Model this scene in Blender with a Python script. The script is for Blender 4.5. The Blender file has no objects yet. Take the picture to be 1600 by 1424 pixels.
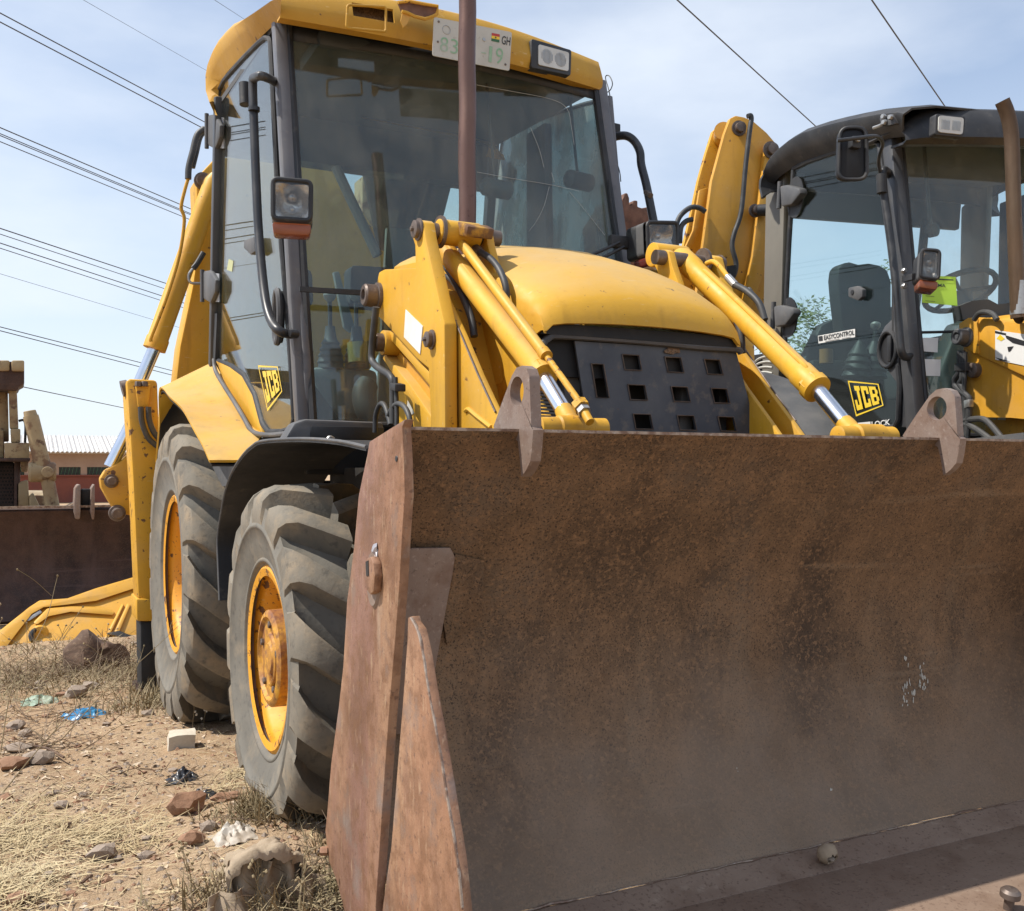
import bpy, bmesh, math, random
import numpy as np
from mathutils import Vector, Matrix, noise
R = math.radians
random.seed(7); np.random.seed(7)
scene = bpy.context.scene
C = scene.collection

# ------------------------------------------------------------------ camera, sky, sun, exposure
YAW = R(26.6); H = 1.15
cam_d = bpy.data.cameras.new('camera'); cam = bpy.data.objects.new('camera', cam_d); C.objects.link(cam)
cam.location = (0, 0, H); cam.rotation_euler = (R(90), 0, -YAW)
cam_d.sensor_width = 36.0; cam_d.lens = 36.0*1550/1600; cam_d.shift_y = 23/1600
cam_d.clip_start = 0.05; cam_d.clip_end = 3000
scene.camera = cam

SUN_TO = Vector((-0.66, 0.21, 1.0)).normalized()
sun_el = math.asin(SUN_TO.z); sun_az = math.atan2(SUN_TO.x, SUN_TO.y)
sl = bpy.data.lights.new('sun', 'SUN'); sl.energy = 4.5; sl.angle = R(0.55); sl.color = (1.0, 0.945, 0.86)
so = bpy.data.objects.new('sun', sl); C.objects.link(so)
so.rotation_euler = SUN_TO.to_track_quat('Z', 'Y').to_euler()

w = bpy.data.worlds.new('World'); scene.world = w; w.use_nodes = True
nt = w.node_tree; nt.nodes.clear()
def N(nt, t, **k):
    n = nt.nodes.new(t)
    for a, b in k.items():
        if a.startswith('_'): n.inputs[a[1:].replace('_', ' ')].default_value = b
        else: setattr(n, a, b)
    return n
wo = N(nt, 'ShaderNodeOutputWorld'); bg = N(nt, 'ShaderNodeBackground'); bg.inputs['Strength'].default_value = 0.13
sky = N(nt, 'ShaderNodeTexSky'); sky.sky_type = 'NISHITA'; sky.sun_disc = False
sky.sun_elevation = sun_el; sky.sun_rotation = sun_az
sky.air_density = 1.0; sky.dust_density = 0.7; sky.ozone_density = 2.0
tc = N(nt, 'ShaderNodeTexCoord'); mp = N(nt, 'ShaderNodeMapping'); mp.inputs['Scale'].default_value = (1.0, 1.0, 2.6)
nz = N(nt, 'ShaderNodeTexNoise'); nz.inputs['Scale'].default_value = 1.7; nz.inputs['Detail'].default_value = 7; nz.inputs['Roughness'].default_value = .52
cr = N(nt, 'ShaderNodeValToRGB'); cr.color_ramp.elements[0].position = .42; cr.color_ramp.elements[1].position = .70
cr.color_ramp.elements[0].color = (.24, .24, .24, 1); cr.color_ramp.elements[1].color = (.85, .85, .85, 1)
sep = N(nt, 'ShaderNodeSeparateXYZ'); mr = N(nt, 'ShaderNodeMapRange')
mr.inputs[1].default_value = 0.0; mr.inputs[2].default_value = .50; mr.inputs[3].default_value = .85; mr.inputs[4].default_value = 0.0
mx = N(nt, 'ShaderNodeMath', operation='MAXIMUM')
mix = N(nt, 'ShaderNodeMix', data_type='RGBA'); mix.inputs[7].default_value = (5.5, 5.95, 6.6, 1)
L = nt.links.new
L(tc.outputs['Generated'], mp.inputs[0]); L(mp.outputs[0], nz.inputs['Vector']); L(nz.outputs['Fac'], cr.inputs[0])
L(tc.outputs['Generated'], sep.inputs[0]); L(sep.outputs[2], mr.inputs[0])
L(cr.outputs[0], mx.inputs[0]); L(mr.outputs[0], mx.inputs[1])
L(mx.outputs[0], mix.inputs[0]); L(sky.outputs[0], mix.inputs[6]); L(mix.outputs[2], bg.inputs[0]); L(bg.outputs[0], wo.inputs[0])

vs = scene.view_settings; vs.view_transform = 'Standard'; vs.look = 'None'; vs.exposure = 0.38; vs.gamma = 1.0
vs.use_curve_mapping = False
scene.render.engine = 'CYCLES'
cy = scene.cycles
cy.transparent_max_bounces = 40; cy.max_bounces = 10; cy.glossy_bounces = 5; cy.use_denoising = True
cy.caustics_reflective = False; cy.caustics_refractive = False

# ------------------------------------------------------------------ materials
def nodes_of(name):
    m = bpy.data.materials.new(name); m.use_nodes = True
    t = m.node_tree; t.nodes.clear()
    o = N(t, 'ShaderNodeOutputMaterial'); b = N(t, 'ShaderNodeBsdfPrincipled'); t.links.new(b.outputs[0], o.inputs[0])
    return m, t, b, o
def c4(c): return (c[0], c[1], c[2], 1)
def noise_fac(t, scale, lo, hi, detail=6, rough=.6, vec=None, stretch=None, dist=0.0):
    tcn = N(t, 'ShaderNodeTexCoord'); src = tcn.outputs['Object']
    if stretch:
        mpn = N(t, 'ShaderNodeMapping'); mpn.inputs['Scale'].default_value = stretch; t.links.new(src, mpn.inputs[0]); src = mpn.outputs[0]
    n = N(t, 'ShaderNodeTexNoise'); n.inputs['Scale'].default_value = scale; n.inputs['Detail'].default_value = detail
    n.inputs['Roughness'].default_value = rough; n.inputs['Distortion'].default_value = dist
    t.links.new(src, n.inputs['Vector'])
    m = N(t, 'ShaderNodeMapRange'); m.inputs[1].default_value = lo; m.inputs[2].default_value = hi
    t.links.new(n.outputs['Fac'], m.inputs[0]); return m.outputs[0]
def mixc(t, fac, a, b, mode='MIX'):
    m = N(t, 'ShaderNodeMix', data_type='RGBA', blend_type=mode)
    for k, v in ((0, fac), (6, a), (7, b)):
        if isinstance(v, (tuple, list)): m.inputs[k].default_value = c4(v)
        elif isinstance(v, (int, float)): m.inputs[k].default_value = v
        else: t.links.new(v, m.inputs[k])
    return m.outputs[2]
def mul(t, a, b):
    m = N(t, 'ShaderNodeMath', operation='MULTIPLY')
    for k, v in ((0, a), (1, b)):
        if isinstance(v, (int, float)): m.inputs[k].default_value = v
        else: t.links.new(v, m.inputs[k])
    return m.outputs[0]
def setc(t, sock, v):
    if isinstance(v, (tuple, list)): sock.default_value = c4(v)
    elif isinstance(v, (int, float)): sock.default_value = v
    else: t.links.new(v, sock)
def mat(name, col, layers=(), rough=.5, rough2=None, metal=0.0, bump=0.0, bscale=60, spec=.5, bdetail=5, bdist=.004):
    """layers: (colour, scale, lo, hi, amount[, stretch[, distortion]]) laid one over the other through noise"""
    m, t, b, o = nodes_of(name)
    cur = col
    for l in layers:
        c, s, lo, hi, amt = l[:5]
        f = noise_fac(t, s, lo, hi, stretch=l[5] if len(l) > 5 else None, dist=l[6] if len(l) > 6 else 0.0)
        cur = mixc(t, mul(t, f, amt), cur, c)
    setc(t, b.inputs['Base Color'], cur)
    if rough2 is not None:
        f = noise_fac(t, 7, .3, .7)
        rm = N(t, 'ShaderNodeMapRange'); rm.inputs[3].default_value = rough; rm.inputs[4].default_value = rough2
        t.links.new(f, rm.inputs[0]); t.links.new(rm.outputs[0], b.inputs['Roughness'])
    else: b.inputs['Roughness'].default_value = rough
    b.inputs['Metallic'].default_value = metal; b.inputs['Specular IOR Level'].default_value = spec
    if bump:
        f = noise_fac(t, bscale, 0, 1, detail=bdetail)
        bn = N(t, 'ShaderNodeBump'); bn.inputs['Strength'].default_value = bump; bn.inputs['Distance'].default_value = bdist
        t.links.new(f, bn.inputs['Height']); t.links.new(bn.outputs[0], b.inputs['Normal'])
    return m
RUSTC = (.10, .042, .022); DUST = (.40, .29, .18)
def paint(name, col, dark, chips=.70, dust=.35, rough=.36):
    return mat(name, col, [(dark, 2.2, .35, .75, .6), (DUST, 3.5, .5, .8, dust), (DUST, 30, .55, .75, dust*.4),
        (dark, 26, .62, .74, .5), ((dark[0]*.35, dark[1]*.33, dark[2]*.8), 7, .58, .76, .42, (1, 1, .14)), ((.62, .45, .2), 45, .64, .70, .5, (.25, 1, 1)), (RUSTC, 17, chips-.03, chips, .95), (RUSTC, 70, chips+.015, chips+.035, .9)],
        rough=rough, rough2=rough+.28, bump=.16, bscale=28, bdist=.006)
YEL = paint('yellow_paint', (.66, .36, .022), (.50, .255, .014), chips=.705, dust=.24, rough=.42)
YELW = paint('worn_yellow_paint', (.64, .34, .02), (.46, .225, .012), chips=.64, dust=.28, rough=.45)
YELR = paint('roof_yellow_paint', (.52, .285, .026), (.38, .19, .016), chips=.68, dust=.30, rough=.55)
YELB = paint('orange_yellow_paint', (.64, .325, .03), (.48, .225, .018), chips=.70, dust=.26)
YELP = paint('panel_yellow_paint', (.64, .34, .042), (.50, .25, .025), chips=.72, dust=.4)
HOODP = paint('dusty_hood_paint', (.64, .35, .024), (.48, .25, .016), chips=.69, dust=.28, rough=.48)
def settled_dust(m, col, amt):   # dust lying on the surfaces that face up
    t = m.node_tree; bs = [n for n in t.nodes if n.type == 'BSDF_PRINCIPLED'][0]; src = bs.inputs['Base Color'].links[0].from_socket
    g = N(t, 'ShaderNodeNewGeometry'); sp = N(t, 'ShaderNodeSeparateXYZ'); t.links.new(g.outputs['Normal'], sp.inputs[0])
    mr_ = N(t, 'ShaderNodeMapRange'); mr_.inputs[1].default_value = .62; mr_.inputs[2].default_value = .95; mr_.inputs[3].default_value = .0; mr_.inputs[4].default_value = amt; t.links.new(sp.outputs[2], mr_.inputs[0])
    t.links.new(mixc(t, mul(t, mr_.outputs[0], noise_fac(t, 5, .05, .6)), src, col), bs.inputs['Base Color'])
settled_dust(HOODP, (.46, .335, .17), .72)
settled_dust(YEL, (.46, .34, .18), .5); settled_dust(YELR, (.42, .31, .17), .6)
LITTER = mat('dry_leaf_litter', (.40, .29, .19), [((.56, .46, .34), 5, .42, .6, .85), ((.24, .15, .09), 8, .5, .62, .8)], rough=.9)
RIMY = paint('rim_yellow_paint', (.72, .33, .014), (.55, .23, .01), chips=.62, dust=.25, rough=.4)
CREAM = mat('faded_cream_paint', (.40, .31, .175), [((.27, .18, .09), 2.5, .42, .62, .8), ((.17, .085, .045), 5, .54, .62, .8), ((.10, .045, .025), 11, .58, .64, .85), ((.50, .42, .28), 8, .6, .75, .5)], rough=.7, bump=.2)
BLKP = mat('black_plastic', (.018, .019, .022), [((.10, .095, .09), 4, .45, .8, .45), ((.2, .17, .13), 22, .58, .75, .25)], rough=.45, rough2=.7, bump=.1, bscale=90)
GRYP = mat('weathered_grey_plastic', (.075, .077, .082), [((.17, .16, .15), 5, .42, .75, .6), ((.26, .22, .17), 28, .58, .75, .3)], rough=.5, rough2=.75, bump=.1, bscale=80)
PILC = mat('lit_grey_cab_paint', (.115, .115, .125), [((.19, .18, .175), 3.5, .42, .75, .6), ((.05, .05, .055), 12, .55, .75, .5), ((.24, .2, .16), 30, .6, .75, .4)], rough=.36, rough2=.6, bump=.06)  # lighter copy of the cab grey, sunlit look put into the colour
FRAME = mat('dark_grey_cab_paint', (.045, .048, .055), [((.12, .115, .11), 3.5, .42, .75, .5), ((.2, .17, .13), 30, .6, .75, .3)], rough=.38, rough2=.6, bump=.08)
GRILLE = mat('blue_black_painted_steel', (.040, .047, .064), [((.105, .108, .115), 4, .42, .72, .7), ((.19, .155, .12), 24, .55, .72, .5), ((.12, .06, .035), 48, .66, .72, .5)], rough=.42, rough2=.62, bump=.12, bscale=40)
BLACK = mat('grimy_black_steel', (.012, .012, .013), [((.07, .055, .04), 6, .5, .8, .5)], rough=.7)
DARK = mat('dark_interior_plastic', (.038, .043, .045), [((.075, .08, .078), 5, .4, .7, .5)], rough=.6)
LINER = mat('grey_headliner', (.085, .088, .092), [((.05, .052, .055), 3, .4, .7, .5)], rough=.9)
CONS = mat('grey_console_plastic', (.17, .19, .18), [((.2, .19, .16), 6, .5, .8, .4)], rough=.6)
TRIM2 = mat('dark_green_trim', (.010, .015, .013), [((.022, .028, .025), 6, .4, .7, .6)], rough=.55)
SEATM = mat('seat_fabric', (.035, .038, .042), [((.08, .078, .075), 8, .4, .8, .5)], rough=.95, bump=.2, bscale=200)
BEIGE = mat('beige_pillar_paint', (.17, .155, .125), [((.10, .09, .075), 3, .4, .75, .6)], rough=.6)
HOSE = mat('rubber_hose', (.028, .029, .031), [((.12, .115, .105), 9, .4, .75, .6)], rough=.55)
RAIL = mat('black_handrail_paint', (.022, .023, .026), [((.09, .09, .09), 7, .45, .75, .5), ((.12, .06, .035), 40, .64, .7, .6)], rough=.33, rough2=.5)
CHROME = mat('chromed_rod', (.80, .81, .83), [((.45, .42, .38), 14, .5, .8, .35)], rough=.12, rough2=.28, metal=1.0)
PIN = mat('greasy_steel_pin', (.16, .125, .105), [((.07, .045, .035), 18, .4, .7, .8), ((.28, .22, .17), 45, .58, .72, .5)], rough=.5, metal=.35, bump=.2)
STEEL = mat('dull_steel_fitting', (.42, .42, .41), [((.2, .15, .11), 30, .5, .7, .6)], rough=.4, metal=.7)
EXH = mat('rusty_exhaust_steel', (.17, .10, .08), [((.11, .05, .04), 5, .4, .7, .7, (1, 1, .3)), ((.24, .15, .12), 13, .5, .75, .5, (1, 1, .25)), ((.07, .03, .025), 40, .62, .72, .6)], rough=.34, rough2=.5, metal=.65, bump=.12)
EXH2 = mat('heat_stained_exhaust', (.28, .18, .11), [((.10, .065, .045), 5, .4, .7, .7, (1, 1, .3)), ((.36, .27, .19), 13, .5, .75, .5, (1, 1, .25))], rough=.4, rough2=.55, metal=.4, bump=.12)
def rust_mat(name, a, b_, c, speck, grey, amt=.8, bump=.5, lower=False):
    m = mat(name, a, [(b_, 2.3, .38, .66, .8), (grey, 3.1, .52, .74, .55, (1, 1, .6)), ((a[0]*1.9, a[1]*2.1, a[2]*2.3), 5, .54, .66, .62, (1, 1, .10)), ((a[0]*.35, a[1]*.35, a[2]*.4), 3.2, .50, .64, .75, (1, 1, .22)), ((a[0]*2.2, a[1]*2.5, a[2]*2.9), 11, .61, .68, .65, (.05, 1, 1)), (c, 9, .45, .7, .6), (c, 80, .5, .66, amt, None, .6),
        (speck, 190, .53, .64, amt, None, .4), (speck, 70, .60, .72, .55), (speck, 1.4, .55, .75, .35)], rough=.55, rough2=.8, metal=.12, bump=bump, bscale=130, bdist=.003)
    if lower:   # the lower third is scoured and dusted grey by the material it has pushed
        t = m.node_tree; bs = [n for n in t.nodes if n.type == 'BSDF_PRINCIPLED'][0]; src = bs.inputs['Base Color'].links[0].from_socket
        tcn = N(t, 'ShaderNodeTexCoord'); sp = N(t, 'ShaderNodeSeparateXYZ'); t.links.new(tcn.outputs['Object'], sp.inputs[0])
        ad = N(t, 'ShaderNodeMath', operation='MULTIPLY_ADD'); ad.inputs[1].default_value = .75; t.links.new(noise_fac(t, 2.6, 0, 1, detail=7), ad.inputs[0]); t.links.new(sp.outputs[2], ad.inputs[2])
        mr_ = N(t, 'ShaderNodeMapRange'); mr_.inputs[1].default_value = 1.02; mr_.inputs[2].default_value = .62; mr_.inputs[3].default_value = 0; mr_.inputs[4].default_value = .62; t.links.new(ad.outputs[0], mr_.inputs[0])
        t.links.new(mixc(t, mr_.outputs[0], src, (.265, .188, .128)), bs.inputs['Base Color'])
    return m
RUST = rust_mat('rusty_bucket_steel', (.128, .078, .042), (.185, .105, .052), (.27, .155, .078), (.030, .018, .011), (.19, .15, .115), amt=.95, bump=.8, lower=True)
RUSTL = mat('sunlit_worn_rust', (.305, .16, .092), [((.38, .235, .14), 2.6, .42, .66, .8, (1, 1, .35)), ((.24, .13, .10), 1.9, .46, .60, .85, (1, 1.6, .25)), ((.15, .075, .042), 4.5, .50, .66, .75), ((.19, .095, .05), 24, .45, .62, .75), ((.48, .34, .22), 60, .58, .7, .5, (1, 1, .22)), ((.13, .07, .05), 70, .58, .68, .75), ((.27, .23, .21), 6, .55, .68, .6), ((.46, .36, .27), 9, .62, .72, .5, (1, 1, .15))], rough=.5, rough2=.7, metal=.12, bump=.5, bscale=110, bdist=.002)  # side-plate rust with its sunlit brightness put into the colour
RUSTG = mat('grey_worn_rust', (.235, .165, .13), [((.30, .245, .21), 6, .42, .68, .7, (1, 1, .6)), ((.17, .10, .07), 16, .5, .7, .7), ((.38, .31, .27), 70, .57, .68, .5), ((.09, .06, .05), 80, .62, .7, .8)], rough=.45, rough2=.65, metal=.25, bump=.4, bscale=110, bdist=.002)
RUSTD = rust_mat('dark_rusted_blade', (.06, .033, .026), (.08, .043, .032), (.10, .055, .04), (.03, .018, .014), (.08, .06, .05))
WORN = mat('worn_bare_edge', (.36, .28, .22), [((.16, .09, .06), 25, .42, .58, .9), ((.5, .44, .38), 60, .6, .7, .6)], rough=.4, metal=.5, bump=.3)
RUB = mat('dusty_tyre_rubber', (.135, .125, .105), [((.205, .188, .155), 3.5, .38, .68, .8), ((.29, .235, .165), 9, .50, .74, .6), ((.05, .049, .047), 30, .55, .7, .5)], rough=.8, bump=.25, bscale=50)
LUGM = mat('muddy_lug_rubber', (.14, .125, .10), [((.225, .195, .15), 4, .36, .62, .8), ((.31, .235, .15), 11, .48, .70, .7), ((.05, .048, .045), 34, .56, .7, .5)], rough=.85, bump=.4, bscale=55)
WHITE = mat('white_sticker', (.72, .71, .68), [((.5, .47, .42), 9, .5, .75, .5)], rough=.5)
PLATE = mat('aged_number_plate', (.50, .49, .44), [((.36, .34, .28), 8, .45, .75, .6), ((.25, .18, .12), 50, .64, .72, .5)], rough=.5)
INK = mat('black_print', (.02, .02, .022), rough=.5)
GINK = mat('faded_green_print', (.24, .42, .26), [((.46, .47, .42), 14, .45, .7, .7)], rough=.6)
RED = mat('red_print', (.45, .04, .03), rough=.5); FYEL = mat('yellow_print', (.80, .55, .03), rough=.4); GRN = mat('dark_green_print', (.03, .12, .05), rough=.5)
LIME = mat('lime_paper', (.46, .72, .07), rough=.7)
AMBER = mat('amber_lens', (.27, .078, .03), [((.16, .05, .025), 8, .4, .7, .6)], rough=.25)
REDL = mat('dark_red_lens', (.12, .022, .016), rough=.25)
LAMPB = mat('lamp_reflector', (.55, .54, .52), [((.2, .18, .16), 11, .42, .66, .8), ((.85, .85, .83), 20, .56, .68, .7)], rough=.18, metal=.85, bump=.5, bscale=25, bdist=.01)
LENSW = mat('ribbed_clear_lens', (.62, .62, .58), [((.42, .40, .35), 12, .4, .7, .6)], rough=.22)
MIRB = mat('mirror_back_plastic', (.010, .010, .012), [((.03, .03, .03), 6, .5, .8, .4)], rough=.5, spec=.3)
WOOD = mat('dry_wood', (.13, .078, .05), [((.05, .03, .022), 9, .4, .7, .8, (1, 1, 5)), ((.28, .2, .13), 30, .55, .7, .5)], rough=.9, bump=.6)
ROOF = mat('corrugated_fibre_cement', (.58, .56, .54), [((.42, .40, .37), 2.5, .4, .7, .7), ((.3, .26, .22), 9, .58, .75, .5)], rough=.85, bump=.15)
WALLP = mat('pinkish_render', (.42, .29, .21), [((.34, .22, .16), 1.3, .4, .7, .7), ((.26, .17, .12), 8, .55, .75, .4)], rough=.9)
WALLR = mat('brick_red_paint', (.24, .07, .042), [((.17, .055, .04), 2, .4, .7, .7)], rough=.85)
GLASSB = mat('dark_louvre_glass', (.02, .03, .025), rough=.15)
STONE = mat('grey_brown_stone', (.30, .24, .19), [((.20, .15, .11), 7, .4, .7, .8), ((.42, .36, .30), 26, .55, .7, .5)], rough=.95, bump=.6, bscale=40, bdist=.01)
STONER = mat('red_brown_stone', (.29, .165, .10), [((.19, .10, .06), 8, .4, .7, .8), ((.40, .27, .18), 26, .55, .7, .5)], rough=.95, bump=.6, bscale=40, bdist=.01)
BLOCK = mat('pale_concrete_block', (.56, .50, .40), [((.44, .37, .28), 9, .4, .7, .7), ((.66, .6, .5), 40, .55, .7, .5)], rough=.95, bump=.5)
CLOTH = mat('dirty_sackcloth', (.36, .285, .20), [((.24, .17, .11), 6, .42, .66, .85), ((.50, .42, .31), 14, .55, .75, .6), ((.25, .17, .11), 20, .6, .72, .6)], rough=.95, bump=.4, bscale=160)
PLASW = mat('dirty_white_plastic', (.46, .42, .36), [((.33, .25, .17), 8, .42, .7, .7)], rough=.5)
PLASB = mat('blue_plastic_bag', (.02, .17, .36), [((.05, .28, .50), 9, .45, .7, .7)], rough=.4)
PLASK = mat('black_plastic_bag', (.022, .024, .030), [((.16, .15, .14), 14, .55, .75, .4)], rough=.32)
PLASG = mat('faded_green_plastic', (.22, .30, .22), [((.42, .42, .32), 9, .42, .7, .7)], rough=.5)
SHELL = mat('dried_pod', (.36, .27, .18), [((.2, .14, .09), 12, .4, .7, .7)], rough=.8, bump=.4)
TWIGM = mat('dead_twig', (.15, .10, .065), [((.28, .21, .14), 5, .42, .65, .7)], rough=.9)
STRAW = mat('dry_straw', (.46, .36, .20), [((.58, .49, .31), 3, .4, .65, .8), ((.34, .24, .11), 6, .5, .7, .6)], rough=.8)
WEED = mat('dry_weed', (.25, .19, .105), [((.36, .29, .18), 4, .4, .65, .8), ((.16, .15, .07), 7, .5, .7, .6)], rough=.9)
WEEDH = mat('pale_seed_head', (.66, .62, .52), rough=.9)
LEAF = mat('green_leaf', (.06, .10, .03), [((.11, .14, .05), 3, .4, .7, .8)], rough=.7)
CABLE = mat('power_cable', (.045, .045, .05), rough=.6)
BULBT = mat('rusty_machinery', (.15, .07, .045), [((.24, .13, .09), 6, .4, .7, .8), ((.07, .035, .025), 14, .45, .7, .7)], rough=.8, bump=.5)
# soil
def soil():
    m, t, b, o = nodes_of('red_laterite_soil')
    cur = mixc(t, noise_fac(t, .9, .35, .65), (.385, .265, .16), (.47, .35, .225))
    cur = mixc(t, mul(t, noise_fac(t, 3.2, .45, .7), .8), cur, (.33, .205, .11))
    cur = mixc(t, mul(t, noise_fac(t, 13, .5, .75), .7), cur, (.47, .345, .235))
    cur = mixc(t, mul(t, noise_fac(t, 60, .55, .7), .7), cur, (.50, .40, .29))
    cur = mixc(t, mul(t, noise_fac(t, 110, .57, .68), .7), cur, (.19, .115, .075))
    cur = mixc(t, mul(t, noise_fac(t, .33, .55, .72, dist=.5), .55), cur, (.22, .185, .155))
    setc(t, b.inputs['Base Color'], cur); b.inputs['Roughness'].default_value = .95; b.inputs['Specular IOR Level'].default_value = .15
    f = noise_fac(t, 26, 0, 1, detail=8, rough=.7)
    bn = N(t, 'ShaderNodeBump'); bn.inputs['Strength'].default_value = .8; bn.inputs['Distance'].default_value = .03
    t.links.new(f, bn.inputs['Height']); t.links.new(bn.outputs[0], b.inputs['Normal'])
    return m
SOIL = soil()
def glass(name, tint, dirt=.06, dcol=(.45, .42, .36), refl=1.0):
    m = bpy.data.materials.new(name); m.use_nodes = True; t = m.node_tree; t.nodes.clear()
    o = N(t, 'ShaderNodeOutputMaterial'); g = N(t, 'ShaderNodeNewGeometry')
    dp = N(t, 'ShaderNodeVectorMath', operation='DOT_PRODUCT'); t.links.new(g.outputs['Incoming'], dp.inputs[0]); t.links.new(g.outputs['Normal'], dp.inputs[1])
    ab = N(t, 'ShaderNodeMath', operation='ABSOLUTE'); t.links.new(dp.outputs['Value'], ab.inputs[0])
    om = N(t, 'ShaderNodeMath', operation='SUBTRACT'); om.inputs[0].default_value = 1; t.links.new(ab.outputs[0], om.inputs[1])
    pw = N(t, 'ShaderNodeMath', operation='POWER'); pw.inputs[1].default_value = 5; t.links.new(om.outputs[0], pw.inputs[0])
    ma = N(t, 'ShaderNodeMath', operation='MULTIPLY_ADD'); ma.inputs[1].default_value = .95; ma.inputs[2].default_value = .045*refl; t.links.new(pw.outputs[0], ma.inputs[0])
    tr = N(t, 'ShaderNodeBsdfTransparent'); tr.inputs[0].default_value = c4(tint)
    gl = N(t, 'ShaderNodeBsdfAnisotropic') if False else N(t, 'ShaderNodeBsdfGlossy'); gl.inputs['Roughness'].default_value = .015
    s1 = N(t, 'ShaderNodeMixShader'); t.links.new(ma.outputs[0], s1.inputs[0]); t.links.new(tr.outputs[0], s1.inputs[1]); t.links.new(gl.outputs[0], s1.inputs[2])
    df = N(t, 'ShaderNodeBsdfDiffuse'); df.inputs[0].default_value = c4(dcol)
    f = noise_fac(t, 2.6, .30, .80, detail=8, rough=.65); f2 = noise_fac(t, 9, .2, .75, detail=6, stretch=(1, 1, .22)); fm = mul(t, mul(t, f, f2), dirt*4)
    s2 = N(t, 'ShaderNodeMixShader'); t.links.new(fm, s2.inputs[0]); t.links.new(s1.outputs[0], s2.inputs[1]); t.links.new(df.outputs[0], s2.inputs[2])
    t.links.new(s2.outputs[0], o.inputs[0]); return m
GLW = glass('tinted_windscreen_glass', (.84, .92, .91), dirt=.075, refl=1.3)
GLS = glass('tinted_side_glass', (.86, .925, .92), dirt=.025)
GLC = glass('clean_side_glass', (.82, .905, .90), dirt=.004, refl=.6)
GLL = glass('clear_lamp_glass', (.90, .90, .89), dirt=.02)
GLD = glass('dusty_side_glass', (.42, .48, .46), dirt=.40, dcol=(.34, .36, .35))
# ------------------------------------------------------------------ frames and mesh helpers
class Frame:
    """A machine's own axes. V() turns a measured direction plus a known plane (X side plane, Y front plane, Z height) into a point."""
    def __init__(s, yaw):
        s.s, s.c = math.sin(yaw), math.cos(yaw); s.rot = yaw-YAW
        s.W = Matrix.Rotation(s.rot, 4, 'Z')
    def V(s, u, v, X=None, Y=None, Z=None, T=None):
        a = (u-800)/1550; b = (735-v)/1550
        d = (s.s+a*s.c, s.c-a*s.s, b)
        t = X/d[0] if X is not None else Y/d[1] if Y is not None else (Z-H)/b if Z is not None else T
        return Vector((d[0]*t, d[1]*t, H+b*t))
F1 = Frame(YAW); F2 = Frame(R(15.0))
V = F1.V
def PL(pts, **k): return [V(u, v, **k) for u, v in pts]
def gz(x, y):
    q = min(max((y-2.4)/5.6, 0), 1); return -.25*q*q*(3-2*q)

class Thing:
    def __init__(s, name, loc, label, cat, group=None, frame=F1):
        o = bpy.data.objects.new(name, None); C.objects.link(o)
        s.local = Vector(loc); s.o = o; s.frame = frame; o.empty_display_size = .1
        o.location = frame.W @ s.local; o.rotation_euler = (0, 0, frame.rot)
        tag(o, label, cat, group)
def tag(o, label, cat, group=None):
    o['label'] = label; o['category'] = cat
    if group: o['group'] = group
    return o
PARENT = {}
def build(bm, name, m, parent=None, smooth=35, bevel=0, bseg=2, label=None, mirror=None, kind=None):
    if mirror is not None:
        for v in bm.verts: v.co.x = 2*mirror-v.co.x
    bmesh.ops.recalc_face_normals(bm, faces=bm.faces[:])
    if bevel:
        ed = [e for e in bm.edges if len(e.link_faces) == 2 and e.calc_face_angle(0) > R(28)]
        bmesh.ops.bevel(bm, geom=ed, offset=bevel, offset_type='OFFSET', segments=bseg, profile=.5, affect='EDGES', clamp_overlap=True)
    th = parent if isinstance(parent, Thing) else PARENT.get(parent.name) if parent is not None else None
    if th is not None:
        for v in bm.verts: v.co -= th.local
    me = bpy.data.meshes.new(name)
    for f in bm.faces: f.smooth = True
    for e in bm.edges:
        if len(e.link_faces) == 2 and e.calc_face_angle(0) > R(smooth): e.smooth = False
    bm.to_mesh(me); bm.free()
    if isinstance(m, (list, tuple)):
        for x in m: me.materials.append(x)
    else: me.materials.append(m)
    o = bpy.data.objects.new(name, me); C.objects.link(o)
    if isinstance(parent, Thing): o.parent = parent.o; PARENT[o.name] = parent
    elif parent is not None: o.parent = parent; PARENT[o.name] = th
    if label: o['label'] = label
    if kind: o['kind'] = kind
    return o
def NB(): return bmesh.new()
def face(bm, vs):
    try: return bm.faces.new(vs)
    except ValueError: return None
def prism(bm, pts, off):
    """closed outline in 3-D pushed along off"""
    off = Vector(off); a = [bm.verts.new(Vector(p)) for p in pts]; b = [bm.verts.new(Vector(p)+off) for p in pts]; n = len(a)
    face(bm, a[::-1]); face(bm, b)
    for i in range(n): face(bm, (a[i], a[(i+1) % n], b[(i+1) % n], b[i]))
    return bm
def box(bm, lo, hi):
    x0, y0, z0 = lo; x1, y1, z1 = hi
    return prism(bm, [(x0, y0, z0), (x1, y0, z0), (x1, y1, z0), (x0, y1, z0)], (0, 0, z1-z0))
def frame_of(d, up=Vector((0, 0, 1))):
    d = d.normalized()
    if abs(d.dot(up)) > .98: up = Vector((0, 1, 0)) if abs(d.y) < .9 else Vector((1, 0, 0))
    a = d.cross(up).normalized(); return a, a.cross(d).normalized()
def beam(bm, p0, p1, wd, dp, up=(0, 0, 1)):
    p0 = Vector(p0); p1 = Vector(p1); a, b = frame_of(p1-p0, Vector(up)); a = a*wd/2; b = b*dp/2
    return prism(bm, [p0-a-b, p0+a-b, p0+a+b, p0-a+b], p1-p0)
def cyl(bm, p0, p1, r0, r1=None, seg=20, cap=True):
    p0 = Vector(p0); p1 = Vector(p1); r1 = r0 if r1 is None else r1
    return lathe(bm, [(0, r0), ((p1-p0).length, r1)], p0, p1-p0, seg, cap)
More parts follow.
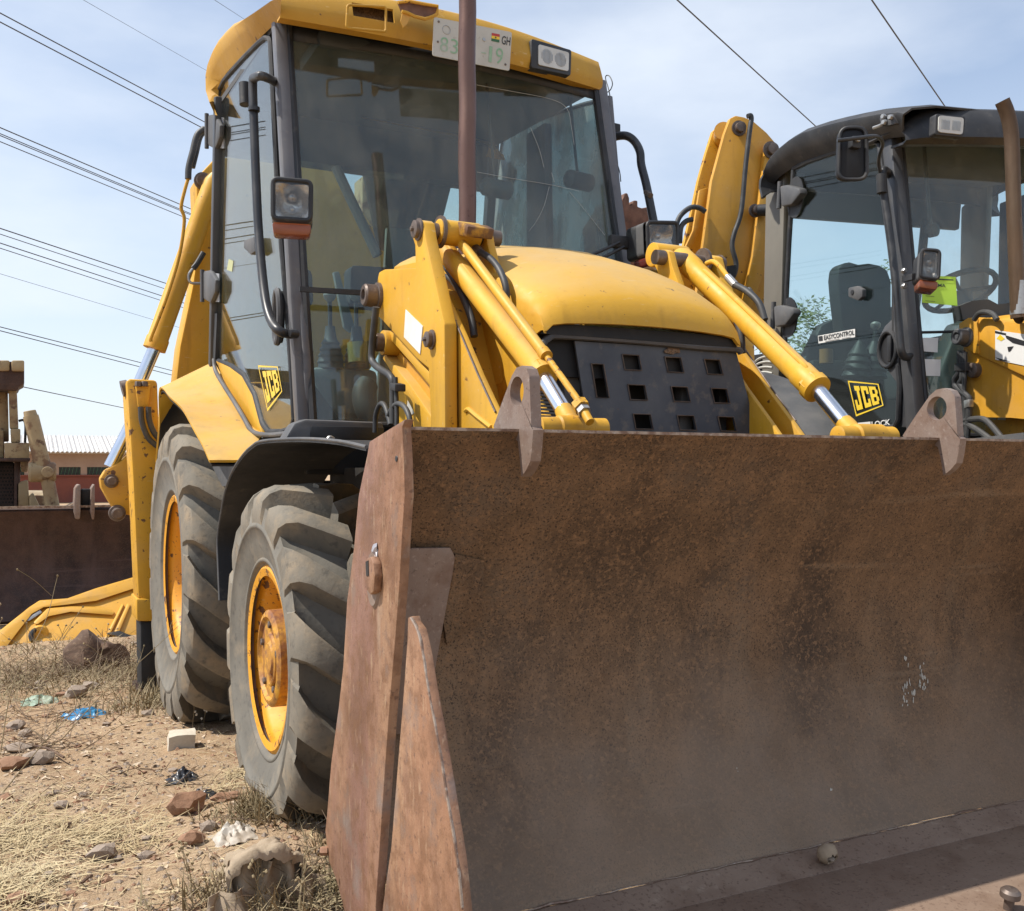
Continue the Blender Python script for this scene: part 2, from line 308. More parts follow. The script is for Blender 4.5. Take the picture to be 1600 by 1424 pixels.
def lathe(bm, prof, org, axis, seg=32, cap=True, close=False):
    org = Vector(org); ax = Vector(axis).normalized(); a, b = frame_of(ax); rings = []
    for h, r in prof:
        rings.append([bm.verts.new(org+ax*h+(a*math.cos(k*2*math.pi/seg)+b*math.sin(k*2*math.pi/seg))*max(r, 1e-4)) for k in range(seg)])
    n = len(rings)
    for i in range(n if close else n-1):
        q, s = rings[i], rings[(i+1) % n]
        for k in range(seg): face(bm, (q[k], q[(k+1) % seg], s[(k+1) % seg], s[k]))
    if cap and not close: face(bm, rings[0][::-1]); face(bm, rings[-1])
    return bm
def smooth_path(pts, n=6):
    pts = [Vector(p) for p in pts]
    if len(pts) < 3: return pts
    out = []; P = [pts[0]*2-pts[1]]+pts+[pts[-1]*2-pts[-2]]
    for i in range(1, len(P)-2):
        p0, p1, p2, p3 = P[i-1:i+3]
        for k in range(n):
            t = k/n; out.append(.5*((2*p1)+(p2-p0)*t+(2*p0-5*p1+4*p2-p3)*t*t+(3*p1-p0-3*p2+p3)*t**3))
    out.append(pts[-1]); return out
def tube(bm, pts, r, seg=10, n=6, rad=None, cap=True):
    P = smooth_path(pts, n) if n > 1 else [Vector(p) for p in pts]
    d0 = (P[1]-P[0]).normalized(); a, b = frame_of(d0); rings = []
    for i, p in enumerate(P):
        d = ((P[min(i+1, len(P)-1)]-P[max(i-1, 0)])).normalized()
        a = (a-d*a.dot(d)).normalized(); b = a.cross(d)
        rr = r if rad is None else rad(i/(len(P)-1))
        rings.append([bm.verts.new(p+(a*math.cos(k*2*math.pi/seg)+b*math.sin(k*2*math.pi/seg))*rr) for k in range(seg)])
    for i in range(len(rings)-1):
        for k in range(seg): face(bm, (rings[i][k], rings[i][(k+1) % seg], rings[i+1][(k+1) % seg], rings[i+1][k]))
    if cap: face(bm, rings[0][::-1]); face(bm, rings[-1])
    return bm
def grid(bm, rows, thick=0, closed=False):
    vv = [[bm.verts.new(Vector(p)) for p in r] for r in rows]
    for i in range(len(vv)-1):
        n = len(vv[i])
        for k in range(n if closed else n-1): face(bm, (vv[i][k], vv[i][(k+1) % n], vv[i+1][(k+1) % n], vv[i+1][k]))
    if thick:
        bmesh.ops.recalc_face_normals(bm, faces=bm.faces[:])
        bmesh.ops.solidify(bm, geom=bm.faces[:], thickness=thick)
    return bm
def loft(bm, rings, cap=True):
    grid(bm, rings, closed=True)
    if cap:
        bm.verts.ensure_lookup_table(); n = len(rings[0]); N_ = len(bm.verts); face(bm, [bm.verts[N_-len(rings)*n+k] for k in range(n)][::-1])
        face(bm, [bm.verts[N_-n+k] for k in range(n)])
    return bm
def lerp(a, b, t): return Vector(a)*(1-t)+Vector(b)*t
def bil(q, s, t):
    """q: TL, TR, BR, BL"""
    return lerp(lerp(q[0], q[1], s), lerp(q[3], q[2], s), t)
def holed_plate(bm, q, holes, thick, nsub=1):
    """plate over the quad q with true rectangular openings (s0,t0,s1,t1)"""
    S = sorted({0, 1, *[h[0] for h in holes], *[h[2] for h in holes]}); T = sorted({0, 1, *[h[1] for h in holes], *[h[3] for h in holes]})
    nv = {}
    nrm = (Vector(q[1])-Vector(q[0])).cross(Vector(q[3])-Vector(q[0])).normalized()*thick
    def vert(i, j, k):
        if (i, j, k) not in nv: nv[(i, j, k)] = bm.verts.new(bil(q, S[i], T[j])+(nrm if k else Vector()))
        return nv[(i, j, k)]
    def solid(i, j):
        if not (0 <= i < len(S)-1 and 0 <= j < len(T)-1): return False
        a, b = (S[i]+S[i+1])/2, (T[j]+T[j+1])/2
        return not any(h[0] < a < h[2] and h[1] < b < h[3] for h in holes)
    for i in range(len(S)-1):
        for j in range(len(T)-1):
            if not solid(i, j): continue
            for k in (0, 1): face(bm, [vert(i, j, k), vert(i+1, j, k), vert(i+1, j+1, k), vert(i, j+1, k)])
            for (di, dj, e) in ((-1, 0, ((i, j), (i, j+1))), (1, 0, ((i+1, j), (i+1, j+1))), (0, -1, ((i, j), (i+1, j))), (0, 1, ((i, j+1), (i+1, j+1)))):
                if not solid(i+di, j+dj): face(bm, [vert(*e[0], 0), vert(*e[1], 0), vert(*e[1], 1), vert(*e[0], 1)])
    return bm
def plate_hole(bm, outline, c, r, off, seg=20):
    """plate with one round hole: outline (list of points round c) bridged to a circle"""
    c = Vector(c); off = Vector(off); nrm = off.normalized(); n = len(outline); outs = []
    # resample the outline to seg points by angle
    a, b = frame_of(nrm)
    P = [Vector(p) for p in outline]
    pts = []
    for i in range(n):
        for k in range(4): pts.append(lerp(P[i], P[(i+1) % n], k/4))
    m = len(pts); A0 = [bm.verts.new(p) for p in pts]; A1 = [bm.verts.new(p+off) for p in pts]; B0 = []; B1 = []
    for p in pts:
        d = (p-c); d -= nrm*d.dot(nrm); q = c+d.normalized()*r; q += nrm*(p-c).dot(nrm); B0.append(bm.verts.new(q)); B1.append(bm.verts.new(q+off))
    for i in range(m):
        j = (i+1) % m
        face(bm, (A0[i], A0[j], B0[j], B0[i])); face(bm, (A1[i], B1[i], B1[j], A1[j])); face(bm, (A0[i], A1[i], A1[j], A0[j])); face(bm, (B0[i], B0[j], B1[j], B1[i]))
    return bm
def text_bm(body, q, depth=.0012, bold=0.0, res=3):
    """lettering laid into the quad q (TL,TR,BR,BL), raised by depth"""
    cu = bpy.data.curves.new('t', 'FONT'); cu.body = body; cu.size = 1; cu.resolution_u = res; cu.offset = bold
    ob = bpy.data.objects.new('t', cu); C.objects.link(ob); bpy.context.view_layer.update()
    me = bpy.data.meshes.new_from_object(ob.evaluated_get(bpy.context.evaluated_depsgraph_get()))
    bpy.data.objects.remove(ob); bm = NB(); bm.from_mesh(me); bpy.data.meshes.remove(me)
    xs = [v.co.x for v in bm.verts]; ys = [v.co.y for v in bm.verts]; x0, x1, y0, y1 = min(xs), max(xs), min(ys), max(ys)
    q = [Vector(p) for p in q]; nr = (q[1]-q[0]).cross(q[3]-q[0]).normalized()
    if nr.dot(Vector((0, 0, H))-q[0]) < 0: nr = -nr
    for v in bm.verts: v.co = bil(q, (v.co.x-x0)/(x1-x0), 1-(v.co.y-y0)/(y1-y0))+nr*depth
    return bm
def rects_bm(rects, q, depth, bm=None):
    bm = bm or NB(); q = [Vector(p) for p in q]; nr = (q[1]-q[0]).cross(q[3]-q[0]).normalized()
    if nr.dot(Vector((0, 0, H))-q[0]) < 0: nr = -nr
    for (a, b, c, d) in rects:
        face(bm, [bm.verts.new(bil(q, s, 1-t)+nr*depth) for s, t in ((a, b), (c, b), (c, d), (a, d))])
    return bm
J_ = [(.30, .80, 1, 1), (.52, .20, .84, .80), (.0, .0, .84, .20), (.0, .20, .30, .42)]
C_ = [(0, 0, .34, 1), (.34, .80, 1, 1), (.34, 0, 1, .20), (.68, .62, 1, .80), (.68, .20, 1, .38)]
B_ = [(0, 0, .34, 1), (.34, .82, .88, 1), (.34, .41, .88, .59), (.34, 0, .88, .18), (.68, .59, 1, .82), (.68, .18, 1, .41)]
def logo(q, bold=.03):
    q = [Vector(p) for p in q]; out = NB()
    def sub(s0, t0, s1, t1): return [bil(q, s0, t0), bil(q, s1, t0), bil(q, s1, t1), bil(q, s0, t1)]
    rects = [(0, 0, 1, .045), (0, .955, 1, 1), (0, .045, .035, .955), (.965, .045, 1, .955)]
    rects_bm(rects, q, .002, out)
    for rr, (s0, s1) in ((J_, (.09, .345)), (C_, (.385, .615)), (B_, (.655, .91))): rects_bm(rr, sub(s0, .14, s1, .86), .002, out)
    return out
def rquad(q, r, n=4):
    """rounded outline of the quad q"""
    q = [Vector(p) for p in q]; out = []
    for i in range(4):
        p, a, b = q[i], q[i-1], q[(i+1) % 4]; da = (a-p).normalized()*r; db = (b-p).normalized()*r
        for k in range(n+1):
            t = k/n; out.append((p+da)*(1-t)**2+p*2*t*(1-t)+(p+db)*t*t)
    return out
def bolt(bm, p, d, r, h):
    p = Vector(p); d = Vector(d).normalized(); return lathe(bm, [(0, r), (h*.8, r), (h, r*.8)], p, d, 6)
def blob(bm, c, sx, sy, sz, sub=2, amp=.25, fr=2.0, seed=0, flat=True):
    r = bmesh.ops.create_icosphere(bm, subdivisions=sub, radius=1); c = Vector(c); o = Vector((seed*3.1, seed*1.7, seed*.9))
    for v in r['verts']:
        p = v.co.copy(); k = 1+amp*noise.noise(p*fr+o)*1.6+amp*.5*noise.noise(p*fr*2.7+o)
        v.co = Vector((p.x*sx*k, p.y*sy*k, p.z*sz*k))+c
    return bm
# ---- tyre with true lugs
def tyre(bm, cx, cy, cz, Rr, rim, wd, nl, out=-1, seg=72):
    h = Rr-rim
    prof = [(-.36, rim-.012), (-.40, rim+.012), (-.42, rim+.06*h), (-.432, rim+.07*h), (-.436, rim+.10*h), (-.428, rim+.115*h), (-.472, rim+.30*h), (-.497, rim+.47*h), (-.505, rim+.48*h), (-.507, rim+.51*h), (-.50, rim+.52*h), (-.47, rim+.74*h), (-.40, Rr-.086), (-.2, Rr-.08), (0, Rr-.078)]
    prof = prof+[(-a, r) for a, r in prof[-2::-1]]
    lathe(bm, [(a*wd, r) for a, r in prof], (cx, cy, cz), (1, 0, 0), seg, cap=False)
    n0 = len(bm.verts)
    return bm
def lugs(bm, cx, cy, cz, Rr, rim, wd, nl, k=1.0, turn=.30):
    h = Rr-rim
    top = [(.505, Rr-.36*h, .0), (.49, Rr-.17*h, .02), (.44, Rr-.022, .07), (.36, Rr-.004, .13), (.20, Rr, .23), (-.02, Rr+.001, .34)]
    low = [(.497, Rr-.46*h), (.455, Rr-.28*h), (.395, Rr-.10), (.34, Rr-.092), (.20, Rr-.088), (-.01, Rr-.086)]
    for side in (-1, 1):
        for i in range(nl):
            th0 = 2*math.pi*(i+(.5 if side > 0 else 0))/nl; rings = []
            jit = random.uniform(-.006, .006)
            for j, ((x, r, a), (x2, r2)) in enumerate(zip(top, low)):
                hw = (.080, .076, .060, .049, .042, .038)[j]*Rr/.6; sl = hw+.016
                th = th0+(a*turn/.34)*k+jit
                def P(xx, rr, t): return Vector((cx+side*xx*wd, cy+rr*math.sin(t), cz+rr*math.cos(t)))
                rings.append([P(x2, r2, th-sl/Rr), P(x, r-.004, th-hw/Rr), P(x, r, th-hw*.75/Rr), P(x, r, th+hw*.75/Rr), P(x, r-.004, th+hw/Rr), P(x2, r2, th+sl/Rr)])
            loft(bm, rings)
    return bm
def squash(bm, zg, cx, soft=.07, bulge=.10):
    for v in bm.verts:
        if v.co.z < zg+soft:
            d = zg+soft-v.co.z; nz_ = zg+soft-soft*(1-math.exp(-d/soft)) if d > 0 else v.co.z
            v.co.x += (v.co.x-cx)*bulge*(nz_-v.co.z)/.2; v.co.z = nz_
def solo(bm, name, m, label, cat, loc=None, group=None, smooth=35, kind=None, frame=F1, bevel=0):
    if loc is None:
        n = len(bm.verts); cc = sum((v.co for v in bm.verts), Vector())/n; loc = Vector((cc.x, cc.y, min(v.co.z for v in bm.verts)))
    loc = Vector(loc)
    for v in bm.verts: v.co -= loc
    o = build(bm, name, m, None, smooth=smooth, bevel=bevel); o.location = frame.W @ loc; o.rotation_euler = (0, 0, frame.rot)
    if kind: o['kind'] = kind
    else: tag(o, label, cat, group)
    return o
# ------------------------------------------------------------------ ground
def fbm(x, y, s):
    return noise.fractal(Vector((x*s, y*s, 3.3)), 1.0, 2.0, 5)
def ground_h(x, y):
    d = math.hypot(x, y); k = 1/(1+(d/14)**2)
    return gz(x, y)+.062*math.exp(-((x-.95)**2+(y-3.35)**2)/.30)+k*(.022*fbm(x, y, .9)+.012*fbm(x+9, y, 4.2)+.006*fbm(x, y+5, 13)+.004*max(0, fbm(x+3, y, 31)))
def make_ground():
    rr = [0.9*(1.0105**i) for i in range(312)]; rr += [rr[-1]*1.16**(i+1) for i in range(28)]
    ang = [R(-62)+R(36)*i/50 for i in range(50)]+[R(-26)+R(36)*i/300 for i in range(300)]+[R(10)+R(52)*i/80 for i in range(81)]
    bm = NB(); rows = []
    for r in rr:
        rows.append([(r*math.sin(a+YAW*.4), r*math.cos(a+YAW*.4), ground_h(r*math.sin(a+YAW*.4), r*math.cos(a+YAW*.4))) for a in ang])
    grid(bm, rows)
    o = build(bm, 'ground', SOIL, smooth=180); o['kind'] = 'structure'
    # the rest of the yard behind and beside the camera
    bm = NB(); big = 1500
    a0 = [Vector((big*math.sin(t), big*math.cos(t), -.27)) for t in [2*math.pi*i/48 for i in range(48)]]
    face(bm, [bm.verts.new(p) for p in a0]); o = build(bm, 'yard_ground', SOIL, smooth=180); o['kind'] = 'structure'
make_ground()

# ================================================================== MACHINE ONE
XC = 1.85
M1 = Thing('backhoe_loader', (1.85, 4.4, 0), 'yellow backhoe loader with yellow cab roof and wide rusty bucket in the foreground', 'backhoe loader', 'backhoe loaders parked in the yard')

# ---- chassis (mostly hidden behind the bucket)
bm = NB(); box(bm, (1.42, 2.85, .42), (2.28, 6.35, 1.0)); chassis = build(bm, 'chassis', BLACK, M1, bevel=.02)
bm = NB(); box(bm, (1.22, 2.72, .8), (1.30, 4.2, 1.16)); build(bm, 'chassis_gap_panel', BLACK, M1)  # black panel added to block the bright gap between mudguard and bucket
bm = NB(); box(bm, (1.52, 2.90, 1.0), (2.18, 3.86, 1.50)); build(bm, 'engine_block', BLACK, M1, bevel=.03)
bm = NB(); box(bm, (1.06, 3.99, 1.13), (2.64, 5.80, 1.31)); build(bm, 'cab_floor', BLACK, M1, bevel=.015)
for yy, zz, xr in ((3.417, .5, .10), (5.44, .61, .12)):
    bm = NB(); cyl(bm, (1.0, yy, zz), (2.7, yy, zz), xr); build(bm, 'axle', BLACK, M1)
bm = NB(); box(bm, (1.12, 4.25, .45), (1.42, 4.75, 1.10)); build(bm, 'fuel_tank', BLACK, M1, bevel=.03)

# ---- wheels
def wheel(cx_out, cy_, cz_, Rr, rim, wd, nl, hub, mir=None):
    cx_ = cx_out+wd/2; zg = ground_h(cx_, cy_) - .005
    bm = NB(); tyre(bm, cx_, cy_, cz_, Rr, rim, wd, nl); squash(bm, zg, cx_)
    ty = build(bm, 'wheel', RUB, M1, smooth=50, mirror=mir)
    bm = NB(); lugs(bm, cx_, cy_, cz_, Rr, rim, wd, nl, k=-1.0); squash(bm, zg, cx_)
    build(bm, 'tread_lugs', LUGM, ty, smooth=30, bevel=0, mirror=mir, kind='stuff')
    # rim: flange, barrel and dish; outer side at -x
    x0 = cx_-wd*.37; bm = NB()
    if hub:
        prof = [(-.012, rim-.03), (-.018, rim-.004), (-.006, rim+.012), (.006, rim+.006), (.018, rim-.018), (.03, rim-.034), (.10, rim-.052), (.165, rim-.07), (.175, rim-.10), (.165, rim-.15), (.14, .125), (.14, .03)]
    else:
        prof = [(-.012, rim-.03), (-.018, rim-.004), (-.006, rim+.012), (.006, rim+.006), (.02, rim-.02), (.04, rim-.04), (.14, rim-.055), (.20, rim-.075), (.21, rim-.12), (.17, rim-.2), (.16, .12), (.12, .11), (.115, .02)]
    lathe(bm, prof, (x0, cy_, cz_), (1, 0, 0), 64, cap=False)
    rm = build(bm, 'rim', RIMY, ty, smooth=40, mirror=mir)
    if hub:
        bm = NB(); lathe(bm, [(.16, .168), (-.006, .165), (-.014, .155), (-.016, .142), (-.004, .134), (-.002, .06), (-.012, .05), (-.014, .002)], (x0+.0, cy_, cz_), (1, 0, 0), 48, cap=False)
        build(bm, 'hub', mat('rusty_yellow_hub', (.50, .235, .03), [((.62, .32, .03), 3, .4, .65, .8), ((.24, .09, .035), 10, .44, .62, .9), ((.13, .05, .028), 30, .5, .64, .7), ((.40, .27, .16), 6, .55, .75, .5)], rough=.6, bump=.5, bscale=50), ty, mirror=mir)
        bm = NB()
        tube(bm, [(x0-.006, cy_+.10*math.cos(t), cz_+.085*math.sin(t)) for t in [R(100+26*k) for k in range(7)]]+[(x0-.006, cy_-.01, cz_-.02), (x0-.006, cy_+.03, cz_+.02)], .010, 8, 3)
        build(bm, 'hub_rib', bpy.data.materials['rusty_yellow_hub'], ty, mirror=mir)
        for a in range(5):
            t = R(72*a+20); bm = NB(); bolt(bm, (x0-.001, cy_+.115*math.cos(t), cz_+.115*math.sin(t)), (-1, 0, 0), .013, .012); build(bm, 'hub_bolt', PIN, ty, mirror=mir)
    else:
        for a in range(8):
            t = R(45*a); bm = NB(); bolt(bm, (x0+.165, cy_+.16*math.cos(t), cz_+.16*math.sin(t)), (-1, 0, 0), .018, .03); build(bm, 'wheel_nut', PIN, ty, mirror=mir)
    return ty
for mir in (None, XC):
    wheel(.735, 3.417, .505, .60, .312, .40, 15, True, mir)
    wheel(.70, 5.44, .607, .79, .41, .46, 17, False, mir)
# raised lettering on the near front tyre's sidewall
def arc_text(body, c, r, a0, a1, hgt, x):
    bm = NB(); n = len(body)
    for i, ch in enumerate(body):
        if ch == ' ': continue
        t = a0+(a1-a0)*i/(n-1); dv = Vector((0, math.cos(t), math.sin(t))); tv = Vector((0, math.sin(t), -math.cos(t)))
        w_ = hgt*.62; c0 = Vector((x, c[1], c[2]))+dv*r
        b2 = text_bm(ch, [c0-tv*w_/2+dv*hgt, c0+tv*w_/2+dv*hgt, c0+tv*w_/2, c0-tv*w_/2], .0)
        r_ = bmesh.ops.extrude_face_region(b2, geom=b2.faces[:]); bmesh.ops.translate(b2, vec=(-.008, 0, 0), verts=[v for v in r_['geom'] if isinstance(v, bmesh.types.BMVert)])
        me = bpy.data.meshes.new('t'); b2.to_mesh(me); b2.free(); bm.from_mesh(me); bpy.data.meshes.remove(me)
    return bm

# ---- mudguards
def fender_sheet(outer, inner, thick, name, m, lip=None):
    bm = NB(); rows = []
    for o_, i_ in zip(outer, inner): rows.append([lerp(o_, i_, k/5) for k in range(6)])
    grid(bm, rows, thick=thick)
    return bm
o_px = [(248, 611), (254, 607), (264, 619), (276, 629), (287, 641), (304, 672), (315, 692), (327, 719)]
Xo = .74
of = [(.74, 6.20, 1.20), (.74, 6.05, 1.42)]
of = [Vector(p) for p in of]+[V(u, v, X=Xo) for u, v in o_px]
inf = [Vector((1.02, 6.35, 1.50)), Vector((1.02, 6.15, 1.66)), V(333, 566, X=1.02), V(340, 575, X=1.02), V(352, 597, X=1.02), V(365, 618, X=1.02), V(380, 641, X=1.02), V(395, 665, X=1.02), V(409, 680, X=1.01), V(374, 719, X=.86)]
of = smooth_path(of, 4); inf = smooth_path(inf, 4)
for mir in (None, XC):
    bm = fender_sheet(of, inf, .012, '', YEL); rf = build(bm, 'rear_fender', YEL, M1, smooth=40, mirror=mir)
    bm = fender_sheet([p+Vector((.010, .004, -.022)) for p in of], [p+Vector((0, .004, -.022)) for p in inf], .006, '', BLACK); build(bm, 'fender_dark_underside', BLACK, rf, smooth=40, mirror=mir)  # black sheet added so the gap under the fender looks dark
# black inner skirt below the yellow fender's front end
bm = NB(); prism(bm, PL([(327, 720), (374, 720), (352, 760), (347, 760)], X=.86), (.02, 0, 0)); build(bm, 'fender_skirt', GRYP, M1)
ff_px = [(343, 939), (341, 890), (340, 841), (346, 799), (352, 768), (361, 742), (371, 724), (383, 708), (394, 698), (406, 691), (440, 687.5), (483, 687), (530, 691), (572, 700)]
fo = [V(u, v, X=.775) for u, v in ff_px]
fi = [Vector((1.17, p.y, p.z)) for p in fo]
for mir in (None, XC):
    bm = fender_sheet(smooth_path(fo, 3), smooth_path(fi, 3), .008, '', BLKP); fr_ = build(bm, 'front_mudguard', BLKP, M1, smooth=40, mirror=mir)
    bm = NB(); tube(bm, [p+Vector((.0, -.002, .002)) for p in fo], .005, 8, 4); build(bm, 'mudguard_lip', GRYP, fr_, mirror=mir)
bm = NB(); prism(bm, PL([(460, 661), (478, 655), (600, 660), (600, 700), (440, 694)], Y=3.60), (0, .1, 0)); build(bm, 'step_panel', GRYP, M1, bevel=.012)
bm = NB(); prism(bm, PL([(487, 666), (600, 668), (600, 688), (484, 685)], Y=3.592), (0, .006, 0)); build(bm, 'step_recess', BLKP, M1, bevel=.002)
bm = NB(); tube(bm, [V(512, 686, Y=3.57), V(516, 683, Y=3.57), V(522, 686, Y=3.57)], .006); build(bm, 'latch', STEEL, M1)

# ---- cab
FLb, FLt = Vector((1.03, 3.92, 1.335)), Vector((1.005, 4.235, 3.06)); FRb, FRt = Vector((2.68, 3.92, 1.335)), Vector((2.605, 4.235, 3.06))
RLb, RLt = Vector((1.02, 5.86, 1.62)), Vector((.985, 5.48, 3.16)); RRb, RRt = Vector((2.68, 5.86, 1.62)), Vector((2.62, 5.48, 3.16))
for p0, p1 in ((FLb, FLt), (FRb, FRt)):
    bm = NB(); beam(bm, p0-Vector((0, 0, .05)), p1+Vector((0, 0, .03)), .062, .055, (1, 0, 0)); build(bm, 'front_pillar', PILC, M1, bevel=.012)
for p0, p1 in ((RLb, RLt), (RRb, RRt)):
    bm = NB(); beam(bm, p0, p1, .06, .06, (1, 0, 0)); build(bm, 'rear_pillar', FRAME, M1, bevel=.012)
for s, p0, p1 in ((1, RLb, RRb),):
    bm = NB(); beam(bm, p0+Vector((0, 0, -.1)), p1+Vector((0, 0, -.1)), .07, .3); build(bm, 'rear_sill', BLKP, M1, bevel=.01)
# rear header: a deep dark band above the back window
bm = NB(); prism(bm, [RLt+Vector((.03, 0, .02)), RRt+Vector((-.03, 0, .02)), RRt+Vector((-.03, .03, -.30)), RLt+Vector((.03, .03, -.30))], (0, .04, 0)); build(bm, 'rear_header', LINER, M1, bevel=.01)
bm = NB(); prism(bm, [lerp(RLb, RRb, .60)+Vector((0, 0, .9)), lerp(RLb, RRb, .82)+Vector((0, 0, .9)), lerp(RLt, RRt, .84)+Vector((0, .03, -.28)), lerp(RLt, RRt, .50)+Vector((0, .03, -.28)), ], (0, .05, 0)); build(bm, 'rear_post', DARK, M1, bevel=.01)
bm = NB(); prism(bm, [(1.98, 5.80, 1.5), (2.66, 5.80, 1.5), (2.64, 5.62, 2.60), (2.40, 5.62, 2.62), (1.98, 5.62, 2.60)], (0, .04, 0)); build(bm, 'rear_blocker_panel', CONS, M1, bevel=.01)  # grey panel added to block the sky seen through the cab's rear right
bm = NB(); prism(bm, [(2.62, 4.78, 1.4), (2.62, 5.05, 1.4), (2.58, 4.98, 3.05), (2.58, 4.76, 3.05)], (.05, 0, 0)); build(bm, 'right_door_post', FRAME, M1, bevel=.012)
# windscreen: bowed, runs down left of the hood
def front_sheet(fl_b, fl_t, fr_b, fr_t, bow, ins, n=12):
    rows = []
    for j in range(7):
        t = j/6; a = lerp(fl_b, fl_t, t)+Vector((ins, -.012, 0)); b = lerp(fr_b, fr_t, t)+Vector((-ins, -.012, 0))
        rows.append([lerp(a, b, k/n)+Vector((0, -bow*math.sin(math.pi*k/n), 0)) for k in range(n+1)])
    return rows
rows = front_sheet(FLb, FLt, FRb, FRt, .07, .035)
bm = NB(); grid(bm, rows, thick=.005); ws = build(bm, 'windscreen', GLW, M1, smooth=30)
def strip_on(rows, s_idx, wd, dy, name, m, par):
    pts = [Vector(r[s_idx])+Vector((0, -dy, 0)) for r in rows]; b = NB()
    tube(b, pts, wd, 8, 1); return build(b, name, m, par)
for idx in (0, -1): strip_on(rows, idx, .019, .004, 'windscreen_seal', BLKP, ws)
for rI, nm in ((0, 'lower_seal'), (-1, 'upper_seal')):
    b = NB(); tube(b, [Vector(p)+Vector((0, -.005, 0)) for p in rows[rI]], .013, 8, 1); build(b, nm, BLKP, ws)
# dark tinted band printed along the top of the windscreen
b = NB(); rr = [[Vector(p)+Vector((0, -.006, 0))*1 for p in r] for r in rows]
topb = [[lerp(rr[-1][k], rr[-2][k], q)+Vector((0, -.002, 0)) for k in range(13)] for q in (0, .28)]
grid(b, topb, thick=.002); build(b, 'sun_band', BLKP, ws, smooth=180)
bm = NB(); beam(bm, V(468, 452, Y=3.90), V(585, 459, Y=3.86), .016, .02); build(bm, 'windscreen_bar', BLKP, M1)
# fine cracks and scratches in the glass
def crack(pts):
    b = NB(); tube(b, [V(u, v, Y=4.0 if v > 300 else 4.1) for u, v in pts], .0013, 5, 4); return build(b, 'glass_crack', WHITE, ws)
def on_glass(u, v):
    lo, hi = 3.7, 4.4
    for _ in range(30):
        m_ = (lo+hi)/2; p = V(u, v, Y=m_); t = (p.z-1.335)/1.725; q = (p.x-1.03)/1.62
        y = 3.92+.315*t-.012-.07*math.sin(math.pi*min(max(q, 0), 1))-.004
        if m_ < y: lo = m_
        else: hi = m_
    return V(u, v, Y=lo)
for pts in ([(745, 269), (800, 279), (860, 289), (905, 299)], [(745, 133), (800, 143), (860, 155), (886, 170), (893, 200), (897, 226)], [(858, 292), (850, 322), (838, 346), (826, 362)], [(829, 200), (842, 232), (850, 262)], [(862, 270), (866, 285)], [(890, 300), (915, 330), (945, 368)]):
    b = NB(); tube(b, [on_glass(u, v) for u, v in pts], .0011, 5, 4); build(b, 'glass_crack', mat('crack_white', (.42, .43, .42), rough=.6) if 'crack_white' not in bpy.data.materials else bpy.data.materials['crack_white'], ws)
# side doors: bent outline of glass, frame, hinges
XD = 1.0
def cabx(z): return 1.03-.03*(z-1.335)/1.7
def side_pts(px): 
    out = []
    for u, v in px:
        p = V(u, v, X=1.01); p = V(u, v, X=cabx(p.z)-.004); out.append(p)
    return out
door_px = [(343, 140), (350, 126), (380, 92), (405, 67), (415, 59), (421, 61), (423, 68), (433, 276), (440, 380), (449, 484), (457, 599), (460, 655), (456, 670), (440, 675), (419, 675), (410, 662), (398, 617), (381, 586), (362, 572), (334, 561), (333, 540), (338, 300)]
dp = side_pts(door_px)
for mir in (None, XC):
    bm = NB(); prism(bm, dp, (.005, 0, 0)); door = build(bm, 'door', GLS if mir is None else GLD, M1, smooth=30, mirror=mir, label='glass side door')
    bm = NB(); tube(bm, dp+[dp[0]], .013, 8, 1); build(bm, 'door_frame', BLKP, door, mirror=mir)
    # inner sheet-steel cab edge between door and pillar
    bm = NB(); b0 = side_pts([(424, 62), (434, 276), (450, 484), (458, 599), (461, 672), (474, 668), (470, 560), (455, 380), (441, 200), (431, 45)]); prism(bm, [p+Vector((.012, 0, 0)) for p in b0], (.03, 0, 0)); build(bm, 'pillar_cover', PILC, M1, bevel=.006, mirror=mir)
    for cu, cv, sx_, sy_ in ((332, 207, 22, 27), (325, 449, 22, 25)):
        q = PL([(cu-11, cv-sy_), (cu+2, cv-sy_-2), (cu+11, cv-12), (cu+10, cv+8), (cu+3, cv+sy_), (cu-11, cv+sy_-8)], X=.965)
        bm = NB(); prism(bm, q, (.03, 0, 0)); hg = build(bm, 'hinge', GRYP, door, bevel=.012, mirror=mir)
        bm = NB(); pp = PL([(cu-9, cv-sy_-2), (cu-9, cv+sy_-2)], X=.96); cyl(bm, pp[0], pp[1], .012); build(bm, 'hinge_pin', GRYP, door, mirror=mir)
        bm = NB(); prism(bm, PL([(cu+4, cv-sy_+2), (cu+17, cv-sy_+4), (cu+17, cv+sy_-2), (cu+4, cv+sy_-2)], X=.992), (.006, 0, 0)); build(bm, 'hinge_pad', mat('pale_rubber_pad', (.34, .35, .36), rough=.6) if 'pale_rubber_pad' not in bpy.data.materials else bpy.data.materials['pale_rubber_pad'], door, mirror=mir)
    # catch block and oval handle
    bm = NB(); prism(bm, PL([(381, 376), (396, 370), (398, 393), (391, 398), (381, 388)], X=.97), (.04, 0, 0)); build(bm, 'door_catch', GRYP, door, bevel=.004, mirror=mir)
    oc = V(433, 495, X=.985); bm = NB(); rr = [Vector((oc.x, oc.y+.045*math.cos(t), oc.z+.11*math.sin(t))) for t in [2*math.pi*k/24 for k in range(24)]]
    tube(bm, rr+[rr[0]], .014, 8, 1); build(bm, 'handle_surround', GRYP, door, mirror=mir)
    bm = NB(); prism(bm, [p+Vector((.012, 0, 0)) for p in rr], (.01, 0, 0)); build(bm, 'handle_recess', BLKP, door, mirror=mir)
